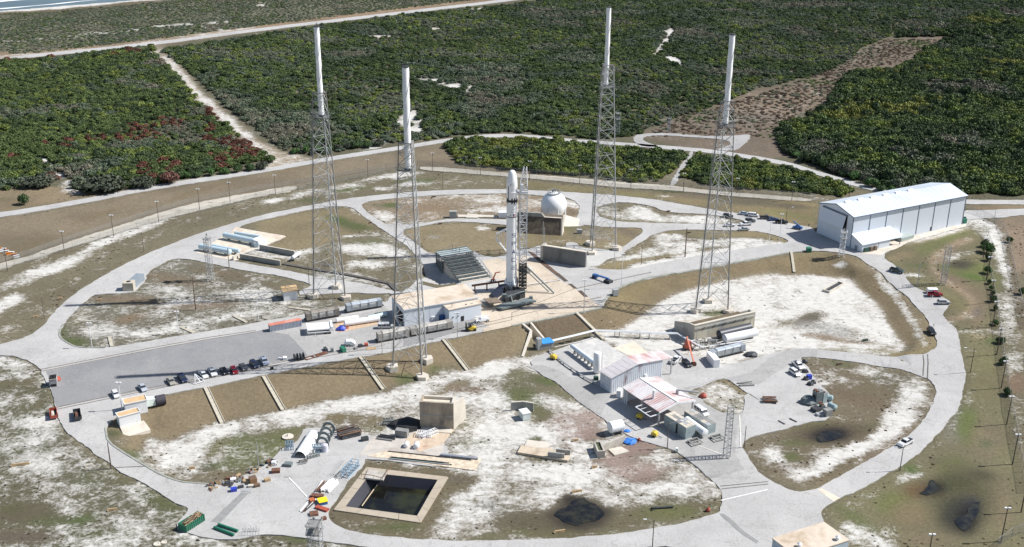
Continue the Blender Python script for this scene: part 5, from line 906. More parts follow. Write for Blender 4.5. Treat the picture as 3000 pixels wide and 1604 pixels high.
tower.tr = .40
tower([T(1,2)(583,238), T(1,2)(898,252), T(1,2)(805,148)], T(1,0)(613,272), T(1,0)(645,930), None, 1.0, 'lightning tower on the far left, standing behind the railcars and the small white hut', 15)
tower([T(1,2)(1380,962), T(1,2)(1668,1052), T(1,2)(1715,885)], T(1,0)(1508,640), F(1020,350), None, 1.1, 'nearest lightning tower, rising from the brown bank in front of the white building', 15)
tower([T(2,1)(790,1090), T(2,1)(805,1178), T(2,1)(1045,1138)], T(2,0)(975,76), T(2,0)(970,655), None, .98, 'farthest lightning tower, behind the grey blast wall to the right of the rocket', 15)
tower([T(2,2)(1848,385), T(2,2)(2170,390), T(2,2)(1970,290)], T(2,0)(2213,352), T(2,0)(2170,1015), None, 1.08, 'rightmost lightning tower, on white sand behind the long concrete bunker', 15)
for i, j, lb in ((0,1,'left pair of'),(1,3,'front pair of'),(3,2,'right pair of'),(2,0,'rear pair of')):
    a, b = TOPS[i], TOPS[j]; mb = MB(); P_ = [a.lerp(b, k/12)-Vector((0,0,9*math.sin(math.pi*k/12))) for k in range(13)]
    for p, q in zip(P_[:-1], P_[1:]): mb.tube(p-a, q-a, .035, 4)
    solo('lightning_cable', 'thin sagging cable strung between the '+lb+' lightning towers', 'cable', mb, M_DARK, a)
# ------------------------------------------------------------ small lattice masts and poles
def small_tower(a, b, top, label, m_=M_GALV, wide=1.0, plat=True, npan=9, lean=0, ladder=True, half=False):
    """square lattice; a,b = left and right foot pixels of the front face"""
    fr = Fr(a, b); Wd = fr.L; Hh = hz(a, top); t = thing('lattice_mast', label, 'steel tower', fr.loc, fr.rz, 'small steel lattice towers')
    tw = Wd*wide
    def C(i, z):
        k = z/Hh; w_ = Wd*(1-k)+tw*k; o_ = (Wd-w_)/2; return Vector((o_ if i in (0,3) else Wd-o_, o_ if i in (0,1) else Wd-o_, z))
    for i in range(4): part(t, 'leg', MB().beam(C(i,0), C(i,Hh), .14), m_)
    for k in range(npan):
        z0, z1 = Hh*k/npan, Hh*(k+1)/npan
        for i in range(4):
            j = (i+1) % 4; part(t, 'strut', MB().beam(C(i,z1), C(j,z1), .09), m_)
            part(t, 'brace', MB().beam(C(i,z0) if k % 2 else C(j,z0), C(j,z1) if k % 2 else C(i,z1), .08), m_)
    if plat:
        for z in (Hh*.72, Hh*.97):
            part(t, 'platform', MB().box(-.3, Wd+.3, -.3, Wd+.3, z, z+.1), M_GALVD)
            r = MB(); q = [(-.3,-.3),(Wd+.3,-.3),(Wd+.3,Wd+.3),(-.3,Wd+.3)]
            for i in range(4):
                for h in (.5,1.0): r.beam((*q[i], z+h), (*q[(i+1) % 4], z+h), .05)
                r.beam((*q[i], z), (*q[i], z+1), .06)
            part(t, 'railing', r, m_)
        part(t, 'antenna', MB().beam((Wd/2,Wd/2,Hh), (Wd/2,Wd/2,Hh+2.5), .08).box(Wd/2-.3,Wd/2+.3,Wd/2-.1,Wd/2+.1,Hh+1.2,Hh+1.7), M_GALVD)
    if ladder:
        l = MB()
        for d in (-.2,.2): l.beam((Wd/2+d,-.12,0), (Wd/2+d,-.12,Hh), .05)
        for q in range(int(Hh/.8)): l.beam((Wd/2-.2,-.12,q*.8), (Wd/2+.2,-.12,q*.8), .04)
        part(t, 'ladder', l, m_)
    for i in range(4):
        p_ = C(i,0); part(t, 'footing', MB().box(p_.x-.3,p_.x+.3,p_.y-.3,p_.y+.3,-.4,.15), M_CONCL)
    return t
small_tower(B1(330,1130), B1(420,1140), B1(340,270), 'slim galvanized camera tower beside the pale blue horizontal tanks', npan=12)
small_tower(T(2,0)(1042,1377), T(2,0)(1080,1377), T(2,0)(1060,1140), 'slim steel tower rising at the thicket edge right behind the farthest lightning tower', npan=10, ladder=False)
small_tower(T(2,0)(1565,1335), T(2,0)(1592,1335), T(2,0)(1580,1195), 'short steel camera tower at the end of the turning loop', npan=6)
small_tower(T(3,1)(715,1210), T(3,1)(765,1212), T(3,1)(765,965), 'white camera tower in front of the hangar corner', M_WHITE, npan=9)
small_tower(B6(610,715), B6(690,725), B6(680,120), 'galvanized pylon standing on the grass inside the dirt track', wide=1.1, npan=10, plat=False)
small_tower(A6(1790,1290), A6(1900,1300), A6(1900,500), 'tall silver lattice mast at the corner of the yard beside the generator trailers', wide=.85, npan=15, plat=False)
small_tower(T(1,3)(530,1500), T(1,3)(648,1510), T(1,3)(530,1160), 'lattice camera tower cut by the bottom edge in front of the junk yard', M_GALV, npan=8)
ORD = ['first','second','third','fourth','fifth','sixth','seventh','eighth','ninth','tenth','eleventh','twelfth']; PCOUNT = {}
def pole(base, top, label, group, kind='lamp', r=.16, m_=M_POLE, arm=0):
    if label in PCOUNT or group: PCOUNT[label] = PCOUNT.get(label, 0)+1
    if group in ('light poles along the inner patrol fence','light poles along the right-hand fence','pale poles by the hardstand','white poles by the hangar'):
        label = ORD[PCOUNT[label]-1]+' '+label+(', from the top' if 'chain fence' in label else ', from the left')
    g = G(base); h = hz(base, top); t = thing('light_pole' if kind else 'utility_pole', label, 'light pole' if kind else 'pole', (g[0], g[1], g[2]), 0, group)
    part(t, 'pole', MB().tube((0,0,-.3), (0,0,h), r, 7, r*.65), m_)
    if kind == 'lamp':
        for s in (-1,1): part(t, 'lamp', MB().box(s*.55-.35, s*.55+.35, -.3, .3, h-.1, h+.25), M_LAMP)
        part(t, 'crossarm', MB().beam((-.6,0,h-.15), (.6,0,h-.15), .1), m_)
    if kind == 'arm':
        a = arm or 2.5; part(t, 'bracket', MB().beam((0,0,h-.9), (a*.7,0,h+.1), .09).beam((a*.7,0,h+.1), (a,0,h+.1), .09), M_GALV); part(t, 'lamp', MB().box(a-.15 if a > 0 else a-.75, a+.75 if a > 0 else a+.15, -.2, .2, h, h+.2), M_LAMP)
    return t
gp = 'light poles along the inner patrol fence'
for b_, t_ in [((78,1355),(55,1125)),((650,1170),(620,955)),((1145,1010),(1113,792)),((1598,865),(1572,655)),((2008,735),(1990,530)),((2316,658),(2297,462))]: pole(T(0,1)(*b_), T(0,1)(*t_), 'twin-lamp pole on the left patrol track', gp)
for b_, t_ in [((196,580),(180,390)),((1127,415),(1120,235)),((1778,345),(1775,168)),((2257,385),(2262,212))]: pole(T(1,1)(*b_), T(1,1)(*t_), 'twin-lamp pole on the middle patrol track', gp)
for b_, t_ in [((176,432),(180,250)),((680,470),(688,290)),((1195,515),(1205,330)),((1722,558),(1738,372)),((2262,570),(2275,422))]: pole(T(2,1)(*b_), T(2,1)(*t_), 'twin-lamp pole before the green thickets', gp)
for b_, t_ in [((238,648),(255,458)),((815,608),(822,490))]: pole(T(3,1)(*b_), T(3,1)(*t_), 'twin-lamp pole before the green thickets', gp)
gr_ = 'light poles along the right-hand fence'
for b_, t_ in [(B6(1270,305),B6(1320,0)),(B6(1325,645),B6(1400,285)),(B6(1375,1005),B6(1440,650)),(B6(1415,1370),B6(1497,980)),(T(3,2)(2195,68),T(3,2)(2270,-160)),(T(3,2)(2300,818),T(3,2)(2350,555)),(T(3,2)(2345,1155),T(3,2)(2405,885)),(T(3,3)(2400,140),T(3,2)(2465,1240)),(T(3,3)(2458,545),T(3,3)(2520,245)),(T(3,3)(2545,1025),T(3,3)(2600,700)),(T(3,3)(2345,1315),T(3,3)(2415,985))]: pole(b_, t_, 'wooden light pole on the right chain fence', gr_, r=.2)
pole(T(3,3)(1610,1500), T(3,3)(1640,1250), 'dark wooden light pole cut by the bottom edge beside the swampy grass', None, r=.2)
pole(T(3,2)(2035,995), T(3,2)(2088,750), 'wooden pole with a long lamp bracket leaning shadow across the ring road at right', None, 'arm', arm=-3)
pole(T(3,3)(1325,610), T(3,3)(1378,375), 'wooden light pole beside the ring road just below the moving white pickup', None, 'arm', arm=-2)
pole(T(2,3)(1412,1375), T(2,3)(1435,1100), 'wooden street light with white lamp at the bottom edge of the ring road', None, 'arm', arm=-2.2)
pole(T(2,3)(1562,382), T(2,3)(1590,110), 'wooden street light with curved bracket beside the generator trailers', None, 'arm', arm=4)
pole(T(2,3)(2335,375), T(2,3)(2362,155), 'wooden pole with a small lamp at the yard exit beside the grassy loop', None, None)
pole(T(0,3)(1120,590), T(0,3)(1090,320), 'bare dark wooden pole beside the left bend of the ring road', None, None, r=.22)
pole(T(0,2)(1228,1370), T(0,2)(1188,1100), 'white light pole with double head next to the parked white hatchback', None, 'lamp', m_=M_WHITE)
pole(T(0,2)(1970,370), T(0,2)(1940,30), 'dark pole with a black loudspeaker cabinet on the sandy island', None, None, m_=M_WOODD, r=.25)
for b_, t_ in [((928,745),(900,500)),((1800,612),(1778,385))]: pole(T(0,2)(*b_), T(0,2)(*t_), 'slender pale pole at the dark hardstand edge', 'pale poles by the hardstand', 'lamp', r=.12, m_=M_WHITE)
pole(T(0,1)(1448,1160), T(0,1)(1428,960), 'thin wooden pole on the grass verge outside the ring road, upper left', 'thin wooden poles', None, r=.13)
pole(T(0,2)(448,455), T(0,2)(425,240), 'thin wooden pole beside the lower left bend of the ring road', 'thin wooden poles', None, r=.13)
pole(B1(770,870), B1(728,460), 'wooden pole between the blue tanks and the branch road', 'thin wooden poles', None, r=.18)
pole(T(1,2)(535,110), T(1,2)(525,-100), 'wooden pole on the branch road beside the left lightning tower', 'thin wooden poles', None, r=.16)
pole(T(1,2)(778,330), T(1,2)(770,120), 'light pole with twin white lamps behind the rusty railcar', None, 'lamp', m_=M_GALVD)
pole(T(1,2)(28,478), T(1,2)(5,250), 'pale pole at the hardstand edge left of the shipping container', 'pale poles by the hardstand', None, r=.12, m_=M_WHITE)
for b_, t_, lb in [(A3(1030,935),A3(1020,560),'white light pole in front of the left railcar pair'),(A3(1975,740),A3(1970,420),'white light pole beside the yellow forklift'),(T(2,2)(722,400),T(2,2)(728,70),'grey light pole at the lower right corner of the launch pad')]: pole(b_, t_, lb, None, 'lamp', m_=M_GALV, r=.14)
pole(T(2,2)(1098,150), T(2,1)(1108,1180), 'white light pole at the top of the right-hand brown bank', None, 'lamp', m_=M_WHITE, r=.14)
for b_, t_ in [(B5(1128,830),B5(1150,380)),(B5(1350,790),B5(1390,210))]: pole(b_, t_, 'white light pole on the grass tip near the hangar', 'white poles by the hangar', 'lamp', m_=M_WHITE, r=.14)
pole(B5(1490,350), B5(1500,60), 'dark pole with a pale lamp arm beside the dark pickup trucks', None, 'arm', r=.14)
pole(T(2,1)(1300,1290), T(2,1)(1310,1100), 'thin wooden pole on the tan grass strip right of the far tower', 'thin wooden poles', None, r=.13)
pole(T(2,1)(1740,1210), T(2,1)(1758,920), 'dark pole with a long black loudspeaker cabinet beside the upper road', None, None, m_=M_WOODD, r=.28)
pole(T(2,1)(1025,1330), T(2,1)(1035,1100), 'grey light pole at the corner of the blast wall slab', None, 'lamp', m_=M_GALV, r=.13)
pole(T(1,1)(1880,540), T(1,1)(1882,350), 'thin wooden pole beside the ring road below the sandy patch', 'thin wooden poles', None, r=.13)
for b_, t_, lb in [(T(2,1)(308,1230),T(2,1)(308,850),'white twin lamp mast at the left end of the grey blast wall'),(T(2,1)(322,1245),T(2,1)(325,910),'shorter white lamp mast at the left end of the grey blast wall'),(T(3,2)(1500,135),T(3,2)(1545,-110),'thin leaning pole at the road edge above the white box trailer'),(T(1,3)(28,590),T(1,3)(12,315),'thin wooden pole behind the scrap heap'),(T(3,1)(2270,870),T(3,1)(2290,745),'pale pole beside the gate road right of the hangar'),(B6(245,745),B6(320,420),'thin dark pole at the road bend below the hangar slope')]: pole(b_, t_, lb, None, None, m_=M_GALV, r=.14)
# ------------------------------------------------------------ fences
M_MESH = None
def mesh_mat():
    mt, n, b = newmat('chain_link'); pass
    tr = n.nodes.new('ShaderNodeBsdfTransparent'); mx = n.nodes.new('ShaderNodeMixShader'); out = n.nodes.get('Material Output')
    b.inputs['Base Color'].default_value = (.30,.32,.32,1); b.inputs['Metallic'].default_value = .3; mx.inputs[0].default_value = .22
    n.links.new(tr.outputs[0], mx.inputs[1]); n.links.new(b.outputs[0], mx.inputs[2]); n.links.new(mx.outputs[0], out.inputs[0]); return mt
M_MESH = mesh_mat()
def fence(pts, label, h=2.4, sp=7, group='chain link fences round the site'):
    W = densify_open([tuple(G(p)[:2]) for p in pts], sp); W = [(x, y, float(H(x, y))) for x, y in W]; o = W[0]
    t = thing('chain_link_fence', label, 'fence', o, 0, group); pm = MB().tube((0,0,-.2), (0,0,h+.1), .05, 5).mesh('post', M_GALVD); ml = MB(); rl = MB()
    for i, p in enumerate(W):
        if i < 290: q = link('post', pm, t); q.location = (p[0]-o[0], p[1]-o[1], p[2]-o[2])
        if i+1 < len(W):
            r = W[i+1]; a = Vector(p)-Vector(o); b = Vector(r)-Vector(o); u = Vector((0,0,h))
            ml.add([a, b, b+u, a+u], [(0,1,2,3)]); rl.beam(a+u, b+u, .05); rl.beam(a+u+Vector((0,0,.25)), b+u+Vector((0,0,.25)), .03)
    part(t, 'wire_mesh', ml, M_MESH); part(t, 'rail', rl, M_GALVD)
def densify_open(W, d):
    o = []
    for a, b in zip(W[:-1], W[1:]):
        n = max(1, round(math.hypot(b[0]-a[0], b[1]-a[1])/d)); o += [(a[0]+(b[0]-a[0])*k/n, a[1]+(b[1]-a[1])*k/n) for k in range(n)]
    return o+[W[-1]]
fence(P(F, -40,690, 0,681, 75,657, 150,634, 250,604, 375,564, 475,540, 560,522, 644,498), 'chain link fence along the lower side of the patrol track, left')
fence(P(F, -40,672, 0,662, 75,642, 150,615, 250,582, 375,542, 475,512, 560,496, 644,480, 744,464, 860,444, 969,424, 1050,415), 'chain link fence along the upper side of the patrol track, left')
fence(P(F, 644,498, 744,478, 860,458, 969,434, 1056,428, 1144,436, 1287,448, 1412,459, 1562,475, 1685,482, 1787,491, 1931,503, 2040,511), 'chain link fence on the near side of the patrol track, centre and right')
fence(P(F, 1050,415, 1144,422, 1287,434, 1412,442, 1562,457, 1685,465, 1787,478, 1931,489, 2050,498), 'chain link fence against the green thickets')
fence([T(3,1)(2020,760), T(3,1)(2180,810), T(3,1)(2330,900), T(3,1)(2395,1000), T(3,1)(2440,1200), T(3,1)(2480,1377), T(3,2)(2505,120), T(3,2)(2550,330), T(3,2)(2600,560)], 'outer chain link fence at the right edge', 3, 6)
fence([T(3,1)(2190,990), T(3,1)(2260,1150), T(3,2)(2225,0), T(3,2)(2262,150), T(3,2)(2300,350), T(3,2)(2335,620), T(3,2)(2370,870), T(3,2)(2405,1100), T(3,2)(2440,1377), T(3,3)(2475,130), T(3,3)(2510,330), T(3,3)(2560,620), T(3,3)(2600,830)], 'inner chain link fence behind the row of light poles on the right', 3.2, 6)
fence(P(T(3,3), 2300,1380, 2450,1270, 2575,1230), 'short chain link fence in the bottom right corner', 3, 6)
# ------------------------------------------------------------ rocket
RB = G(A2(1480,925)); RH = lambda p: [m_ for m_ in [hz(A2(1480,925), p)]][0]
def arc_patch(mb, r, pts_rect, az0, n=6):
    """pts_rect = (s0,s1,z0,z1[,s2,s3]) wrapped on the cylinder; s measured along the skin"""
    s0, s1, z0, z1 = pts_rect[:4]; s2, s3 = (pts_rect[4:] or (s0, s1)); n = max(1, n); v = []
    for k in range(n+1):
        q = k/n
        for (sa, sb, z) in ((s0, s1, z0), (s2, s3, z1)):
            a = az0+(sa+(sb-sa)*q)/r; v.append((r*math.cos(a), r*math.sin(a), z))
    mb.add(v, [(2*k, 2*k+2, 2*k+3, 2*k+1) for k in range(n)]); return mb
t = thing('rocket', 'tall white two-stage rocket standing upright on the launch mount', 'rocket', (RB[0], RB[1], RB[2]))
r_ = 2.22; z0r = 1.0; zt = RH(A1(748,118)); zs_ = RH(A1(748,340)); zb_ = RH(A1(748,665)); zi = RH(A1(748,962)); zf = RH(A2(1480,765))
o = part(t, 'first_stage', MB().lathe([(r_*1.02, z0r+1.2), (r_*1.02, z0r+1.3), (r_, zf), (r_, zi-.1)], 40), M_WHITE2); smooth_by_angle(o)
o = part(t, 'engine_section', MB().lathe([(r_*1.10, z0r), (r_*1.13, z0r+2.4), (r_*1.03, zf-.1)], 40), M_WHITE2); smooth_by_angle(o)
part(t, 'stage_band', MB().lathe([(r_+.02, zf-.2), (r_+.03, zf+.1)], 40), mat('band_grey', (.12,.15,.15), .5))
for a in range(4):
    an = math.radians(-90-8+a*90+30); f = part(t, 'base_fairing', MB().lathe([(.1, z0r+.2), (.5, z0r+.6), (.62, z0r+2.5), (.5, z0r+4), (.12, z0r+5.0)], 12, (math.cos(an)*r_*1.12, math.sin(an)*r_*1.12)), M_WHITE2); smooth_by_angle(f, 60)
o = part(t, 'interstage', MB().lathe([(r_, zi+.1), (r_, zb_-.5)], 40), M_WHITE2); smooth_by_angle(o)
part(t, 'separation_line', MB().lathe([(r_+.015, zi-.1), (r_+.015, zi+.1)], 40), mat('seam_dark', (.10,.11,.14), .5))
o = part(t, 'trunk', MB().lathe([(r_, zb_+.5), (r_*1.02, zb_+.6), (r_*1.02, zs_)], 40), M_WHITE2); smooth_by_angle(o)
hn = zt-zs_; o = part(t, 'capsule_cover', MB().lathe([(r_*1.02, zs_+.03), (r_*.97, zs_+hn*.18), (r_*.80, zs_+hn*.52), (r_*.68, zs_+hn*.74), (r_*.5, zs_+hn*.9), (r_*.28, zs_+hn*.98), (.05, zt)], 40), M_WHITE2); smooth_by_angle(o, 50)
AZ = math.atan2(-RB[1], -RB[0])                                # side turned to the camera
bk = MB(); bk.lathe([(r_+.03, zb_-.55), (r_+.05, zb_-.5), (r_+.05, zb_+.45), (r_+.03, zb_+.5)], 40)
for k in range(12): arc_patch(bk, r_+.06, (k*1.12-.28, k*1.12+.28, zb_-1.1, zb_+1.3), AZ)
arc_patch(bk, r_+.07, (-1.75,-1.40, zb_+.5, zb_+6.4), AZ); arc_patch(bk, r_+.07, (1.25,1.45, zb_-2, zb_+1), AZ)
part(t, 'black_band', bk, mat('black_paint', (.015,.017,.022), .5))
mk = MB()
for s, z in ((-1.7, zs_-1.6), (-.55, zs_-.6), (-.6, zi+.9), (-2.4, 17)): arc_patch(mk, r_+.06, (s-.16, s+.16, z-.22, z+.3), AZ)
for s in (-1.9,-1.2,-.7,0,.7,1.4): arc_patch(mk, r_+.05, (s-.2, s+.25, zi-.05, zi+.35), AZ)
part(t, 'hatch_mark', mk, MATS['black_paint'])
# lettering: strokes in a 1 x 1.25 cell (x, z)
STR = {'S': [(0,1.1,1,1.25),(0,.6,1,.75),(0,0,1,.15),(0,.6,.18,1.25),(.82,0,1,.75)], 'P': [(0,1.1,1,1.25),(0,.5,1,.65),(0,0,.18,1.25),(.82,.5,1,1.25)],
       'A': [(0,0,.18,.0)], 'C': [(0,1.1,1,1.25),(0,0,1,.15),(0,0,.18,1.25)], 'E': [(.0,1.1,1,1.25),(0,.55,1,.7),(0,0,1,.15),(0,0,.18,.7)],
       'F': [(0,1.1,1,1.25),(0,.55,.9,.7),(0,0,.18,1.25)], 'L': [(0,0,.18,1.25),(0,0,1,.15)], 'O': [(0,1.1,1,1.25),(0,0,1,.15),(0,0,.18,1.25),(.82,0,1,1.25)],
       'N': [(0,0,.18,1.25),(.82,0,1,1.25)], '9': [(0,1.1,1,1.25),(0,.55,1,.7),(0,.55,.18,1.25),(.82,0,1,1.25),(0,0,1,.15)]}
DIA = {'A': [(.0,.25,0,.45,.68,1.25),(.75,1.0,0,.42,.62,1.25),(.3,.75,.3,.34,.7,.45)], 'X': [(0,.24,0,.76,1.0,1.25),(.76,1.0,0,.0,.24,1.25)], 'N': [(.76,1.0,0,.0,.24,1.25)]}
def letter(ch, s0, z0, w_, h_, m_, nm='letter'):
    mb = MB()
    for (x0, y0, x1, y1) in STR.get(ch, []):
        if y1 > y0: arc_patch(mb, r_+.035, (s0+x0*w_, s0+x1*w_, z0+y0*h_/1.25, z0+y1*h_/1.25), AZ, 4)
    for d in DIA.get(ch, []):
        x0, x1, ya, x2, x3, yb = d if len(d) == 6 else (0,)*6
        arc_patch(mb, r_+.037, (s0+x0*w_, s0+x1*w_, z0+ya*h_/1.25, z0+yb*h_/1.25, s0+x2*w_, s0+x3*w_), AZ, 2)
    part(t, nm, mb, m_)
M_NAVY = mat('navy_lettering', (.03,.05,.16), .5)
for ch, py in (('S', A1(0,1285)), ('P', A2(0,112)), ('A', A2(0,245)), ('C', A2(0,383)), ('E', A2(0,513)), ('X', A2(0,655))):
    letter(ch, .05, RH((1500, py[1]))-.8, 1.6, 1.6, M_NAVY)
for k, ch in enumerate('FALCON9'): letter(ch, -.45+k*.29, RH(A1(0,865)), .22, .42, mat('grey_lettering', (.2,.22,.32), .5), 'small_letter')
fl = MB(); arc_patch(fl, r_+.04, (.45, .95, RH(A1(0,925)), RH(A1(0,895))), AZ, 2); part(t, 'flag_canton', fl, M_NAVY)
fl = MB(); zz0 = RH(A1(0,945)); zz1 = RH(A1(0,895))
for k in range(7): arc_patch(fl, r_+.03, (.45, 1.6, zz0+(zz1-zz0)*k/7, zz0+(zz1-zz0)*(k+.5)/7), AZ, 3)
part(t, 'flag_stripe', fl, mat('flag_red', (.5,.12,.12), .5))
fl = MB(); arc_patch(fl, r_+.035, (.2,1.2, RH(A1(0,812)), RH(A1(0,808)), .0,.6), AZ, 2); arc_patch(fl, r_+.036, (.5,.8, RH(A1(0,820)), RH(A1(0,800)), 1.0,1.5), AZ, 2); part(t, 'emblem', fl, M_NAVY)
# ------------------------------------------------------------ transporter erector and launch mount
FZ = RB[2]
t = thing('transporter_erector', 'white truss strongback standing against the right side of the rocket', 'launch tower', (RB[0], RB[1], FZ))
cx1, hw, hd = 4.75, 1.45, 1.5; Ht = RH(A1(935,70)); zc = RH(A1(935,385)); zlo = RH(A2(1640,450))
def CH(i, z):
    k = max(0, (z-zc)/(Ht-zc)); w_ = hw*(1-.62*k); return Vector((cx1+(-w_ if i in (0,3) else w_)+.5*k, (-hd if i in (0,1) else hd)*(1-.5*k)+.6, z))
for i in range(4):
    part(t, 'chord', MB().beam(CH(i,zlo), CH(i,zc), .3).beam(CH(i,zc), CH(i,Ht-(0 if i != 1 else .8)), .25), M_WHITE)
    part(t, 'lower_chord', MB().beam(CH(i,1.2), CH(i,zlo), .42), M_DARK)
nb = 12
for k in range(nb):
    z0, z1 = zlo+(zc-zlo)*k/nb, zlo+(zc-zlo)*(k+1)/nb
    for i in range(4):
        j = (i+1) % 4; part(t, 'strut', MB().beam(CH(i,z0), CH(j,z0), .2), M_WHITE); part(t, 'brace', MB().beam(CH(i if k % 2 else j, z0), CH(j if k % 2 else i, z1), .17), M_WHITE)
for k in range(7):
    z0, z1 = 1.2+(zlo-1.2)*k/7, 1.2+(zlo-1.2)*(k+1)/7
    for i in range(4):
        j = (i+1) % 4; part(t, 'dark_strut', MB().beam(CH(i,z0), CH(j,z0), .3), M_DARK); part(t, 'dark_brace', MB().beam(CH(i,z0), CH(j,z1), .25).beam(CH(j,z0), CH(i,z1), .2), M_DARK)
for k in range(3):
    z0, z1 = zc+(Ht-zc)*k/3, zc+(Ht-zc)*(k+1)/3
    for i in (0,1,2): part(t, 'strut', MB().beam(CH(i,z0), CH(i+1,z0), .14), M_WHITE); part(t, 'brace', MB().beam(CH(i,z0), CH(i+1,z1), .12), M_WHITE)
za = RH(A1(900,505)); ar = MB()
ar.box(r_+.1, 6.4, -1.6, -1.3, za-.5, za+.3).box(r_+.1, 6.4, 1.6, 1.9, za-.5, za+.3).box(r_+.1, r_+.4, -1.6, 1.9, za-.4, za+.2)
for k in range(10): a = math.radians(-100+k*20); b = math.radians(-80+k*20); ar.beam((2.35*math.cos(a), 2.35*math.sin(a), za), (2.35*math.cos(b), 2.35*math.sin(b), za), .4, .3)
part(t, 'cradle_arm', ar, M_WHITE); part(t, 'umbilical_box', MB().box(3.4,4.6,-1.5,-.3,za+.8,za+3.2), M_WHITE2)
um = MB()
for k in range(5): um.tube((2.9+.15*k,.6,za-1), (2.95+.15*k,.8,3), .05, 5)
part(t, 'hose_bundle', um, M_GALV)
part(t, 'support_strut', MB().tube((cx1+1, 0, RH(A2(1640,500))*1.0), (cx1+13.2, -3.6, .4), .38, 8).tube((cx1+1, .2, RH(A2(1640,500))-2), (cx1+11, -2.2, .4), .25, 8), M_STEELG)
bw = MB(); bw.tube((-8.2,1.5,7),( -2.5,2,9.5),.1,6)
lt = RH(A2(1270,60)); wb = MB()
for s in (0, 1.4):
    wb.beam((-6.2,3+s,lt+1),(-2.3,2.2+s,lt+3.2),.3); wb.beam((-6.6,3+s,lt-1.2),(-2.2,2+s,lt-6.5),.3); wb.beam((-6.2,3+s,lt+1),(-6.6,3+s,lt-1.2),.25)
    for k in range(4): wb.beam((-6.4+k*1.1,3+s,lt+.8+k*.6),(-6.3+k*1.1,3+s,lt-1.2-k*1.3),.22)
for q in ((-6.2,lt+1),(-6.6,lt-1.2),(-4.4,lt+1.9),(-4.6,lt-3.5),(-5.4,lt+1.4)): wb.beam((q[0],3,q[1]),(q[0],4.4,q[1]),.2)
part(t, 'access_frame', wb, M_WHITE)
t = thing('launch_mount', 'dark steel launch mount and deck equipment under the rocket', 'launch mount', (RB[0], RB[1], FZ))
part(t, 'mount_ring', MB().lathe([(3.4,.0),(3.4,1.0),(2.6,1.1),(2.6,0)], 20), M_DARK)
for a in range(4):
    an = math.radians(45+a*90); part(t, 'hold_down', MB().box(3.0*math.cos(an)-.5, 3.0*math.cos(an)+.5, 3.0*math.sin(an)-.5, 3.0*math.sin(an)+.5, .2, 2.6, .15, .15), M_DARK)
fr = Fr(A2(920,1110), A2(1900,1090)); 
def inm(p, z=0): q = np.array([*Gz(p, FZ+z)])-RB[:2]; return (q[0], q[1])
q = [inm(A2(*p), 1.5) for p in ((1180,1190),(1330,1230),(1900,1100),(1760,1050))]; part(t, 'deck_beam', MB().prism(q, .9, 1.6), M_STEELG)
q = [inm(A2(*p), 2.6) for p in ((1010,1060),(1125,1150),(1330,1120),(1230,1045))]; part(t, 'brown_deck', MB().prism(q, 2.3, 2.6), mat('brown_deck', (.20,.155,.115), .8, var=.2))
q = [inm(A2(*p), 1.2) for p in ((915,1105),(1060,1190),(1180,1150),(1010,1070))]; part(t, 'grating', MB().prism(q, .9, 1.15), M_GALVD)
q = [inm(A2(*p), .2) for p in ((1130,1010),(1200,1090),(1330,1000),(1400,930),(1290,900))]; part(t, 'flame_duct', MB().prism(q, 0, [1.0,2.2,3.6,3.6,2.2]), mat('duct_blue', (.03,.04,.07), .6))
q = [inm(A2(*p), 0) for p in ((1330,1090),(1380,1140),(1710,1060),(1650,990),(1400,1020))]; part(t, 'machinery_base', MB().prism(q, 0, 2.2), M_DARK)
tb = MB(); pts_ = [(1420,1030,3.4),(1470,1000,3.6),(1500,1130,1.5),(1620,960,4.2),(1740,930,2.6)]
P3 = [Vector((*inm(A2(x, y), z), z)) for x, y, z in pts_]
tb.tube(P3[2], P3[1], .25).tube(P3[0], P3[3], .25).tube(P3[3], P3[4], .22); part(t, 'handrail_pipe', tb, M_STEELG)
for x, y, w_, h_ in ((1810,1075,1.6,1.8),(1460,1075,1.2,1.5),(1360,1060,2,2.4),(1600,1045,1.4,2.2),(1690,1010,1.2,3.0),(1520,950,1.2,3.2),(1400,940,1.4,2.6)):
    c = inm(A2(x, y), 1); part(t, 'equipment_box', MB().box(c[0]-w_/2,c[0]+w_/2,c[1]-.8,c[1]+.8,.5,.5+h_,.1,.1), M_STEELG if w_ > 1.5 else M_DARK)
rb = MB(); rg = random.Random(3)
for k in range(60):
    x = rg.uniform(-4,6.5); y = rg.uniform(-6,2.5); z = rg.uniform(.8,3.6); rb.beam((x,y,z),(x+rg.uniform(-1.5,1.5),y+rg.uniform(-1,1),max(.1,z+rg.uniform(-1.4,.8))),.14)
part(t, 'pipework', rb, M_DARK)['kind'] = 'stuff'
sb = MB(); sh = P(A2, 1170,1290, 1280,1245); a, b = inm(sh[0]), inm(sh[1]); sb.beam((*a,.5),(*b,.5),.5,.25); a, b = inm(A2(1600,1200)), inm(A2(1690,1255)); sb.beam((*a,.4),(*b,.4),.9,.2); part(t, 'loose_beam', sb, M_STEELG)
# crossbeam stand left of the mount
fr = Fr(A2(868,965), A2(1270,905)); t = thing('pipe_rack', 'rusty elevated rail on dark posts in front of the launch pad, left of the rocket', 'rack', fr.loc, fr.rz)
for x in (0, fr.L*.5, fr.L): part(t, 'post', MB().box(x-.22,x+.22,-.22,.22,0,3), M_RUST)
part(t, 'top_beam', MB().box(-1.2,fr.L+5,-.3,.0,3,3.5).box(-1.2,fr.L+5,.5,.8,3,3.5), M_RUST)
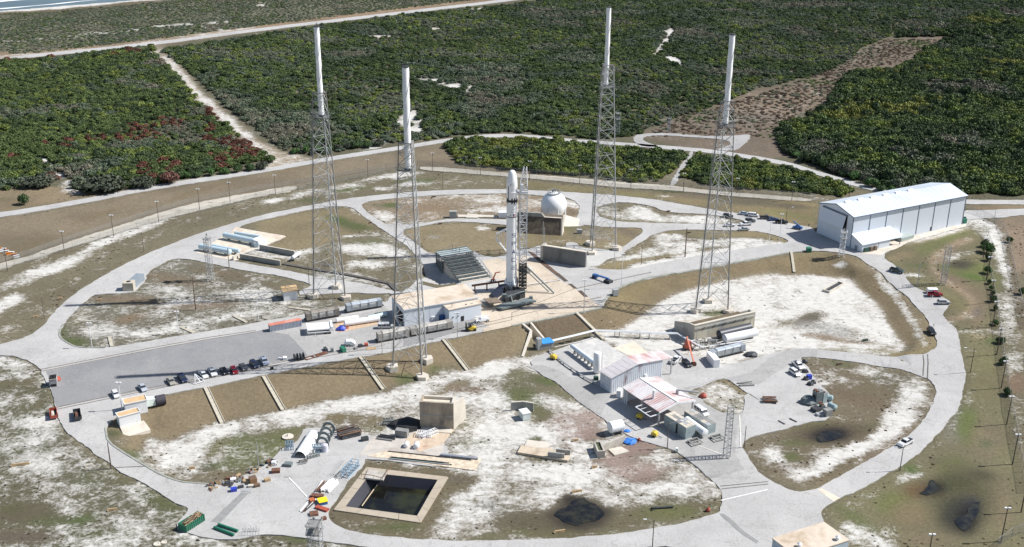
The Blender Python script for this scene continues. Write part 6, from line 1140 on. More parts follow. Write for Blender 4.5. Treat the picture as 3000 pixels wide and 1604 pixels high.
# ------------------------------------------------------------ stepped steel frame on the concrete wedge
fr = Fr(A2(620,812), A2(1140,722), z=U); c0_, c1_ = fr.at(A2(235,730), -4.2), fr.at(A2(130,650), -4.2); dbk = c0_[1]+1; LOW = -4.6
hbk = 5.0; lo_, hi_ = 0., 20.
for _ in range(30):
    hbk = (lo_+hi_)/2; q_ = fr.w(0, dbk, hbk)
    if proj(*q_)[1] > A2(290,395)[1]: lo_ = hbk
    else: hi_ = hbk
print('wedge', dbk, hbk, c0_, c1_)
t = thing('steel_grid_structure', 'stepped dark steel truss deck over a concrete wedge, left of the rocket', 'steel structure', fr.loc, fr.rz)
D2 = dbk; Lx = fr.L
part(t, 'concrete_wedge', MB().add([(0.6,0,LOW),(Lx-.8,0,LOW),(Lx-.8,D2,LOW),(.6,D2,LOW),(.6,.3,.3),(Lx-.8,.3,.3),(Lx-.8,D2,hbk*.93),(.6,D2,hbk*.93)], [(3,2,1,0),(4,5,6,7),(0,1,5,4),(1,2,6,5),(2,3,7,6),(3,0,4,7)]), M_CONCL)
NR = 8
for k in range(NR):
    y = D2*(k+.35)/NR; z = hbk*(k+.35)/NR+.3; zt2 = z+hbk/NR*.85; L0, L1 = -.2-.0*k, Lx
    part(t, 'tread', MB().box(L0,L1,y+.1,y+D2/NR*.25,zt2-.08,zt2+.03), M_STEELG); part(t, 'lower_rail', MB().beam((L0,y,z),(L1,y,z),.22), M_STEELG); part(t, 'top_rail', MB().beam((L0,y,zt2+.1),(L1,y,zt2+.1),.22), M_STEELG)
    for q in range(8):
        xa, xb = L0+(L1-L0)*q/8, L0+(L1-L0)*(q+1)/8; up = q < 4
        part(t, 'diagonal', MB().beam((xa,y,z if up else zt2), (xb,y,zt2 if up else z), .16), M_GALV if q % 2 else M_STEELG)
        if q: part(t, 'upright', MB().beam((xa,y,z),(xa,y,zt2+.1),.16), M_STEELG)
    part(t, 'gap_shade', MB().box(L0+.1,L1-.1,y+.25,y+D2/NR*.95,z-.1,z+.25), M_DARK)  # solid dark boxes stand in for the shade in the gaps between rows
zt3 = hbk+.9; dk = max(4, c1_[1]-c0_[1])
part(t, 'top_deck', MB().box(-.4,Lx,D2,D2+dk,zt3,zt3+.25), mat('pale_green_deck', (.38,.44,.45), .7, var=.06))
for q in range(4): part(t, 'deck_girder', MB().beam((-.5,D2+dk*q/3,zt3+.4),(Lx+.2,D2+dk*q/3,zt3+.4),.28), M_STEELG)
for q in range(4):
    for x in (-.3, Lx-.2): part(t, 'column', MB().box(x-.22,x+.22,D2+dk*q/3-.22,D2+dk*q/3+.22,LOW if x < 1 else 0,zt3), M_STEELG)
    if q < 3:
        part(t, 'cross_brace', MB().beam((-.3,D2+dk*q/3,LOW),(-.3,D2+dk*(q+1)/3,zt3),.2).beam((-.3,D2+dk*(q+1)/3,LOW),(-.3,D2+dk*q/3,zt3),.2), M_STEELG)
        part(t, 'stub_post', MB().beam((Lx*(.5+.05*q),D2+dk*(2.6-q)/3,zt3),(Lx*(.5+.05*q),D2+dk*(2.6-q)/3,zt3+2.6),.2), M_STEELG)
part(t, 'wire_stay', MB().beam((Lx*.5,D2+dk*.87,zt3+2.6),(Lx,D2+dk,zt3+.4),.1).beam((Lx*.5,D2+dk*.87,zt3+2.6),(-.3,D2+dk,zt3+.4),.1), M_STEELG)
part(t, 'side_rail', MB().beam((Lx+.6,0,.9),(Lx+.6,D2,hbk+1.3),.25).beam((Lx+1.2,0,.7),(Lx+1.2,D2,hbk+.8),.15), M_GALV)
# ------------------------------------------------------------ blast wall, sphere and earth mound
fr = Fr(T(2,1)(310,1250), T(2,1)(738,1318)); hw_ = hz(T(2,1)(738,1318), T(2,1)(742,1165))
t = thing('blast_wall', 'tall grey concrete blast wall right of the launch pad', 'wall', fr.loc, fr.rz)
part(t, 'wall_panel', MB().box(0,fr.L,0,1.4,0,hw_), mat('blast_shade_grey', (.20,.20,.19), .9, var=.12, scale=.3, dirt=(.13,.125,.115), dscale=.2, stretch=(1,1,.35))); part(t, 'coping', MB().box(-.1,fr.L+.1,-.1,1.5,hw_,hw_+.25), M_CONCL)  # panel colour darkened to carry the shade of its side away from the sun
part(t, 'return_wall', MB().box(-1.2,0,0,4.5,0,hw_*.98), M_CONC)
fr = Fr(T(2,1)(130,975), T(2,1)(500,1000)); hm = hz(T(2,1)(500,1000), T(2,1)(495,790))-3.0
t = thing('earth_mound', 'brown earth bank with concrete crest wall in front of the white sphere', 'mound', fr.loc, fr.rz)
part(t, 'earth_face', MB().hexa([(-8,0,-.5),(fr.L,0,-.5),(fr.L,9,-.5),(-8,9,-.5),(-8,4,hm),(fr.L-.6,4,hm),(fr.L-.6,9,hm),(-8,9,hm)]), mat('mound_brown', (.12,.095,.07), .95, var=.35, scale=.9, dirt=(.19,.165,.12), dscale=.4, bump=.5))
part(t, 'crest_wall', MB().hexa([(-8,4.0,hm),(fr.L-9,4.0,hm),(fr.L-8.6,4.8,hm),(-8,4.8,hm),(-8,4.0,hm+1.9),(fr.L-10.6,4.0,hm+1.9),(fr.L-10.6,4.8,hm+1.9),(-8,4.8,hm+1.9)]), M_CONCD)
part(t, 'side_wall', MB().hexa([(fr.L-.5,0,-.5),(fr.L+.2,0,-.5),(fr.L+.2,7,-.5),(fr.L-.5,7,-.5),(fr.L-1,3.8,hm+.2),(fr.L-.2,3.8,hm+.2),(fr.L-.2,7,hm-3),(fr.L-1,7,hm-3)]), M_CONCL)
part(t, 'ledge', MB().box(fr.L-9,fr.L-.6,3.6,4.6,hm,hm+.18), M_CONCL)
sc_ = T(2,1)(418,850); sg = G(sc_); fx = T(2,1)
sr = 131/3.4336/FPX*float(np.hypot(np.hypot(sg[0], sg[1]), 175)); zc_ = hz(sc_, T(2,1)(418,570))-sr
t = thing('sphere_tank', 'large white spherical tank behind the brown earth bank', 'tank', (sg[0], sg[1]+2, sg[2]))
o = part(t, 'sphere', MB().lathe([(max(.02, sr*math.sin(a*math.pi/24)), zc_-sr*math.cos(a*math.pi/24)) for a in range(25)], 40), M_WHITE2); smooth_by_angle(o, 60)
for a in range(8):
    an = a*math.pi/4+.3; part(t, 'leg', MB().tube((math.cos(an)*sr*.98, math.sin(an)*sr*.98, 0), (math.cos(an)*sr*.98, math.sin(an)*sr*.98, zc_), .22, 8), M_WHITE)
part(t, 'top_platform', MB().lathe([(sr*.5, zc_+sr*.93), (sr*.5, zc_+sr*.95)], 20), M_GALV); rl = MB()
for h in (.5, 1.1):
    for a in range(20): rl.beam((sr*.5*math.cos(a*.314), sr*.5*math.sin(a*.314), zc_+sr*.95+h), (sr*.5*math.cos(a*.314+.314), sr*.5*math.sin(a*.314+.314), zc_+sr*.95+h), .09)
for a in range(20): rl.beam((sr*.5*math.cos(a*.314), sr*.5*math.sin(a*.314), zc_+sr*.9), (sr*.5*math.cos(a*.314), sr*.5*math.sin(a*.314), zc_+sr*.95+1.1), .09)
part(t, 'railing', rl, M_GALV); part(t, 'valve_cluster', MB().box(-1,-.2,-.6,.4,zc_+sr,zc_+sr+1.6).tube((.5,0,zc_+sr),(.5,0,zc_+sr+1.8),.25).tube((-.5,0,zc_+sr+1.2),(1.6,0,zc_+sr+1.2),.15), M_GALVD)
# ------------------------------------------------------------ boxes and plain buildings
def house(name, label, cat, a, b, dpx, tpx, wall, roofm, depth=None, over=.25, parapet=.35, group=None, roof_t=.3, tpx_base=None):
    fr = Fr(a, b); h = hz(tpx_base or a, tpx); D = depth or abs(fr.at(dpx, h)[1]); t = thing(name, label, cat, fr.loc, fr.rz, group)
    part(t, 'wall', MB().box(0,fr.L,0,D,-.4,h), wall); part(t, 'roof', MB().box(-over,fr.L+over,-over,D+over,h,h+roof_t), roofm); t['_'] = 0; del t['_']
    return t, fr, h, D
M_BLUEW = mat('pale_blue_wall', (.70,.74,.79), .7, var=.03, scale=.2)
t, fr, h, D = house('support_building', 'white workshop building with flat tan roof between railcars and rocket', 'building', A3(1312,592), A3(2240,425), A3(2060,58), A3(1297,380), M_BLUEW, M_TANROOF, roof_t=.25)
part(t, 'doorway_dark', MB().box(-.05,.0,1.5,6.5,0,h*.72), M_BLACK, label='doorway drawn as a black sheet in the shaded end wall'); part(t, 'door_leaf', MB().box(-.25,-.05,6.6,8.6,0,h*.75), M_STEELG)  # black sheet on the closed wall stands in for the dark inside
part(t, 'eave_trim', MB().box(-.35,fr.L+.35,-.4,-.25,h-.15,h+.2), M_WALLW)
for k in range(1, 6): part(t, 'panel_joint', MB().box(fr.L*k/6-.03,fr.L*k/6+.03,-.02,.0,0,h), M_GALVD)
ax0 = fr.at(A3(1875,560))[0]; ay = fr.at(A3(1875,560))[1]; 
t2, f2, h2, D2_ = house('annex_building', 'low white annex with tan roof beside the blue tank skid', 'building', A3(1872,560), A3(2275,475), A3(1830,350), A3(1865,385), M_BLUEW, M_TANROOF, depth=5.5)
part(t2, 'door', MB().box(f2.L*.36,f2.L*.46,-.05,0,0,2.3), M_BLACK); part(t2, 'wall_lamp', MB().box(f2.L*.1,f2.L*.14,-.3,0,2.6,2.9).box(f2.L*.25,f2.L*.29,-.3,0,2.6,2.9), M_DARK)
part(t2, 'roof_pipe', MB().beam((1.2,1,h2),(1.8,1,h2+2.2),.08).beam((2.4,1,h2),(1.8,1,h2+2.2),.08).beam((1.8,1,h2+2.2),(1.8,2,h2),.08).box(f2.L*.55,f2.L*.6,1,1.5,h2,h2+.6).box(f2.L*.7,f2.L*.78,1,1.5,h2,h2+.4), M_GALVD)
for a_, b_, d_, t_, lb in [(B2(280,1085),B2(815,980),B2(700,575),B2(262,815),'small white block hut with orange-tan roof and sloping concrete apron'),(B2(425,760),B2(985,690),B2(940,240),B2(415,490),'white block hut with orange-tan roof beside the parked white hatchback')]:
    t, fr, h, D = house('concrete_hut', lb, 'building', a_, b_, d_, t_, M_WALLW, M_ORROOF, over=.15, roof_t=.15)
    for (x0,x1,y0,y1) in ((-.2,fr.L+.2,-.2,-.0),(-.2,fr.L+.2,D,D+.2),(-.2,0,0,D),(fr.L,fr.L+.2,0,D)): part(t, 'parapet', MB().box(x0,x1,y0,y1,h+.1,h+.4), M_WALLW)
    if 'apron' in lb: part(t, 'sloping_apron', MB().hexa([(-.5,-5.5,-1.8),(fr.L+1.2,-5.2,-1.8),(fr.L+1.2,0,-1.8),(-.5,0,-1.8),(-.3,-5.4,-.6),(fr.L+1.4,-5.0,-.6),(fr.L+.9,0,.6),(0,0,.6)]), M_CONCL)
    else:
        part(t, 'vent_duct', MB().hexa([(fr.L,1,1),(fr.L+3,1.5,.8),(fr.L+3,3.5,.8),(fr.L,4,1),(fr.L,1,3.6),(fr.L+3,1.5,3.2),(fr.L+3,3.5,3.2),(fr.L,4,3.6)]), mat('mint_duct', (.60,.68,.64), .6)); part(t, 'fan_housing', MB().tube((fr.L+3.2,2.5,1.9),(fr.L+6.3,2.5,1.9),1.75,16), mat('dark_violet', (.05,.045,.06), .7))
t, fr, h, D = house('concrete_hut', 'small white hut with sagging tan roof by the feet of the left tower', 'building', T(1,2)(282,278), T(1,2)(420,262), T(1,2)(380,125), T(1,2)(272,185), M_WALLW, M_ORROOF, over=.4)
part(t, 'door', MB().box(-.05,0,1,2,0,2), M_DARK)
RZ_ = 4.6; q_ = [Gz(T(3,3)(*p), RZ_) for p in ((48,1283),(560,1122),(815,1302))]; q_ = [q_[0], q_[0]+q_[2]-q_[1], q_[2], q_[1]]; o_ = q_[1]; pq = [tuple(v-o_) for v in q_]
t = thing('flat_roof_building', 'pale blue building with large tan roof cut by the bottom edge', 'building', (*o_, 0)); part(t, 'wall', MB().prism(pq, -.3, RZ_-.3), mat('pale_blue_siding', (.50,.58,.64), .7)); cq = sum(q_)/4-o_; part(t, 'roof', MB().prism([tuple(cq+(np.array(v)-cq)*1.02) for v in pq], RZ_-.3, RZ_), M_TANROOF)
for k, p in enumerate(((700,1300),(315,1370))):
    v = Gz(T(3,3)(*p), RZ_)-o_; part(t, 'roof_vent', MB().lathe([(.5,RZ_),(.5,RZ_+.8),(.75,RZ_+.9),(.1,RZ_+1.4)], 12, (v[0], v[1])), M_WHITE)
# grey container and condenser unit by the upper left bend
def boxthing(name, label, cat, a, b, tpx, depth, m_, group=None, tpb=None, h=None, dz=0):
    fr = Fr(a, b); h = h or hz(tpb or a, tpx); t = thing(name, label, cat, fr.loc, fr.rz, group); part(t, 'body', MB().box(0,fr.L,0,depth,.15,h), m_); return t, fr, h, depth
t, fr, h, D = boxthing('condenser_unit', 'beige cooling unit with a dark fan on the ring road edge, upper left', 'cooling unit', T(0,2)(1238,180), T(0,2)(1345,178), T(0,2)(1240,100), 4.0, mat('beige_steel', (.52,.47,.38), .6)); part(t, 'fan', MB().tube((fr.L/2,2,h),(fr.L/2,2,h+.15),.9,12), M_DARK)
t, fr, h, D = boxthing('container', 'blue grey storage container behind the beige cooling unit', 'container', T(0,2)(1360,150), T(0,2)(1455,70), T(0,2)(1355,80), 3.2, mat('blue_grey_metal', (.24,.28,.32), .6))
# main hangar
HN, HF = T(3,1)(826,1116), T(3,1)(1950,885); fr = Fr(HN, HF); h = hz(HN, T(3,1)(860,808)); Dh = fr.at(T(3,1)(465,970))[1]; L_ = fr.L; hr = h*1.19
M_SIDING = mat('white_siding', (.68,.72,.78), .55, var=.03, scale=.3, stretch=(6,6,.3)); M_ROOFW = mat('white_metal_roof', (.66,.72,.78), .4, .1, var=.06, scale=.12, dirt=(.55,.6,.66), dscale=.06)
t = thing('hangar', 'big white metal hangar with gable roof at the right', 'hangar', fr.loc, fr.rz); npn = 7
for k in range(npn): part(t, 'wall_panel', MB().box(L_*k/npn+.18,L_*(k+1)/npn-.18,0,.25,0,h-.1), M_SIDING)
for k in range(npn+1): part(t, 'downpipe', MB().box(L_*k/npn-.17,L_*k/npn+.17,-.12,.2,0,h-.05), mat('blue_grey_trim', (.13,.16,.22), .6))
part(t, 'far_wall', MB().box(0,L_,Dh-.25,Dh,0,h-.1), M_SIDING)
for x in (0, L_-.3): part(t, 'gable_wall', MB().add([(x,0,0),(x,Dh,0),(x,Dh,h),(x,Dh/2,hr-.1),(x,0,h),(x+.3,0,0),(x+.3,Dh,0),(x+.3,Dh,h),(x+.3,Dh/2,hr-.1),(x+.3,0,h)], [(0,1,2,3,4),(9,8,7,6,5),(0,4,9,5),(2,1,6,7),(4,3,8,9),(3,2,7,8)]), M_SIDING)
part(t, 'roof_slope', MB().hexa([(-.6,-.5,h-.15),(L_+.6,-.5,h-.15),(L_+.6,Dh/2,hr),(-.6,Dh/2,hr),(-.6,-.5,h+.05),(L_+.6,-.5,h+.05),(L_+.6,Dh/2,hr+.2),(-.6,Dh/2,hr+.2)]), M_ROOFW)
part(t, 'roof_slope', MB().hexa([(-.6,Dh/2,hr),(L_+.6,Dh/2,hr),(L_+.6,Dh+.5,h-.15),(-.6,Dh+.5,h-.15),(-.6,Dh/2,hr+.2),(L_+.6,Dh/2,hr+.2),(L_+.6,Dh+.5,h+.05),(-.6,Dh+.5,h+.05)]), M_ROOFW)
part(t, 'gutter', MB().box(-.7,L_+.7,-.75,-.5,h-.25,h+.05), MATS['blue_grey_trim'])
for s_ in (0,1): part(t, 'verge_trim', MB().beam((-.68,-.5 if s_ == 0 else Dh+.5,h-.05),(-.68,Dh/2,hr+.1),.2,.4), MATS['blue_grey_trim'])
for k in range(1, 22): part(t, 'roof_seam', MB().beam((L_*k/22,-.4,h+.07),(L_*k/22,Dh/2,hr+.22),.08,.06), M_ROOFW)
for k in range(6): x = L_*(.06+.11*k); part(t, 'ridge_vent', MB().box(x,x+L_*.05,Dh/2-.8,Dh/2+.8,hr+.1,hr+.75,.1,.3), M_WHITE2)
part(t, 'door_panel', MB().hexa([(-.5,Dh*.20,.3),(-.3,Dh*.20,.3),(-.3,Dh*.86,.3),(-.5,Dh*.86,.3),(-.5,Dh*.20,h*.50),(-.3,Dh*.20,h*.50),(-.3,Dh*.86,h*.50),(-.5,Dh*.86,h*.50)]), M_SIDING)
part(t, 'door_panel', MB().hexa([(-1.9,Dh*.20,h*.53),(-1.7,Dh*.20,h*.53),(-1.7,Dh*.86,h*.53),(-1.9,Dh*.86,h*.53),(-.4,Dh*.20,h*.93),(-.2,Dh*.20,h*.93),(-.2,Dh*.86,h*.93),(-.4,Dh*.86,h*.93)]), M_SIDING)
part(t, 'door_gap_dark', MB().box(-.1,-.02,Dh*.17,Dh*.87,.2,h*.95), M_BLACK); part(t, 'door_track', MB().box(-.6,-.1,Dh*.16,Dh*.88,h*.93,h*.97), MATS['blue_grey_trim']); part(t, 'door_rail', MB().box(-.75,-.45,Dh*.19,Dh*.87,h*.50,h*.53), MATS['blue_grey_trim'])  # gap is a black sheet on the gable, painted as the dark inside
axp = [fr.at(T(3,1)(950,1165)), fr.at(T(3,1)(1210,1105)), fr.at(T(3,1)(1330,1085))]; ad = -axp[0][1]; ha = hz(T(3,1)(950,1165), T(3,1)(955,1090)); xl = max(axp[2][0], 20); xm = axp[1][0]
part(t, 'annex_wall', MB().box(0.0,xm*.58,-ad,-ad+.25,0,ha).box(xm*.6,xm,-ad,-ad+.25,0,ha).box(-.0,.25,-ad+.25,0,0,ha), M_SIDING); part(t, 'annex_post', MB().box(xl-.5,xl-.2,-ad,-ad+.3,0,ha), M_GALVD)
part(t, 'annex_roof', MB().hexa([(-.3,-ad-.4,ha),(xl,-ad-.4,ha),(xl,0,ha+3),(-.3,0,ha+3),(-.3,-ad-.4,ha+.2),(xl,-ad-.4,ha+.2),(xl,0,ha+3.2),(-.3,0,ha+3.2)]), M_ROOFW)
part(t, 'annex_gable', MB().add([(0,-ad,ha),(0,0,ha),(0,0,ha+3),(.2,-ad,ha),(.2,0,ha),(.2,0,ha+3)], [(0,1,2),(5,4,3),(0,2,5,3),(1,0,3,4)]), M_SIDING); part(t, 'annex_door', MB().box(-.06,0,-ad*.62,-ad*.38,0,2.4), MATS['blue_grey_metal']); part(t, 'side_door', MB().box(L_*.70,L_*.715,-.06,0,0,2.2), M_DARK)
t, f2, h2, D2_ = boxthing('dumpster', 'dark green dumpster at the hangar annex corner', 'dumpster', T(3,1)(968,1168), T(3,1)(1018,1160), T(3,1)(968,1125), 2.2, M_GREEND)
for k, (x, y) in enumerate(((1030,1160),(1070,1150))): boxthing('portable_toilet', ('left' if k == 0 else 'right')+' brown portable toilet beside the hangar annex', 'portable toilet', T(3,1)(x, y), T(3,1)(x+26, y-4), T(3,1)(x, y-45), 1.3, mat('brown_plastic', (.20,.15,.11), .6))
boxthing('storage_box', 'small green box at the far corner of the hangar', 'box', T(3,1)(1972,880), T(3,1)(1998,875), T(3,1)(1975,830), 1.5, M_GREEN)
boxthing('dumpster', 'green dumpster alone on the road edge left of the camera tower', 'dumpster', T(3,1)(392,1165), T(3,1)(438,1166), T(3,1)(392,1125), 2.4, M_GREEN)
t, f2, h2, D2_ = boxthing('flatbed_trailer', 'grey open skip with an upturned white panel behind the hangar annex', 'skip', T(3,1)(1340,1062), T(3,1)(1465,1025), T(3,1)(1340,1025), 5, mat('grey_green', (.35,.40,.38), .7)); part(t, 'panel', MB().hexa([(-1,2,h2),(5,3,h2),(5,5,h2),(-1,5,h2),(-1.6,2,h2+3),(-.5,3,h2+3.2),(-.5,5,h2+3.2),(-1.6,5,h2+3)]), M_WHITE2)
# ------------------------------------------------------------ railcars, containers, trailers on the hardstand
M_TUBEW = mat('gas_tube_white', (.62,.62,.60), .5, var=.1, dirt=(.35,.33,.30), dscale=.5)
def railcar(a, b, tpx, label, body, dep=2.9, gr='gas tube railcars'):
    fr = Fr(a, b); h = hz(a, tpx); L = fr.L; t = thing('tube_railcar', label, 'railcar', fr.loc, fr.rz, gr)
    part(t, 'underframe', MB().box(-.6,L+.6,.2,dep-.2,.7,1.0), M_DARK)
    for x in (L*.14, L*.86):
        bg_ = part(t, 'bogie', MB().box(x-1.3,x+1.3,.35,dep-.35,.35,.75), M_DARK)
        for dx in (-.85,.85):
            for y in (.45, dep-.45): part(bg_, 'wheel', MB().tube((x+dx,y-.08,.45),(x+dx,y+.08,.45),.45,12), M_RUST)
    part(t, 'end_cabinet', MB().box(0,L*.15,0,dep,1,h), body); part(t, 'end_cabinet', MB().box(L*.87,L,0,dep,1,h+.1), body)
    for k in range(3):
        x0, x1 = L*(.15+.24*k), L*(.15+.24*(k+1)); part(t, 'roof_panel', MB().hexa([(x0+.08,0,h-.1),(x1-.08,0,h-.1),(x1-.08,dep,h-.1),(x0+.08,dep,h-.1),(x0+.08,.5,h+.25),(x1-.08,.5,h+.25),(x1-.08,dep-.5,h+.25),(x0+.08,dep-.5,h+.25)]), mat('roof_'+body.name, [min(1, c*1.4) for c in body.node_tree.nodes['Mix'].inputs[6].default_value[:3]], .6))
    for k in range(5):
        z = 1.35+(h-1.6)*k/4.0*.95; part(t, 'gas_tube', MB().tube((L*.15,.28,z),(L*.87,.28,z),(h-1.6)/11,8), M_TUBEW); part(t, 'side_slat', MB().box(L*.15,L*.87,-.03,.05,z-(h-1.6)/7.4,z-(h-1.6)/10), body)
    for k in range(4): part(t, 'side_post', MB().box(L*(.15+.24*k)-.12,L*(.15+.24*k)+.12,-.08,dep+.08,1,h+.05), body)
    return t
RC1, RC2, RC3 = mat('railcar_brown', (.20,.18,.155), .75, var=.15, dirt=(.12,.10,.09)), mat('railcar_blue_grey', (.30,.33,.36), .7, var=.1), mat('railcar_tan_grey', (.33,.31,.28), .75, var=.12, dirt=(.2,.18,.16))
railcar(B7(960,320), B7(1620,205), B7(950,150), 'dirty brown gas tube railcar directly behind the long container', RC1)
railcar(A3(590,430), A3(1035,355), A3(590,330), 'blue grey gas tube railcar against the white building', RC2)
railcar(A3(985,805), A3(1375,735), A3(975,690), 'tan grey gas tube railcar standing under the nearest lightning tower', RC3)
railcar(A3(1400,728), A3(1920,630), A3(1395,625), 'grey gas tube railcar in front of the white annex', RC3)
railcar(A5(1170,1110), A5(1770,965), A5(1190,960), 'pale grey gas tube railcar beside the two horizontal tanks', RC2)
# long container with ribbed sides
fr = Fr(B7(215,515), B7(865,395)); h = hz(B7(215,515), B7(205,385)); t = thing('shipping_container', 'long blue grey ribbed container with faded red roof', 'container', fr.loc, fr.rz)
part(t, 'body', MB().box(.08,fr.L-.08,.08,2.4,.1,h-.05), mat('container_blue', (.26,.29,.36), .6)); part(t, 'roof', MB().box(0,fr.L,0,2.5,h-.05,h+.05), mat('faded_red', (.55,.20,.14), .7, dirt=(.6,.33,.26)))
for k in range(int(fr.L/.55)): part(t, 'rib', MB().box(.2+k*.55,.42+k*.55,-.02,.08,.2,h-.1), mat('rib_pale', (.45,.48,.54), .6))
# tube trailer
fr = Fr(B7(970,590), B7(1510,545)); L = fr.L; t = thing('tube_trailer', 'white trailer loaded with long white gas cylinders', 'trailer', fr.loc, fr.rz)
part(t, 'front_panel', MB().box(0,.3,0,6.2,1.1,2.9), M_WHITE2); part(t, 'rear_panel', MB().box(L-1.2,L-.4,0,6.2,1.3,3.1), M_WHITE2); part(t, 'frame', MB().box(.3,L-1,0,.3,1,1.3).box(.3,L-1,5.9,6.2,1,1.3), M_WHITE)
for k in range(6): part(t, 'cylinder', MB().tank((.3,.6+k*1.0,2.3),(L-1.2,.6+k*1.0,2.3),.45,10), M_WHITE2)
for x in (L-3.2, L-1.7):
    for y in (.3, 5.7): part(t, 'wheel', MB().tube((x,y-.3,.5),(x,y+.3,.5),.5,12), M_TYRE)
part(t, 'landing_leg', MB().box(3,3.3,.1,.4,0,1.1).box(3,3.3,5.7,6,0,1.1), M_WHITE)
def vessel(name, label, a, b, tpx, r=None, m_=M_WHITE2, cat='tank', group=None, z0=.6, legs=2, lm=M_GALVD, dome=.35, y=0):
    fr = Fr(a, b); h = hz(a, tpx) if tpx else 2*r+z0; r = r or max(.4, (h-z0)/2); t = thing(name, label, cat, fr.loc, fr.rz, group)
    o = part(t, 'shell', MB().tank((0,y+r,z0+r),(fr.L,y+r,z0+r),r,18,dome), m_); smooth_by_angle(o, 35)
    for k in range(legs): x = fr.L*(.15+.7*k/max(1, legs-1)); part(t, 'saddle', MB().box(x-.25,x+.25,y+r*.3,y+r*1.7,0,z0+r*.35), lm)
    return t, fr, r
vessel('long_pipe_tank', 'long white tube lying on tan mats with pale blue end caps, near the building door', A3(570,605), A3(1000,540), None, 1.15, M_WHITE2, 'tank', z0=.3, legs=4)
vessel('long_pipe_tank', 'shorter white tube behind the long one on the tan mats', A3(470,570), A3(740,530), None, .9, M_WHITE2, 'tank', z0=.3, legs=3, y=1)
vessel('pipe_section', 'pale cyan capped tube section between the white tubes and the dark doorway', A3(860,535), A3(1095,480), None, .9, mat('pale_cyan', (.55,.68,.70), .4), 'tank', z0=.5)
slab('ground_mat', P(A3, 420,560, 880,470, 900,500, 1000,560, 600,650, 470,670, 440,600), mat('ply_tan', (.52,.38,.26), .9, var=.2, scale=1), dz=.2, smooth=0, th=.1, drop=False)
def lump(name, label, cat, p, size, m_, group=None, seed=1, flat=.6):
    g = G(p); r = random.Random(seed); mb = MB(); n = 8; pr = []
    v = []; 
    for k, (rr, z) in enumerate(((1,0),(1.02,.3),(.8,.7),(.35,1))):
        v += [(size*rr*(.8+.4*r.random())*math.cos(i*math.pi/4), size*rr*(.8+.4*r.random())*math.sin(i*math.pi/4)*.8, z*size*flat*(.85+.3*r.random())) for i in range(n)]
    mb.add(v, [(k*n+i, k*n+(i+1) % n, (k+1)*n+(i+1) % n, (k+1)*n+i) for k in range(3) for i in range(n)]+[tuple(range(3*n, 4*n))])
    return solo(name, label, cat, mb, m_, (g[0], g[1], g[2]+.15), 0, group)
lump('tarpaulin', 'bright blue tarpaulin bundle beside the white tubes', 'tarp', A3(515,635), 1.9, mat('deep_blue_tarp', (.03,.06,.45), .5), flat=.8)
lump('red_bundle', 'small red bundle on the tan mats beside the blue tarpaulin', 'bundle', A3(590,615), .8, M_REDP)
# blue skid, white tank units by the annex
t, fr, h, D = boxthing('pump_skid', 'bright blue pump skid against the annex wall', 'pump skid', A3(1755,525), A3(1865,510), A3(1755,455), 2.6, M_BLUEP)
for k in range(3): part(t, 'cage_rib', MB().box(fr.L*(.15+.3*k),fr.L*(.2+.3*k),-.1,0,.3,h+.2), MATS['blue_paint'])
boxthing('chiller_unit', 'white cooling unit with round fans left of the blue pump skid', 'cooling unit', A3(1650,535), A3(1740,525), A3(1650,470), 2.2, M_WHITE)
boxthing('cabinet', 'narrow white cabinet at the annex corner right of the blue skid', 'cabinet', A3(1885,520), A3(1930,512), A3(1885,465), 1.2, M_WHITE)
# forklift
fr = Fr(A3(2070,665), A3(2215,650)); L = fr.L; t = thing('forklift', 'yellow forklift with raised black mast on the track by the bank', 'forklift', fr.loc, fr.rz)
part(t, 'body', MB().side([(L*.3,.7),(L*.3,1.5),(L*.8,1.7),(L*1.0,1.5),(L*1.0,.6)], 0, 2), M_YEL); part(t, 'cab', MB().box(L*.35,L*.38,.1,.2,1.5,3).box(L*.35,L*.38,1.8,1.9,1.5,3).box(L*.7,L*.73,.1,.2,1.6,3).box(L*.7,L*.73,1.8,1.9,1.6,3).box(L*.33,L*.75,.05,1.95,2.95,3.1).box(L*.45,L*.62,.6,1.4,1.5,2.3), M_DARK)
part(t, 'mast', MB().box(L*.12,L*.2,.3,.6,.2,3.6).box(L*.12,L*.2,1.4,1.7,.2,3.6).box(L*.1,L*.14,.3,1.7,1,1.8), M_DARK); part(t, 'fork', MB().box(-L*.15,L*.12,.4,.55,.25,.35).box(-L*.15,L*.12,1.45,1.6,.25,.35), M_DARK)
for x in (L*.32, L*.86):
    for y in (-.05, 1.75): part(t, 'wheel', MB().tube((x,y,.6),(x,y+.35,.6),.6,12), M_TYRE)
def lift(name, label, a, b, col, boom=((.15,2),(.95,2.6)), bas=None, wm=M_TYRE, w=2.3, two=None, cat='lift'):
    fr = Fr(a, b); L = fr.L; t = thing(name, label, cat, fr.loc, fr.rz); part(t, 'chassis', MB().box(L*.05,L*.95,.2,w-.2,.6,1.3,.2,.1), col); part(t, 'turret', MB().box(L*.35,L*.8,.3,w-.3,1.3,2.1,.2,.2), col)
    part(t, 'boom', MB().beam((L*boom[0][0],w/2,boom[0][1]),(L*boom[1][0],w/2,boom[1][1]),.45), col)
    if two: part(t, 'boom', MB().beam((L*boom[1][0],w/2,boom[1][1]),(L*two[0],w/2+two[1],two[2]),.35), col)
    for x in (L*.2, L*.8):
        for y in (0, w-.4):
            q = part(t, 'wheel', MB().tube((x,y,.55),(x,y+.4,.55),.55,12), M_TYRE); part(q, 'rim', MB().tube((x,y-.03,.55),(x,y+.43,.55),.25,8), M_LAMP)
    return t, fr
t, fr = lift('boom_lift', 'white folded boom lift right of the forklift', A3(2205,560), A3(2395,530), M_WHITE, ((.0,2.4),(1.0,2.2)))
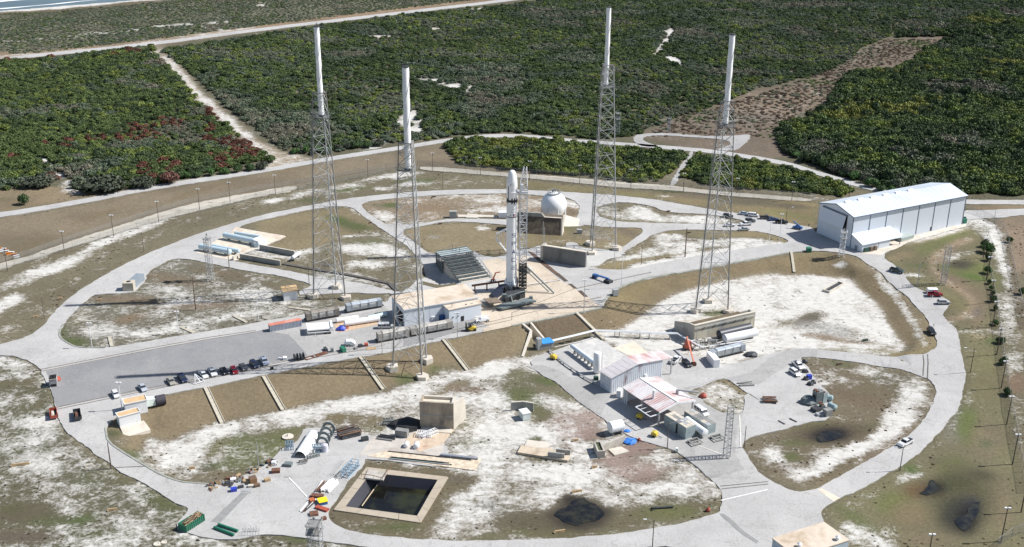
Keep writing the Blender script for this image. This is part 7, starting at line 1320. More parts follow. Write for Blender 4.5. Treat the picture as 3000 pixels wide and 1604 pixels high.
t, fr = lift('boom_lift', 'blue boom lift beside the dark pickups by the hangar', B5(1610,520), B5(1790,560), M_BLUEP, ((.0,3.6),(.95,1.6)))
part(t, 'basket', MB().box(fr.L*.9,fr.L*1.15,.5,1.8,.6,1.6), M_BLUEP)
fr = Fr(T(2,2)(800,45), T(2,2)(985,110)); L = fr.L; t = thing('boom_lift', 'blue low boom lift stretched out alone on the upper road', 'lift', fr.loc, fr.rz)
part(t, 'chassis', MB().box(L*.68,L*.98,-.2,2.2,.5,1.4,.2,.1), M_DARK); part(t, 'boom', MB().beam((L*.1,1,1.6),(L*.85,1,1.9),.75,.6), M_BLUEP); part(t, 'counterweight', MB().box(0,L*.25,.1,1.9,.7,1.9,.2,.2), M_BLUEP)
for x in (L*.1, L*.72, L*.93):
    for y in (-.3, 1.9): part(t, 'wheel', MB().tube((x,y,.6),(x,y+.4,.6),.6,12), M_TYRE)
fr = Fr(A5(660,930), A5(800,925)); L = fr.L; t = thing('boom_lift', 'bright red boom lift with its arm lowered over the yard', 'lift', fr.loc, fr.rz)
part(t, 'chassis', MB().box(0,L,0,2.4,.7,1.6,.1,.1), M_REDP); part(t, 'turret', MB().box(.2,L-.2,.3,2.2,1.6,3.4,.2,.3), M_REDP)
e_ = fr.at(A5(830,1160), 1.0); part(t, 'boom', MB().beam((L*.3,1.3,5.2),(e_[0],e_[1],1.4),.5), mat('salmon_boom', (.62,.22,.14), .6)); part(t, 'riser', MB().beam((L*.5,1,2),(L*.3,1.3,5.3),.6), M_REDP); part(t, 'basket', MB().box(e_[0]-.9,e_[0]+.9,e_[1]-.6,e_[1]+.6,.3,.5).box(e_[0]-.9,e_[0]+.9,e_[1]-.6,e_[1]-.5,.5,1.4).box(e_[0]-.9,e_[0]+.9,e_[1]+.5,e_[1]+.6,.5,1.4), M_RUST)
for x in (.1, L-.5):
    for y in (-.3, 2.2): part(t, 'wheel', MB().tube((x+.2,y,.55),(x+.2,y+.4,.55),.55,12), M_TYRE)
# trailers and small plant at the front of the hardstand
fr = Fr(B7(1700,810), B7(1930,805)); L = fr.L; t = thing('plant_trailer', 'rounded white two-axle trailer on the hardstand', 'trailer', fr.loc, fr.rz); part(t, 'body', MB().side([(0,.6),(.2,1.6),(1,2.3),(L*.7,2.3),(L,1.3),(L,.6)], 0, 2.2), M_WHITE2)
for x in (L*.15, L*.45):
    for y in (-.12, 2.0): q = part(t, 'wheel', MB().tube((x,y,.55),(x,y+.3,.55),.55,14), M_TYRE); part(q, 'rim', MB().tube((x,y-.02,.55),(x,y+.32,.55),.3,8), M_RIM)
boxthing('green_hut', 'dark green peaked equipment shed on the rails in front of the white trailer', 'shed', B7(1680,935), B7(1755,915), B7(1680,850), 2.6, M_GREEN)[0]
for nm, lb, ct, p, q, tp, d, m_ in [
 ('dark_machine','black pallet of round containers left of the green shed','machine',B7(1330,915),B7(1385,905),B7(1330,860),2.6,M_DARK),
 ('generator','white towable generator beside the two dark reels','generator',B7(475,1085),B7(555,1080),B7(475,1030),1.6,M_WHITE),
 ('light_plant','pair of white round lamps on a stand left of the white generator','lamp stand',B7(385,1065),B7(440,1070),B7(385,1020),.4,M_WHITE),
 ('grey_drum','grey machine on the rails right of the long frame','machine',B7(1440,925),B7(1500,920),B7(1440,850),1.2,M_STEELG),
 ('red_engine','red engine block at the front of the railcar','engine',B7(2120,810),B7(2195,805),B7(2120,755),1.6,M_REDP),
 ('grey_crate','grey folded panel stack between green shed and red engine','crate',B7(1935,870),B7(1990,855),B7(1935,830),1.2,M_GALVD),
 ('pump','dark pump left of the red engine block','pump',B7(2010,830),B7(2090,815),B7(2010,780),1.4,M_DARK),
 ('black_bin','dark rubbish bin on the walkway beside the green bank','bin',B7(225,1280),B7(290,1270),B7(230,1230),.8,M_BLACK)]: boxthing(nm, lb, ct, p, q, tp, d, m_)
for k, (p, lb) in enumerate(((B7(745,1075),'left dark cable reel beside the white generator'),(B7(865,1060),'right dark cable reel beside the long frame'))):
    g = G(p); solo('cable_reel', lb, 'cable reel', MB().tube((-.7,0,1.3),(-.5,0,1.3),1.3,14).tube((.5,0,1.3),(.7,0,1.3),1.3,14).tube((-.5,0,1.3),(.5,0,1.3),.8,10), M_DARK, (g[0], g[1], g[2]+.15), .5)
fr = Fr(B7(960,1080), B7(1385,945)); solo('metal_framework', 'long low rusty metal ramp lying along the rails', 'framework', MB().beam((0,0,.3),(fr.L,0,.3),.25).beam((0,1.8,.3),(fr.L,1.8,.3),.25).beam((0,0,.3),(0,1.8,.3),.25).beam((fr.L*.4,0,.3),(fr.L*.3,1.8,.3),.25).beam((fr.L*.75,0,.3),(fr.L*.65,1.8,.3),.25).box(fr.L*.5,fr.L,.2,1.6,.2,.3), M_RUST, fr.loc, fr.rz)  # low open steel frame: two long beams with cross ties
fr = Fr(T(0,2)(1965,1120), T(0,2)(2045,1095)); solo('a_frame', 'white tubular A-frame stand between the parked cars', 'frame', MB().beam((0,0,.3),(1,2,3.2),.18).beam((2,0,.3),(1,2,3.2),.18).beam((1,2,3.2),(3.6,1,.3),.18).beam((0,0,.5),(3.6,0,.5),.15).beam((3.6,0,.5),(3.4,2.2,.5),.15).beam((.5,1,1.6),(2.9,.8,1.4),.13), M_WHITE, fr.loc, fr.rz)
solo('plywood_sheet', 'orange-tan plywood sheet on the walkway', 'plywood', MB().box(0,3.4,0,2.2,.2,.28), M_WOOD, tuple(G(B7(2170,880))), .25)
# ------------------------------------------------------------ parked vehicles
gl = 'cars parked in a row at the edge of the hardstand'
t2_ = T(0,2)
car('hatch', WHT, t2_(1145,1200), t2_(1185,1268), 'white hatchback parked alone beside the white light pole', scale=.95)
car('sedan', ('palesil',(.50,.53,.58)), t2_(1415,1140), t2_(1460,1195), 'pale silver sedan parked on the rails between hatchback and the row')
car('sedan', TANC, t2_(1700,1075), t2_(1745,1133), 'beige sedan at the left end of the parked row', gl)
car('pickup', NAVY, t2_(1810,1040), t2_(1865,1108), 'dark pickup with open bed, second in the parked row', gl)
car('sedan', WHT, t2_(2025,1010), t2_(2075,1065), 'white sedan right of the white A-frame', gl)
car('pickup', ('whitepk',(.72,.73,.75)), t2_(2110,975), t2_(2165,1050), 'white pickup beside the white sedan in the row', gl, .95)
car('sedan', BLK, t2_(2235,970), t2_(2285,1030), 'glossy black sedan left of the red car', gl)
car('hatch', REDC, t2_(2340,965), t2_(2375,1022), 'dark red car in the parked row', gl, .95)
car('sedan', GRY, t2_(2425,930), t2_(2475,990), 'dark grey sedan right of the red car', gl)
car('suv', NAVY, T(1,2)(-45,905), T(1,2)(15,965), 'dark blue car next to the silver pickup at the right end of the row', gl)
car('pickup', ('blsil',(.38,.43,.52)), T(1,2)(55,865), T(1,2)(110,940), 'silver blue pickup closing the row on the right', gl)
car('van', SIL, A3(985,615), A3(1165,610), 'silver passenger van parked outside the dark doorway')
gh = 'vehicles parked near the hangar'
car('sedan', ('lightblue',(.42,.50,.58)), B5(495,215), B5(685,232), 'pale blue sedan at the back of the hangar lot', gh)
car('van', WHT, B5(705,250), B5(865,265), 'white van next to the pale blue sedan', gh, .85)
car('suv', BLK, B5(140,270), B5(335,285), 'black car seen through the right lightning tower', gh)
car('suv', GRY, B5(635,370), B5(805,378), 'dark grey minivan in the middle of the hangar lot', gh)
car('pickup', WHT, B5(735,440), B5(500,462), 'white pickup in front of the dark grey minivan', gh)
car('sedan', SIL, B5(690,560), B5(465,565), 'silver sedan nearest the brown grass in the hangar lot', gh)
car('sedan', ('whitesed',(.74,.74,.74)), B5(165,475), B5(385,470), 'white sedan half hidden behind the tower leg', gh)
car('pickup', ('greypk',(.09,.09,.10)), B5(955,310), B5(1160,318), 'dark grey pickup left of the pair by the pole', gh)
car('sedan', ('bluedk',(.06,.10,.20)), B5(1130,350), B5(1320,345), 'dark blue sedan between the two dark pickups', gh)
car('pickup', BLK, B5(1265,400), B5(1520,415), 'black pickup nearest the blue boom lift', gh)
car('pickup', ('greenblk',(.04,.06,.06)), T(3,1)(1250,1350), T(3,1)(1340,1375), 'dark pickup on the road bend below the hangar')
car('pickup', REDC, B6(410,890), B6(625,893), 'dark red pickup beside the white box trailer')
car('suv', SIL, B6(575,1015), B6(740,1012), 'silver wagon parked right of the red pickup')
car('suv', BLK, T(3,2)(1620,575), T(3,2)(1665,630), 'black car at the inner edge of the right-hand bend')
car('pickup', WHT, B3(290,235), B3(400,325), 'white pickup at the tip of the grassy loop')
car('suv', WHT, B3(235,370), B3(345,445), 'small white suv in front of the white pickup')
car('pickup', WHT, T(3,3)(1430,320), T(3,3)(1330,370), 'white pickup driving on the ring road, lower right')
car('pickup', WHT, A5(430,1190), A5(550,1070), 'white pickup with dark bed beside the black car in the yard')
car('hatch', BLK, A5(665,1160), A5(740,1230), 'black car under the end of the red lift boom')
car('van', WHT, A6(1400,560), A6(1510,640), 'white van behind the right generator trailer')
boxthing('box_trailer', 'white box trailer behind the dark red pickup', 'trailer', B6(420,860), B6(570,860), B6(418,790), 2.4, M_WHITE2)
# people
def person(p, h, shirt, label):
    g = G(p); me = bpy.data.meshes.new('person'); V = [(0,0,.95),(0,0,1.2),(0,0,1.45),(0,0,1.58),(0,0,1.72),(.11,0,.9),(.13,.04,.5),(.13,0,.06),(.15,.12,.03),(-.11,0,.9),(-.13,-.02,.5),(-.14,-.05,.06),(-.15,.08,.03),(.2,0,1.42),(.27,.02,1.15),(.25,.12,.92),(-.2,0,1.42),(-.27,.0,1.15),(-.26,.08,.9)]
    E_ = [(0,1),(1,2),(2,3),(3,4),(0,5),(5,6),(6,7),(7,8),(0,9),(9,10),(10,11),(11,12),(2,13),(13,14),(14,15),(2,16),(16,17),(17,18)]; me.from_pydata(V, E_, []); me.materials.append(shirt)
    o = link('person', me); o.location = (g[0], g[1], g[2]+.15); s = o.modifiers.new('skin', 'SKIN'); R_ = [.15,.14,.15,.06,.11,.1,.075,.05,.04,.1,.075,.05,.04,.06,.05,.035,.06,.05,.035]
    for i, r in enumerate(R_): me.skin_vertices[0].data[i].radius = (r, r*.85)
    me.skin_vertices[0].data[0].use_root = True; o.modifiers.new('sub', 'SUBSURF').levels = 1; tagset(o, label, 'person'); o.scale = (h/1.8,)*3
if True:
    person_mats = [mat('white_shirt', (.7,.7,.7), .8), mat('dark_clothes', (.05,.05,.06), .8)]
P_ = person_mats
person(T(3,2)(1665,545), 1.9, P_[0], 'person in white shirt standing in the road behind the black car')
person(B6(400,895), 1.8, P_[0], 'person in white at the back of the red pickup')
person(B6(482,935), 1.7, P_[0], 'person in white crouching beside the red pickup')
person(B5(1980,490), 1.8, P_[1], 'person in dark clothes near the blue lift and hangar')
# ------------------------------------------------------------ flame trench outlet, bank drains, pipes
M_DRAIN = mat('drain_concrete', (.50,.46,.37), .9, var=.12, dirt=(.30,.27,.2), dscale=.6)
def run(name, label, cat, pts, wd, ht, m_, dz=0, group=None, z=None):
    W = [G3(p) for p in pts]; o = W[0].copy(); mb = MB()
    W2 = []
    for a, b in zip(W[:-1], W[1:]):
        n = max(1, int((b-a).length/3)); W2 += [a.lerp(b, k/n) for k in range(n)]
    W2.append(W[-1])
    for q in W2: q.z = float(H(q.x, q.y))+dz
    for a, b in zip(W2[:-1], W2[1:]): mb.beam(a-o+Vector((0,0,ht/2)), b-o+Vector((0,0,ht/2)), wd, ht)
    return solo(name, label, cat, mb, m_, o, 0, group)
gd = 'concrete drain chutes down the brown bank'
for k, (a, b) in enumerate([(T(0,2)(2070,1150),T(0,3)(2240,130)),(T(1,2)(80,1035),T(1,2)(275,1375)),(T(1,2)(1050,842),T(1,2)(1285,1168)),(T(1,2)(1885,665),T(1,2)(2130,975))]):
    nm = ['first concrete drain chute from the left, below the parked cars','second concrete drain chute from the left, left of the tower shadow','third concrete drain chute crossing the lattice tower shadow','fourth concrete drain chute right of the nearest lightning tower'][k]
    W = [G3(a), G3(b)]; o = W[0].copy(); t = thing('drain_chute', nm, 'drain', o, 0, gd); d = (W[1]-W[0]); n = 9
    sd_ = Vector((-d.y, d.x, 0)).normalized()*.75
    for q in range(n):
        p, r = W[0].lerp(W[1], q/n), W[0].lerp(W[1], (q+.96)/n); p.z = float(H(p.x, p.y))+.12; r.z = float(H(r.x, r.y))+.12; part(t, 'channel_slab', MB().beam(p-o, r-o, 1.5, .3), M_DRAIN)
    for s in (-1,1):
        mb = MB()
        for q in range(n):
            p, r = W[0].lerp(W[1], q/n)+sd_*s, W[0].lerp(W[1], (q+1)/n)+sd_*s; p.z = float(H(p.x, p.y))+.3; r.z = float(H(r.x, r.y))+.3; mb.beam(p-o, r-o, .22, .5)
        part(t, 'side_kerb', mb, M_DRAIN)
run('drain_chute', 'narrow concrete chute on the bank right of the flame trench', 'drain', [T(2,2)(650,405), T(2,2)(820,570), T(2,2)(920,670)], 1.2, .7, M_DRAIN)
run('drain_chute', 'short concrete chute dividing the bank by the hangar road', 'drain', [T(3,1)(232,1165), T(3,1)(262,1370)], 1.1, .6, M_DRAIN)
for a, b, lb in [(T(0,2)(1100,640),T(0,2)(1125,738),'short drain slab at the hardstand edge, left'),(T(0,2)(1820,545),T(0,2)(1945,598),'short drain slab at the hardstand edge, middle'),(T(0,2)(2350,430),T(0,2)(2480,495),'short drain slab at the hardstand edge, right'),(T(1,2)(330,345),T(1,2)(540,372),'pale concrete strip beneath the left tower by the brown railcar')]: run('drain_slab', lb, 'drain', [a, b], 1.2, .4, M_DRAIN)
t = thing('flame_trench', 'open flame trench outlet with concrete side walls cutting through the bank', 'trench', tuple(G3(T(2,2)(110,515))))
o = G3(T(2,2)(110,515))
def wallrun(t, nm, pts, wd, h0, m_):
    for (a, ha), (b, hb_) in zip(pts[:-1], pts[1:]):
        p = G3(a)-o; q = G3(b)-o; d = (q-p); d.z = 0; s = Vector((-d.y, d.x, 0)).normalized()*wd/2; za, zb2 = ha-o.z, hb_-o.z
        part(t, nm, MB().hexa([p-s+Vector((0,0,-1.5-p.z-o.z)), q-s+Vector((0,0,-1.5-q.z-o.z)), q+s+Vector((0,0,-1.5-q.z-o.z)), p+s+Vector((0,0,-1.5-p.z-o.z)), Vector(((p-s).x,(p-s).y,za)), Vector(((q-s).x,(q-s).y,zb2)), Vector(((q+s).x,(q+s).y,zb2)), Vector(((p+s).x,(p+s).y,za))]), m_)
wallrun(t, 'side_wall', [(T(2,2)(110,515), U+.3), (T(2,2)(192,600), U-.6), (T(2,2)(150,715), 1.8), (T(2,2)(105,840), .4)], .9, 0, M_CONCL)
wallrun(t, 'side_wall', [(T(2,2)(190,505), U+.3), (T(2,2)(340,690), .9)], .8, 0, M_CONCL)
tf = [Gz(T(2,2)(*p), -.9)-np.array(o[:2]) for p in ((105,512),(195,505),(345,690),(260,760),(180,720),(190,600))]
part(t, 'trench_floor', MB().prism([tuple(q) for q in tf], -1.2-o.z, -.9-o.z), M_CONCD)
t, fr, h, D = boxthing('pump_house', 'small grey pump box with bright blue roof at the trench mouth', 'pump house', T(2,2)(290,770), T(2,2)(415,750), T(2,2)(290,715), 4.2, M_CONCD); part(t, 'roof', MB().box(fr.L*.15,fr.L+.3,-.3,4.4,h,h+.3), mat('bright_blue_roof', (.05,.30,.70), .5))
t, fr, h, D = boxthing('grey_cabinet', 'tall grey cabinets left of the bright blue roof', 'cabinet', T(2,2)(258,775), T(2,2)(300,768), T(2,2)(252,665), 2, M_GALV)
def pipes(name, label, pts, hts, r, m_, n=1, sep=.5, leg=8):
    W = [G3(p, h_) for p, h_ in zip(pts, hts)]; o = W[0].copy(); o.z = float(H(o.x, o.y)); t = thing(name, label, 'pipe', o)
    for k in range(n):
        off = Vector((0, -k*sep, 0)); mb = MB()
        for a, b in zip(W[:-1], W[1:]): mb.tube(a-o+off, b-o+off, r, 8)
        part(t, 'pipe', mb, m_)
    for a, b in zip(W[:-1], W[1:]):
        for q in range(int((b-a).length/leg)+1):
            p = a.lerp(b, min(1, q*leg/(b-a).length)); g = float(H(p.x, p.y)); 
            if p.z-g > .4: part(t, 'support', MB().box(p.x-o.x-.09,p.x-o.x+.09,p.y-o.y-.09-n*sep/2,p.y-o.y+.09,g-o.z,p.z-o.z-r), M_GALVD)
    return t
pipes('pipe_run', 'pair of long white pipes on posts running from the trench to the bunker', [T(2,2)(340,685), T(2,2)(600,625), T(2,2)(830,568), T(2,2)(1080,575), T(2,2)(1380,592), T(2,2)(1660,597), T(2,2)(1840,700), T(2,2)(1910,735)], [2.2,2.4,2.8,2.4,2.4,2.4,2.0,1.5], .22, M_WHITE, 2, .9)
pipes('pipe_run', 'low pipe edge along the yard from pump house to white shed', [T(2,2)(370,760), T(2,2)(520,890), T(2,2)(720,1030), T(2,2)(860,1110)], [.8,.8,.8,.8], .16, M_GALV, 2, .8, 5)
pipes('pipe_run', 'thin pipe line across the slab above the white tower tank', [T(2,2)(430,740), T(2,2)(700,680), T(2,2)(820,640)], [.6,.6,.6], .1, M_WHITE, 1)
pipes('pipe_run', 'long white handrail pipe on the launch pad right of the rocket', [A2(1720,830), A2(2000,790), A2(2290,745)], [.7,.7,.7], .13, M_WHITE, 1)
# ------------------------------------------------------------ long earth-topped bunker and tanks
BZ = 0.0
fr = Fr(A5(825,772), A5(1935,510)); h = hz(A5(825,772), A5(850,475)); D = fr.at(A5(380,560))[1]; L = fr.L; dr = abs(fr.at(A5(735,415), h*1.0)[1]); t = thing('concrete_bunker', 'long concrete bunker with earth filled roof in front of the right tower', 'bunker', fr.loc, fr.rz)
dr = min(dr, D*.55); hb2 = h*.55
part(t, 'front_wall', MB().box(0,L,0,.7,-.5,h), mat('cream_concrete', (.50,.46,.36), .9, var=.08, scale=.3, dirt=(.33,.33,.30), dscale=.12, stretch=(1,1,.4)))
part(t, 'end_wall', MB().add([(0,.7,-.5),(0,D,-.5),(0,D,hb2),(0,dr,h*.98),(0,.7,h),(.8,.7,-.5),(.8,D,-.5),(.8,D,hb2),(.8,dr,h*.98),(.8,.7,h)], [(0,1,2,3,4),(9,8,7,6,5),(0,4,9,5),(1,6,7,2),(3,2,7,8),(4,3,8,9)]), M_CONC)
part(t, 'end_wall', MB().box(L-.8,L,.7,dr,-.5,h), M_CONC); part(t, 'back_wall', MB().box(L*.6,L-.8,dr-.5,dr,-.5,h*.98), M_CONC)
part(t, 'earth_fill', MB().hexa([(.8,.7,-.4),(L*.82,.7,-.4),(L*.82,D,-.4),(.8,D,-.4),(.8,.7,h-.6),(L*.82,.7,h-.3),(L*.80,dr,h+.1),(.8,dr,h+.1)]), M_BROWNEARTH)
part(t, 'earth_slope', MB().hexa([(.8,dr,-.4),(L*.75,dr,-.4),(L*.7,D+3,-.4),(.8,D,-.4),(.8,dr,h-.5),(L*.75,dr,h-1),(L*.7,D+3,.3),(.8,D,hb2-.3)]), mat('sandy_fill', (.55,.51,.43), .95, dirt=(.2,.19,.12)))
part(t, 'coping', MB().box(-.1,L+.1,-.15,.85,h,h+.3), M_CONCL); part(t, 'pipe_tray', MB().beam((0,-.4,h*.86),(L,-.4,h*.86),.25).beam((1,-.4,h*.86),(1,-.4,.4),.15).beam((L*.97,-.5,h*.9),(L*.97,-.5,.5),.15), M_GALV)
for k in range(5): part(t, 'wall_bracket', MB().beam((L*(.12+.17*k),-.05,h*.62),(L*(.155+.17*k),-.4,h*.84),.14), M_RUST)
vessel('horizontal_tank', 'dark grey horizontal tank lying against the bunker wall', A5(1330,775), A5(1900,640), A5(1305,585), None, mat('dark_tank', (.06,.065,.08), .45, var=.1), 'tank', z0=1.0, legs=3, lm=M_CONC, dome=.4)
vessel('horizontal_tank', 'white horizontal tank with black end beside the dark grey tank', A5(1430,850), A5(2010,725), A5(1420,665), None, M_WHITE, 'tank', z0=1.0, legs=3, lm=M_CONC, dome=.3)
fr = Fr(A5(850,860), A5(1350,790)); t = thing('valve_skid', 'tangle of black and blue valves and pipes in front of the bunker', 'valve skid', fr.loc, fr.rz); rg = random.Random(8); a_, b_ = MB(), MB()
for k in range(80): x, y, z = rg.uniform(0,fr.L), rg.uniform(-3,3), rg.uniform(.3,2.2); (a_ if k % 2 else b_).tube((x,y,z),(x+rg.choice([rg.uniform(1,4),0,0]),y+rg.uniform(-.8,.8),max(.1,z-rg.choice([0,1.6,.5]))),rg.uniform(.07,.2),5)
part(t, 'pipework', a_, M_GALV)['kind'] = 'stuff'; part(t, 'valves', b_, M_DARK)['kind'] = 'stuff'
for y in (-3.2, 3.2): part(t, 'header_pipe', MB().tube((-2,y,1.2),(fr.L+14,y+.6,1.2),.22,8), M_WHITE)
t, fr, h, D = boxthing('white_container', 'white container box beside the pale railcar and the yard road', 'container', A5(1190,1245), A5(1300,1235), A5(1195,1100), 7.5, M_WHITE2)
for k in range(4): part(t, 'rib', MB().box(fr.L*(.1+.25*k),fr.L*(.16+.25*k),-.05,0,.3,h-.2), M_WHITE)
lump('scrap_heap', 'dark tangled heap of hoses at the end of the pale railcar', 'scrap heap', A5(1880,1010), 2.6, M_DARK, flat=.4)
# ------------------------------------------------------------ white tower tank, corrugated shed, canopy
fr = Fr(A4(795,640), A4(872,655)); hv = hz(A4(832,650), A4(835,425)); g = G(A4(830,650)); rt = fr.L/2; t = thing('vertical_tank', 'tall white vertical cryogenic tank beside the corrugated shed', 'tank', (g[0], g[1]+rt, g[2]))
o = part(t, 'shell', MB().lathe([(rt*.85,.6),(rt,1.2),(rt,hv-.5),(rt*.85,hv-.1),(rt*.4,hv+.15)], 24), M_WHITE2); smooth_by_angle(o, 30)
for a in range(3): part(t, 'leg', MB().box(math.cos(a*2.09)*rt*.7-.15,math.cos(a*2.09)*rt*.7+.15,math.sin(a*2.09)*rt*.7-.15,math.sin(a*2.09)*rt*.7+.15,0,1.2), M_GALV)
part(t, 'ladder', MB().beam((rt+.3,-.3,0),(rt+.3,-.3,hv),.15), M_WHITE)
vessel('horizontal_tank', 'long slim pale blue tube tank on legs behind the white tower tank', A4(540,405), A4(800,600), None, .85, mat('pale_blue_tank', (.66,.73,.80), .45), 'tank', z0=1.5, legs=6)
boxthing('green_box', 'small green cabinet at the foot of the white tower tank', 'cabinet', A4(800,715), A4(845,712), A4(800,675), 1.3, M_GREEND)
M_COR = mat('corrugated_white', (.60,.63,.67), .6, var=.05, scale=.5, dirt=(.28,.22,.24), dscale=.25, dlo=.56, dhi=.7, stretch=(1,1,.3)); M_CORR = mat('rusty_white_roof', (.64,.60,.60), .7, var=.06, scale=.4, dirt=(.46,.28,.26), dscale=.11, dlo=.48, dhi=.62, stretch=(1.6,.5,1))
fr = Fr(A4(865,770), A4(975,845)); L1 = fr.L; he = hz(A4(865,770), A4(872,605)); rg_end = fr.at(A4(1515,670)); Ds = max(12, rg_end[1])
fr2 = Fr(A4(975,845), A4(1515,672)); L = fr2.L; Dp = L1; t = thing('corrugated_shed', 'white corrugated metal shed with broad gable behind the canopy', 'shed', fr2.loc, fr2.rz); hrg = hz(A4(1245,755), A4(1250,530)); he = hz(A4(975,845), A4(975,680)); xr = L*.5; he2 = hrg-(hrg-he)*.55
part(t, 'gable_wall', MB().add([(0,0,0),(L,0,0),(L,0,he2),(xr,0,hrg),(0,0,he),(0,.2,0),(L,.2,0),(L,.2,he2),(xr,.2,hrg),(0,.2,he)], [(0,1,2,3,4),(9,8,7,6,5),(0,4,9,5),(1,6,7,2)]), M_COR)
for k in range(26): x = L*(k+.5)/26; hh_ = he+(hrg-he)*x/xr if x < xr else hrg-(hrg-he2)*(x-xr)/(L-xr); part(t, 'corrugation', MB().box(x-.12,x+.12,-.08,0,.1,hh_-.1), M_COR)
part(t, 'side_wall', MB().box(-.05,.15,.2,Dp,0,he), mat('white_siding2', (.62,.65,.69), .6)); 
for k in range(4): part(t, 'siding_seam', MB().box(-.09,-.05,.2,Dp,he*(k+1)/5-.05,he*(k+1)/5+.05), M_GALV)
xe = L*1.2; hx_ = hrg-(hrg-he2)*(xe-xr)/(L-xr)
part(t, 'roof_slope', MB().hexa([(-.5,-.5,he-.1),(xr,-.5,hrg),(xr,Dp+.4,hrg),(-.5,Dp+.4,he-.1),(-.5,-.5,he+.12),(xr,-.5,hrg+.22),(xr,Dp+.4,hrg+.22),(-.5,Dp+.4,he+.12)]), mat('pinkish_roof', (.58,.54,.55), .6, var=.08, dirt=(.42,.33,.33), dscale=.15))
part(t, 'roof_slope', MB().hexa([(xr,-.5,hrg),(xe,-.5,hx_),(xe,Dp+.4,hx_),(xr,Dp+.4,hrg),(xr,-.5,hrg+.22),(xe,-.5,hx_+.22),(xe,Dp+.4,hx_+.22),(xr,Dp+.4,hrg+.22)]), M_CORR)
for k in range(5): part(t, 'roof_seam', MB().beam((xr*k/5,-.4,he+.2+(hrg-he)*k/5),(xr*k/5,Dp,he+.2+(hrg-he)*k/5),.1), M_GALV)
for y in (0, Dp): part(t, 'post', MB().box(xe-.5,xe-.1,y-.2 if y else -.2,y+.2,0,hx_), M_GALV)
part(t, 'exhaust_fan', MB().tube((L*.66,-.9,he*.45),(L*.66,0,he*.45),.7,12), M_WHITE)
# canopy
fr = Fr(A6(275,450), A6(790,800)); L = fr.L; hc = hz(A6(790,800), A6(795,560)); cr_ = fr.at(A6(1365,415), hc); D = max(10, abs(cr_[1])); cw = fr.at(A6(1365,415), hc)[0]; hrid = hc+1.6
t = thing('open_canopy', 'open-sided canopy with streaked pink and white metal roof', 'canopy', fr.loc, fr.rz); print('canopy', L, hc, cr_)
bk_ = fr.at(A6(255,190), hc); bk2 = fr.at(A6(850,45), hc); sk_ = 0
part(t, 'roof_slope', MB().hexa([(bk_[0],-.6,hc),(L+.6,-.6,hc),(L+.6,D/2,hrid),(bk_[0],D/2,hrid),(bk_[0],-.6,hc+.2),(L+.6,-.6,hc+.2),(L+.6,D/2,hrid+.2),(bk_[0],D/2,hrid+.2)]), M_CORR)
part(t, 'roof_slope', MB().hexa([(bk_[0],D/2,hrid),(L+.6,D/2,hrid),(L+.6,D+.6,hc),(bk_[0],D+.6,hc),(bk_[0],D/2,hrid+.2),(L+.6,D/2,hrid+.2),(L+.6,D+.6,hc+.2),(bk_[0],D+.6,hc+.2)]), M_CORR)
nrib = 20
for k in range(nrib+1):
    x = bk_[0]+(L+.6-bk_[0])*k/nrib
    part(t, 'roof_rib', MB().beam((x,-.6,hc+.24),(x,D/2,hrid+.24),.12,.08), M_WALLW); part(t, 'roof_rib', MB().beam((x,D/2,hrid+.24),(x,D+.6,hc+.24),.12,.08), M_WALLW)
part(t, 'ridge_cap', MB().box(bk_[0],L+.6,D/2-.35,D/2+.35,hrid+.15,hrid+.35), M_WHITE2); part(t, 'fascia', MB().beam((L+.65,-.6,hc),(L+.65,D/2,hrid),.15,.7).beam((L+.65,D/2,hrid),(L+.65,D+.6,hc),.15,.7), M_WHITE)
for x in (0.2, L*.5, L-.1):
    for y in (0, D): part(t, 'post', MB().box(x-.25,x+.25,y-.25,y+.25,0,hc), M_GALV)
part(t, 'wall_panel', MB().box(-.6,.9,-.1,.1,0,hc-.2), M_WHITE); part(t, 'end_wall', MB().box(bk_[0],bk_[0]+.2,0,D,0,hc), M_COR)
part(t, 'hoist_frame', MB().beam((L*.58,-4,hc-.8),(L+.2,-4,hc-.8),.25).beam((L*.58,-.5,hc-.8),(L*.58,-4,hc-.8),.25).beam((L+.2,-.5,hc-.8),(L+.2,-4,hc-.8),.25).beam((L*.7,-.5,hc-.8),(L*.7,-4,hc-.8),.15).beam((L*.85,-.5,hc-.8),(L*.85,-4,hc-.8),.15), M_WHITE)
part(t, 'roof_duct', MB().tube((L*.72,D*.8,hc+1),(L*.72,D*.8,hc+2.6),.5,8).tube((L*.72,D*.8,hc+2.5),(L*1.0,D*1.15,hc+2.5),.35,8), M_GALV); part(t, 'chimney', MB().tube((L*.62,D*.2,hc+.4),(L*.62,D*.2,hc+4),.45,10), M_WHITE)
boxthing('air_handler', 'white air handling box between shed and canopy post', 'cooling unit', A6(135,350), A6(200,360), A6(140,240), 2.6, M_WHITE)
t, fr, h, D = boxthing('generator_trailer', 'long blue grey generator trailer with tiled roof in front of the canopy', 'trailer', A6(870,790), A6(1205,1005), A6(870,610), 4.2, mat('teal_grey', (.29,.35,.36), .6, dirt=(.2,.22,.22)))
rg = random.Random(2)
for k in range(6):
    for j in range(3): part(t, 'roof_plate', MB().box(fr.L*k/6+.08,fr.L*(k+1)/6-.08,D*j/3+.06,D*(j+1)/3-.06,h,h+.12), [M_CONCL, M_GALVD, MATS['pale_concrete'], M_GALV][rg.randrange(4)])
part(t, 'side_opening', MB().box(fr.L*.55,fr.L*.63,-.04,0,.4,h-.5), M_BLACK)
t, fr2, h2, D2 = boxthing('generator_trailer', 'second blue grey generator trailer right of the white tanker', 'trailer', A6(1180,700), A6(1545,930), A6(1180,560), 3.6, MATS['teal_grey'])
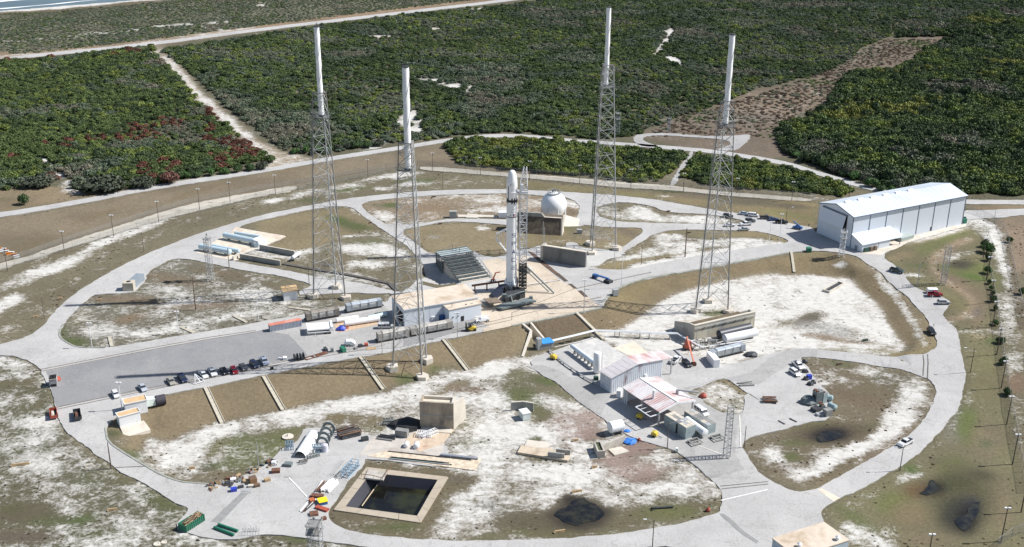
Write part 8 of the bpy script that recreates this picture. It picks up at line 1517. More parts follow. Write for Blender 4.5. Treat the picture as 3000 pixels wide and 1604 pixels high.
for k in range(6):
    for j in range(2): part(t, 'roof_plate', MB().box(fr2.L*k/6+.08,fr2.L*(k+1)/6-.08,D2*j/2+.06,D2*(j+1)/2-.06,h2,h2+.12), [M_CONCL, M_GALVD, M_GALV, M_CONC][rg.randrange(4)])
vessel('tanker', 'white rusty road tanker between the two generator trailers', A6(1170,790), A6(1460,1000), A6(1170,650), None, M_WHITE, 'tanker', z0=.9, legs=2, dome=.15)
for k, (x, y) in enumerate(((1240,1040),(1590,975))):
    fr = Fr(A6(x, y), A6(x+55, y+45)); L = fr.L*1.4; t = thing('trailer_hitch', ('left' if k == 0 else 'right')+' weathered open frame dolly in front of a generator trailer', 'dolly', fr.loc, fr.rz)
    for q in (0, 1.6, 3.2): part(t, 'cross_beam', MB().beam((q,0,.8),(q,3.6,.8),.3), M_CONCD)
    for q in (0, 3.6): part(t, 'side_beam', MB().beam((0,q,.8),(3.4,q,.8),.3), M_CONCD)
    part(t, 'axle', MB().tube((.6,-.1,.4),(.6,3.7,.4),.4,8), M_TYRE)
for p, lb in ((A4(355,490),'yellow towable compressor alone near the trench mouth'),(A6(710,965),'yellow towable compressor in front of the left generator trailer'),(A6(475,690),'yellow machine in shadow under the canopy')):
    fr = Fr((p[0]-8, p[1]-2), (p[0]+9, p[1]+3)); L = fr.L; t = thing('compressor', lb, 'compressor', fr.loc, fr.rz); part(t, 'body', MB().side([(0,.7),(.1,1.7),(L*.5,2.0),(L*.9,1.6),(L,.7)], 0, 1.7), M_YEL); part(t, 'drawbar', MB().beam((L,.85,.6),(L+1.6,.85,.4),.15), M_DARK)
    for y in (-.1, 1.6): part(t, 'wheel', MB().tube((L*.45,y,.4),(L*.45,y+.2,.4),.4,10), M_TYRE)
# concrete bay with white tank, blue tarps
fr = Fr(B4(1770,1200), B4(1915,1190)); hb3 = hz(B4(1770,1200), B4(1775,1070)); D = abs(fr.at(B4(1560,1020))[1])+.1; q = Fr(B4(1770,1200), B4(1915,1190))
t = thing('concrete_bay', 'L-shaped concrete bunker with mossy roof well, below the canopy', 'bunker', q.loc, q.rz); L = q.L
for (x0,x1,y0,y1) in ((0,L,0,.5),(0,.5,.5,D),(L-.5,L,.5,D),(0.5,L-.5,D-.5,D)): part(t, 'wall', MB().box(x0,x1,y0,y1,-.3,hb3), M_CONC)
part(t, 'moss_fill', MB().box(.5,L-.5,.5,D-.5,0,hb3-.5), mat('moss', (.07,.085,.04), .95, var=.3, scale=1.5))
lw = q.at(B4(2310,920)); part(t, 'long_wall', MB().beam((L,D*.6,hb3/2),(lw[0],lw[1]+D*.2,hb3/2),.6,hb3), M_CONC); print('bay', L, D, hb3, lw)
solo('concrete_slab', 'pale concrete slab with rusty channels in front of the long bay wall', 'slab', MB().prism([tuple(np.array(Gz(p, .3))-G(B4(1980,1030))[:2]) for p in P(B4, 1980,1030, 2230,980, 2390,1070, 2100,1145)], 0, .4), M_CONCL, tuple(G(B4(1980,1030))))
vessel('horizontal_tank', 'cream white cylindrical tank behind the long bay wall', B4(2060,800), B4(2290,745), None, 1.9, M_WHITE2, 'tank', z0=.8)
lump('tarpaulin', 'crumpled bright blue tarpaulin at the end of the bay wall', 'tarp', B4(2400,890), 2.4, M_TARP, seed=3, flat=.35); lump('tarpaulin', 'small blue tarpaulin beside the cream tank', 'tarp', B4(2345,690), 1.1, M_TARP, seed=4)
lump('red_buoy', 'red ball on the reddish gravel below the yellow compressor', 'ball', T(2,3)(1278,305), .6, M_REDP, flat=1.4)
# slab ruin, blast screen, small unit
o_ = G(B4(230,1100)); solo('concrete_slab', 'broken pale concrete foundation slab in the sand, upper tier', 'slab', MB().prism([tuple(np.array(Gz(p, .4))-o_[:2]) for p in P(B4, 370,955, 430,848, 830,905, 800,1005, 590,1000)], -.2, .5), M_CONCL, tuple(o_))
solo('concrete_slab', 'broken tan concrete foundation slab with a step, lower tier', 'slab', MB().prism([tuple(np.array(Gz(p, .6))-o_[:2]) for p in P(B4, 235,1095, 310,955, 590,1000, 900,1020, 930,1060, 1250,1100, 1200,1250, 650,1160)], -.2, .8), mat('tan_ruin', (.55,.46,.35), .9, var=.12, dirt=(.36,.3,.22)), tuple(o_))
for a, b, tp, lb in ((B4(815,1170),B4(1135,1205),B4(815,1110),'front dark upstand wall on the broken slab'),(B4(975,1110),B4(1245,1140),B4(978,1060),'rear dark upstand wall on the broken slab')):
    q = Fr(a, b, .8); solo('upstand_wall', lb, 'wall', MB().box(0,q.L,0,.5,.6,2.4), M_CONCD, q.loc, q.rz)
q = Fr(B4(110,285), B4(330,300)); hq = hz(B4(110,285), B4(115,130)); t = thing('blast_screen', 'bent grey concrete blast screen behind a small white unit', 'wall', q.loc, q.rz); e = q.at(B4(545,300))
part(t, 'wall_panel', MB().beam((0,0,hq/2),(q.L,1.2,hq/2),.5,hq), M_CONCD); part(t, 'wall_panel', MB().beam((q.L,1.2,hq/2),(e[0],e[1],hq/2),.5,hq), M_CONCD); part(t, 'coping', MB().beam((0,0,hq+.1),(q.L,1.2,hq+.1),.6,.2).beam((q.L,1.2,hq+.1),(e[0],e[1],hq+.1),.6,.2), M_CONCL)
t, fr, h, D = boxthing('white_unit', 'small ribbed white equipment cabin in front of the grey blast screen', 'cabin', B4(345,490), B4(485,460), B4(350,360), 3.4, mat('mint_white', (.62,.68,.66), .6)); part(t, 'roof', MB().box(-.15,fr.L+.15,-.15,D+.15,h,h+.2), M_WHITE)
boxthing('utility_box', 'small pale green utility box beside the wooden street light', 'utility box', T(2,3)(1645,425), T(2,3)(1668,427), T(2,3)(1648,385), 1, mat('mint_white', (0,0,0)))
# ------------------------------------------------------------ concrete block bunker in the sand
q = Fr(T(1,3)(1650,175), T(1,3)(1990,195)); hq = hz(T(1,3)(1650,175), T(1,2)(1645,1290)); Dq = 5.0; L = q.L
M_BUNK = mat('stained_concrete', (.40,.34,.26), .9, var=.1, scale=.3, dirt=(.15,.13,.12), dscale=.22, dlo=.45, dhi=.7, stretch=(1,1,.5))
t = thing('concrete_block_house', 'stained square concrete blockhouse open on top, standing in white sand', 'blockhouse', q.loc, q.rz)
for (x0,x1,y0,y1) in ((0,L,0,.8),(0,.8,.8,Dq),(L-.8,L,.8,Dq),(.8,L-.8,Dq-.8,Dq)): part(t, 'wall', MB().box(x0,x1,y0,y1,-.3,hq), M_BUNK if y0 == 0 or x0 == 0 else M_CONCL)  # paler right and back walls: the sunlit tone is put into the colour
part(t, 'roof_slab', MB().box(.8,L-.8,.8,Dq-.8,hq-1.6,hq-1.0), MATS['pale_slab4']); part(t, 'buttress', MB().hexa([(L,0,-.3),(L+3.0,8.5,-.3),(L+2.4,8.8,-.3),(L,1,-.3),(L,0,hq),(L+3.0,4.9,hq),(L+2.4,5,hq),(L,1,hq)]), M_CONCL)  # buttress pale as well, its sunlit look given by colour
part(t, 'band', MB().box(-.04,L+.02,-.06,0,hq*.48,hq*.53), M_CONCD)
part(t, 'front_pit', MB().hexa([(.5,-2.8,-.3),(L-.5,-2.8,-.3),(L-.5,0,-.3),(.5,0,-.3),(.5,-2.8,.4),(L-.5,-2.8,.4),(L-.5,0,.4),(.5,0,.4)]), M_CONCL)
lump('rubble_heap', 'black tarry rubble heap in the shadow left of the concrete blockhouse', 'rubble', A7(1900,200), 5.5, M_BLACK, seed=9, flat=.35)
# ------------------------------------------------------------ retention basin
rimo = P(T(1,3), 1110,570, 1935,670, 1655,1130, 780,1000); rimi = P(T(1,3), 1320,620, 1850,690, 1615,1075, 875,970, 1085,680); watp = P(T(1,3), 1290,710, 1715,775, 1545,1045, 1020,980, 1190,745)
o_ = G3(rimo[0]); t = thing('retention_basin', 'square concrete rimmed basin with black lining and dark green water', 'basin', o_); OW = [Gz(p, .3)-np.array(o_[:2]) for p in rimo]
IW = [OW[0]+(OW[1]-OW[0])*.10+(OW[3]-OW[0])*.12, OW[1]+(OW[0]-OW[1])*.10+(OW[2]-OW[1])*.09, OW[2]+(OW[3]-OW[2])*.08+(OW[1]-OW[2])*.12, OW[3]+(OW[2]-OW[3])*.10+(OW[0]-OW[3])*.10]
ZB = o_.z
for i in range(4):
    j = (i+1) % 4; a, b, c, d = OW[i], OW[j], IW[j], IW[i]; n = 4
    for k in range(n):
        u, v_ = (k+.01)/n, (k+.99)/n; part(t, 'rim_slab', MB().prism([tuple(a+(b-a)*u), tuple(a+(b-a)*v_), tuple(d+(c-d)*v_), tuple(d+(c-d)*u)], -.3, .35), mat('basin_rim', (.42,.36,.28), .9, var=.1, scale=.5, dirt=(.38,.32,.24)))
    cc = sum(IW)/4; dn = [IW[i]+(cc-IW[i])*.2, IW[j]+(cc-IW[j])*.2]
    part(t, 'lined_bank', MB().add([(*IW[i],.3),(*IW[j],.3),(*dn[1],-3.2),(*dn[0],-3.2)], [(0,1,2,3)]), mat('black_liner', (.035,.035,.045), .55, var=.15, scale=.3, dirt=(.12,.12,.12), dscale=.15, dlo=.6, dhi=.8))
cc = sum(IW)/4; wq = [tuple(p+(cc-p)*.17) for p in IW]
wm, n, b = newmat('basin_water'); n.links.new(mixc(n, rng(n, worldnoise(n, .12, 5), .45, .62), (.008,.008,.008), (.028,.03,.014)), b.inputs['Base Color']); b.inputs['Roughness'].default_value = .12
part(t, 'water', MB().add([(*p, -2.7) for p in wq], [(0,1,2,3)]), wm)
pl = [tuple(np.array(Gz(p, .8))-np.array(o_[:2])) for p in P(T(1,3), 1130,590, 1320,615, 1280,700, 1090,680)]; part(t, 'inlet_platform', MB().prism(pl, .35, .8), M_CONC)
p1, p2 = [np.array(Gz(T(1,3)(*p), z))-np.array(o_[:2]) for p, z in (((1215,755),-2.5),((1065,965),-2.5))]; part(t, 'float_boom', MB().tube((*p1,-2.4),(*p2,-2.4),.18,6), mat('boom_tan', (.5,.42,.3), .8))
pr = MB(); P4 = [Vector((*(np.array(Gz(T(1,3)(*p), 1.8))-np.array(o_[:2])), 1.8)) for p in ((1060,640),(1180,655),(1270,680),(1300,640),(1370,540))]
for a, b in zip(P4[:-1], P4[1:]): pr.tube(a, b, .09, 6); pr.tube(a, a+Vector((0,0,-1.1)), .06, 5)
part(t, 'rusty_rail', pr, M_RUST)
# ------------------------------------------------------------ tank farm, walls and foundations on the upper level
M_CYL = mat('pale_cyan_tank', (.50,.62,.68), .45, var=.05)
for a, b, r, lb in ((B1(150,525),B1(760,640),1.25,'nearest pale blue horizontal tube tank, behind the slim camera tower'),(B1(410,500),B1(950,610),.95,'thin pale blue tube tank right behind the nearest one'),(B1(640,300),B1(1250,425),1.35,'thickest pale blue tube tank at the middle of the slab'),(B1(870,235),B1(1380,320),.9,'farthest thin pale tube tank ending at the white block')):
    vessel('tube_tank', lb, a, b, None, r, M_CYL, 'tank', 'pale blue tube tanks', z0=.7, legs=3, lm=M_CONCD)
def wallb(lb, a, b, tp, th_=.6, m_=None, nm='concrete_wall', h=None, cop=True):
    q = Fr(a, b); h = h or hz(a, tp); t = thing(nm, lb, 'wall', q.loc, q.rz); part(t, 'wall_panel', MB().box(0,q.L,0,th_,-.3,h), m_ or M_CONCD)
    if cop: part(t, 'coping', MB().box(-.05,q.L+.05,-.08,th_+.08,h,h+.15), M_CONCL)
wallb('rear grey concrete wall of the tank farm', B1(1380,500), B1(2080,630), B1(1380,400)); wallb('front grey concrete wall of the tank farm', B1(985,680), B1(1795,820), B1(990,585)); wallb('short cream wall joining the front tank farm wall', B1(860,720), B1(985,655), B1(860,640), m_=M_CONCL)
boxthing('white_block', 'white box building at the end of the tube tanks', 'block', B1(1360,455), B1(1520,400), B1(1370,330), 5, M_WALLW); boxthing('blue_cabinet', 'small pale blue cabinet in front of the white box building', 'cabinet', B1(1275,455), B1(1365,460), B1(1275,360), 1.5, M_CYL)
vessel('small_tank', 'small white tank on legs behind the front tank farm wall', B1(2080,740), B1(2220,640), None, .8, M_WHITE2, 'tank', z0=1)
run('cable_trench', 'long dark cable trench running from the tank farm to the workshop', 'trench', [B1(1860,790), B1(2341,880), T(1,2)(850,5), T(1,2)(1100,50), T(1,2)(1340,105), T(1,2)(1420,180)], 1.8, .5, mat('trench_dark', (.10,.09,.08), .9))
boxthing('concrete_block', 'dark concrete block on the edge of the path behind the rocket', 'block', T(1,1)(1945,822), T(1,1)(2020,822), T(1,1)(1945,755), 2.5, M_CONCD); boxthing('white_cabin', 'white cabin left of the rocket on the far path', 'cabin', T(1,1)(2438,822), T(1,1)(2560,822), T(1,1)(2440,765), 3.5, M_WALLW)
for k, (q, lb) in enumerate(((P(T(1,1), 2030,795, 2430,800, 2430,820, 2030,818),'long tan foundation strip beside the far path'),(P(T(1,1), 2130,785, 2235,795, 2225,828, 2110,825),'square tan foundation pad on the far path strip'))):
    o_ = G(q[0]); solo('foundation_slab', lb, 'slab', MB().prism([tuple(np.array(Gz(p, U))-o_[:2]) for p in q], -.2, .6+.1*k), M_CONCL, tuple(o_))
boxthing('grey_box', 'grey transformer box on the grass right of the earth mound', 'transformer', T(2,1)(655,978), T(2,1)(705,978), T(2,1)(658,938), 1.6, M_GALV); boxthing('metal_cabinet', 'concrete block on the launch pad right of the strongback', 'block', A2(1800,650), A2(1875,620), A2(1800,575), 6, M_CONCL)
boxthing('road_sign_box', 'grey metal box on a slab at the top of the right bank', 'box', T(2,2)(1020,232), T(2,2)(1072,235), T(2,2)(1022,168), 1.5, M_GALV)
t, fr = lift('boom_lift', 'small orange red boom lift on the pad left of the rocket', A2(1150,790), A2(1210,785), M_REDP, ((.5,1),(1.2,4)), w=1.2, two=(2.4,0,4.2))
# ------------------------------------------------------------ left edge plant
t, fr, h, D = boxthing('cooling_tower', 'grey cooling unit with four black fans at the left end of the hardstand', 'cooling unit', B8(195,410), B8(350,390), B8(170,235), 3.6, mat('mauve_grey', (.33,.32,.34), .6))
for i in (0,1):
    for j in (0,1): part(t, 'fan', MB().tube((fr.L*(.28+.44*i),1+1.6*j,h),(fr.L*(.28+.44*i),1+1.6*j,h+.12),.7,12), M_BLACK)
part(t, 'roof_rim', MB().box(-.1,fr.L+.1,-.1,3.7,h-.25,h), M_CONCL); part(t, 'intake', MB().box(.3,fr.L-.3,-.04,0,.3,1.2), M_BLACK)
lump('red_machine', 'dark machine with red parts behind the grey cooling unit', 'machine', B8(330,250), 1.8, M_REDP, flat=.6)
for a, b, c, lb, fill in ((B8(205,1110),B8(365,1075),B8(130,880),'open red trailer filled with sand at the left road edge',M_CONCL),(B8(710,1145),B8(870,1110),B8(640,900),'open black trailer holding scrap on the left road',M_RUST)):
    q = Fr(a, b); D = abs(q.at(c, 1.2)[1]); L = q.L; t = thing('open_trailer', lb, 'trailer', q.loc, q.rz); m_ = M_REDP if 'red' in lb else M_DARK
    for (x0,x1,y0,y1) in ((0,L,0,.12),(0,L,D-.12,D),(0,.12,0,D),(L-.12,L,0,D)): part(t, 'side_board', MB().box(x0,x1,y0,y1,.6,1.7), m_)
    part(t, 'floor', MB().box(0,L,0,D,.55,.65), M_DARK); part(t, 'load', MB().box(.3,L*.6,D*.25,D*.8,.65,1.35,.3,.3), fill)
    for y in (D*.3, D*.5):
        for x in (-.15, L): part(t, 'wheel', MB().tube((x,y,.4),(x+.15,y,.4),.4,10), M_TYRE)
for (x, y, w_, fn, lb, m_) in ((210,550,5,T(0,3),'tan timber headwall with a round culvert mouth, lower left',M_WOOD),(1135,1005,2.4,T(0,3),'small tan culvert headwall in dark grass, lower left',M_WOOD),(365,440,1.8,T(0,2),'tan headwall on sand beside the left bend',M_WOOD),(610,255,1.6,T(0,2),'tan plank lying on the verge left of the ring road',M_WOOD),(1005,270,1.6,T(0,2),'tan plank pile on the brown left island',M_WOOD),(655,820,3,T(2,3),'tan culvert headwall above the dark pond',M_WOOD),(480,1225,3,T(2,3),'tan culvert headwall below the dark pond',M_WOOD),(1935,585,1.6,T(0,3),'tan plank in the sand, lower left',M_WOOD),(830,575,1.6,T(2,3),'tan plank beside the reddish gravel',M_WOOD),(640,305,1.8,T(2,3),'tan beam behind the concrete bay',M_WOOD),(720,915,1.8,T(3,2),'brown culvert mouth in the grassy loop',M_WOODD),(980,675,2.0,T(3,2),'dark green box on the sand by the loop road',M_GREEND),(1790,610,2.2,T(1,1),'dark culvert mouth under the ring road behind the left path',M_WOODD),(1155,870,1.2,T(1,1),'small dark culvert beside the left path',M_WOODD),(1855,880,1.6,T(1,1),'small dark culvert below the far path',M_WOODD),(1530,795,1,T(1,1),'pale marker block on the far island',M_CONCL),(1575,755,1.8,T(2,1),'dark culvert mouth on the far right island',M_WOODD),(1780,970,1.8,T(2,1),'dark culvert mouth behind the black speaker pole',M_WOODD),(900,560,2,T(0,3),'white concrete rubble blocks beside the bare wooden pole',M_CONCL),(2290,1105,1.6,T(3,1),'open white concrete frame on the sand by the outer fence',M_CONCL),(1915,805,1,B4,'x',M_CONCL)):
    if lb == 'x': continue
    g = G(fn(x, y)); solo('headwall' if 'head' in lb or 'culvert' in lb else 'plank' if 'plank' in lb or 'beam' in lb else 'concrete_rubble' if 'rubble' in lb else 'marker_box', lb, 'headwall' if 'head' in lb or 'culvert' in lb else 'debris', MB().box(-w_/2,w_/2,-.3,.3,-.1,.7,.0,.1).box(-w_/2-.3,-w_/2,-.6,.2,-.1,.5).box(-w_*.12,w_*.12,-.35,-.3,0,.5), m_, tuple(g), .25)
q = Fr(T(3,2)(600,195), T(3,2)(750,110)); t = thing('open_pit', 'long open concrete pit with dark grating in the white sand bowl', 'pit', q.loc, q.rz); part(t, 'frame', MB().box(0,q.L,-.8,-.4,-.2,1).box(0,q.L,2,2.4,-.2,1).box(0,.4,-.4,2,-.2,1).box(q.L-.4,q.L,-.4,2,-.2,1), M_CONCL); part(t, 'grating', MB().box(.4,q.L-.4,-.4,2,.2,.5), M_DARK)
for k, (x, y) in enumerate(((1580,1350),(1650,1332))): g = G(T(0,3)(x, y)); solo('manhole', ('larger' if k == 0 else 'smaller')+' round manhole with rusty cover in the grass at bottom left', 'manhole', MB().lathe([(1.0-.2*k,0),(1.0-.2*k,.35),(.5,.36),(.5,.25)], 14), M_CONCL, tuple(g))
q = Fr(T(0,3)(1870,1235), T(0,3)(2065,1110)); D = 3.0; L = q.L; t = thing('roll_off_dumpster', 'long green dumpster heaped with timber at the bottom left', 'dumpster', q.loc, q.rz)
for (x0,x1,y0,y1) in ((0,L,0,.15),(0,L,D-.15,D),(0,.15,0,D),(L-.15,L,0,D)): part(t, 'side_wall', MB().box(x0,x1,y0,y1,.2,2.2), M_GREEN)
for k in range(10): part(t, 'rib', MB().box(L*(k+.3)/10,L*(k+.3)/10+.18,-.12,0,.2,2.2), M_GREEND)
rg = random.Random(5); a_, b_ = MB(), MB()
for k in range(46): x, y = rg.uniform(.4,L-.6), rg.uniform(.3,D-.4); (a_ if k % 2 else b_).beam((x,y,rg.uniform(1.6,2.4)),(min(L-.2,x+rg.uniform(.5,4)),min(D-.2,max(.2,y+rg.uniform(-.7,.7))),rg.uniform(1.8,2.9)),rg.uniform(.12,.3),.1)
part(t, 'timber', a_, M_WOOD)['kind'] = 'stuff'; part(t, 'scrap', b_, M_WOODD)['kind'] = 'stuff'
for k, (a, b) in enumerate(((A8(195,1060),A8(490,1160)),(A8(130,1105),A8(430,1220)))): vessel('green_pipe', ('upper' if k == 0 else 'lower')+' of two green painted pipes lying at the bottom left road edge', a, b, None, .42, M_GREEN, 'pipe', 'green pipes', z0=.1, legs=0)
q = Fr(A8(570,1205), A8(820,1195)); mb = MB()
for k in range(7):
    for z in (0,1.2): mb.beam((q.L*k/6,z*1.5,0),(q.L*k/6,z*1.5,1.5+.8*(k % 2)),.07)
    if k < 6: mb.beam((q.L*k/6,0,1.4),(q.L*(k+1)/6,0,1.4),.07).beam((q.L*k/6,1.8,1.4),(q.L*(k+1)/6,1.8,.2),.07)
solo('scaffold_frame', 'pale blue scaffold frames on the road edge left of the bottom mast', 'scaffold', mb, M_GALV, q.loc, q.rz)
# ------------------------------------------------------------ equipment yard
q = Fr(A7(205,665), A7(392,682)); r = q.L/2; D = abs(q.at(A7(470,330), r*.8)[1])+2; t = thing('half_cylinder_shell', 'big white half cylinder shell lying open towards the camera', 'shell', q.loc, q.rz); v = []; n = 18
for y in (0, D):
    for rr in (r, r-.12): v += [(r-rr*math.cos(math.pi*k/n), y, rr*1.15*math.sin(math.pi*k/n)) for k in range(n+1)]
N1 = n+1; f = []
for k in range(n): f += [(k,k+1,2*N1+k+1,2*N1+k),(N1+k,3*N1+k,3*N1+k+1,N1+k+1),(k,N1+k,N1+k+1,k+1),(2*N1+k,2*N1+k+1,3*N1+k+1,3*N1+k)]
sh = MB(); sh.add(v, f); o = part(t, 'shell', sh, M_WHITE2); smooth_by_angle(o, 40); part(t, 'back_panel', MB().add([(r-(r-.1)*math.cos(math.pi*k/n), D-.3, (r-.1)*1.15*math.sin(math.pi*k/n)) for k in range(n+1)], [tuple(range(n+1))]), M_DARK)
part(t, 'port', MB().tube((.35,2.5,r*.75),(.0,2.5,r*.85),.3,8), M_BLACK)
def ringmesh(R, r2, th_=.25, a0=-.9, a1=3.6, n=22):
    mb = MB(); v = []
    for k in range(n+1):
        a = a0+(a1-a0)*k/n; c, s = math.cos(a), math.sin(a); v += [(c*R,0,s*R),(c*r2,0,s*r2),(c*r2,th_,s*r2),(c*R,th_,s*R)]
    f = [(0,1,2,3), (4*n,4*n+3,4*n+2,4*n+1)]
    for k in range(n): f += [(4*k+i, 4*k+(i+1) % 4, 4*k+4+(i+1) % 4, 4*k+4+i) for i in range(4)]
    return mb.add(v, f)
for k, (x, y) in enumerate(((665,520),(690,445),(725,370),(760,300))):
    g = G(A7(x, y)); solo('ring_frame', ['nearest','second','third','farthest'][k]+' of four dark grey upright ring frames behind the white shell', 'ring frame', ringmesh(2.25, 1.35), M_STEELG, (g[0]-.6, g[1], g[2]+1.75), q.rz-.05, 'ring frames')
def truss(lb, a, b, w_, h, m_, n=5, grp=None):
    q = Fr(a, b); L = q.L; t = thing('truss_stand', lb, 'truss', q.loc, q.rz, grp)
    for y in (0, w_):
        for z in (.2, h): part(t, 'chord', MB().beam((0,y,z),(L,y,z),.2), m_)
        for k in range(n): part(t, 'web', MB().beam((L*k/n,y,.2),(L*(k+.5)/n,y,h),.13).beam((L*(k+.5)/n,y,h),(L*(k+1)/n,y,.2),.13), m_)
    for k in range(n+1): part(t, 'cross_tie', MB().beam((L*k/n,0,h),(L*k/n,w_,h),.13).beam((L*k/n,0,.2),(L*k/n,w_,.2),.13), m_)
truss('large blue truss frame beside the basin', A7(1010,985), A7(1190,800), 2.4, 2.2, M_BLUEL, 5); truss('blue grey truss stand left of the white shell', A7(90,570), A7(205,560), 2.2, 2.3, M_BLUEL, 3); truss('blue grey truss stand right of the white shell', A7(500,610), A7(630,600), 2, 2.2, M_BLUEL, 3); truss('low grey truss in front of the white shell', A7(420,700), A7(600,650), 1.2, 1, M_STEELG, 4)
truss('white crumpled truss coil on the tan slab by the blockhouse', A7(2040,370), A7(2260,380), 2.6, 1.3, M_WHITE, 7); truss('curved white truss segment right of the crumpled coil', A7(2130,400), A7(2370,310), 2, 1.2, M_WHITE, 7)
truss('grey tangled steel frame at the left of the blockhouse shadow', A7(1540,190), A7(1700,180), 2, 1.6, M_STEELG, 4)
g = G(A7(675,575)); solo('drum_tank', 'lilac white upright tank in front of the ring frames', 'tank', MB().lathe([(1.0,0),(1.0,2.4),(.6,2.7)], 16), mat('lilac_white', (.58,.58,.66), .5), tuple(g))
def pile(nm, lb, ct, a, b, n, w_, m_, r=.14, sq=False, jit=.15, h=.5, seed=1, z0=.15):
    q = Fr(a, b); rg = random.Random(seed); t = thing(nm, lb, ct, q.loc, q.rz)
    for k in range(n):
        y = rg.uniform(0, w_); z = z0+r+rg.uniform(0, h); e = rg.uniform(-jit, jit); x0 = rg.uniform(0,.12)*q.L; x1 = q.L*rg.uniform(.85,1); mm = m_[k % len(m_)]
        part(t, 'beam' if sq else 'pipe', MB().beam((x0,y,z),(x1,y+e*3,z),2*r) if sq else MB().tube((x0,y,z),(x1,y+e*3,z),r,7), mm)
pile('pipe_stack', 'bundle of white pipes beside the basin', 'pipe stack', A8(1890,560), A8(2060,390), 14, 2.8, [M_WHITE2], .24, seed=2); pile('beam_stack', 'bundle of brown and white beams left of the white pipes', 'beam stack', A8(1770,560), A8(1900,390), 9, 1.8, [M_RUST,M_WOODD,M_WHITE], .14, True, seed=3)
pile('pipe_stack', 'large heap of dark rusty pipes behind the ring frames', 'pipe stack', A7(900,420), A7(1240,330), 34, 5.5, [M_WOODD,M_DARK,M_RUST], .22, h=1.4, seed=4); pile('beam_stack', 'stack of dark beams on the pale slab edge', 'beam stack', A7(1430,400), A7(1710,440), 7, 2.2, [M_DARK,M_GALVD], .2, True, 0, seed=5)
pile('beam_stack', 'dark flat steel stack in front of the white shell', 'beam stack', A7(290,800), A7(430,780), 9, 2.6, [M_DARK,M_RUST,M_GALVD], .16, True, seed=6); pile('beam_stack', 'long rusty beam and white channels at the yard edge', 'beam stack', A8(1510,860), A8(1740,640), 5, 1.4, [M_RUST,M_WHITE,M_DARK], .15, True, .3, 0, seed=7)
pile('pipe_stack', 'thin grey rods fanned out behind the blue truss', 'pipe stack', A7(870,980), A7(1120,710), 12, 4, [M_GALV], .06, jit=.2, seed=8); pile('pipe_stack', 'long dark green pipes on the pierced slab behind the basin', 'pipe stack', T(1,3)(1300,490), T(1,3)(1975,560), 5, 1.6, [M_GREEND,M_DARK,M_GALV], .16, jit=0, h=.2, seed=9); pile('pipe_stack', 'crinkled silver foil wrapped pipes at the end of the pierced slab', 'pipe stack', T(1,3)(1850,462), T(1,3)(2240,505), 3, .9, [mat('foil', (.6,.6,.62), .3, .6, var=.3, scale=3)], .28, jit=0, h=.1, seed=10)
pile('beam_stack', 'thin dark rail along the rear edge of the pierced slab', 'rail', T(1,3)(1300,415), T(1,3)(2235,515), 1, .1, [M_DARK], .14, True, 0, 0, seed=1)
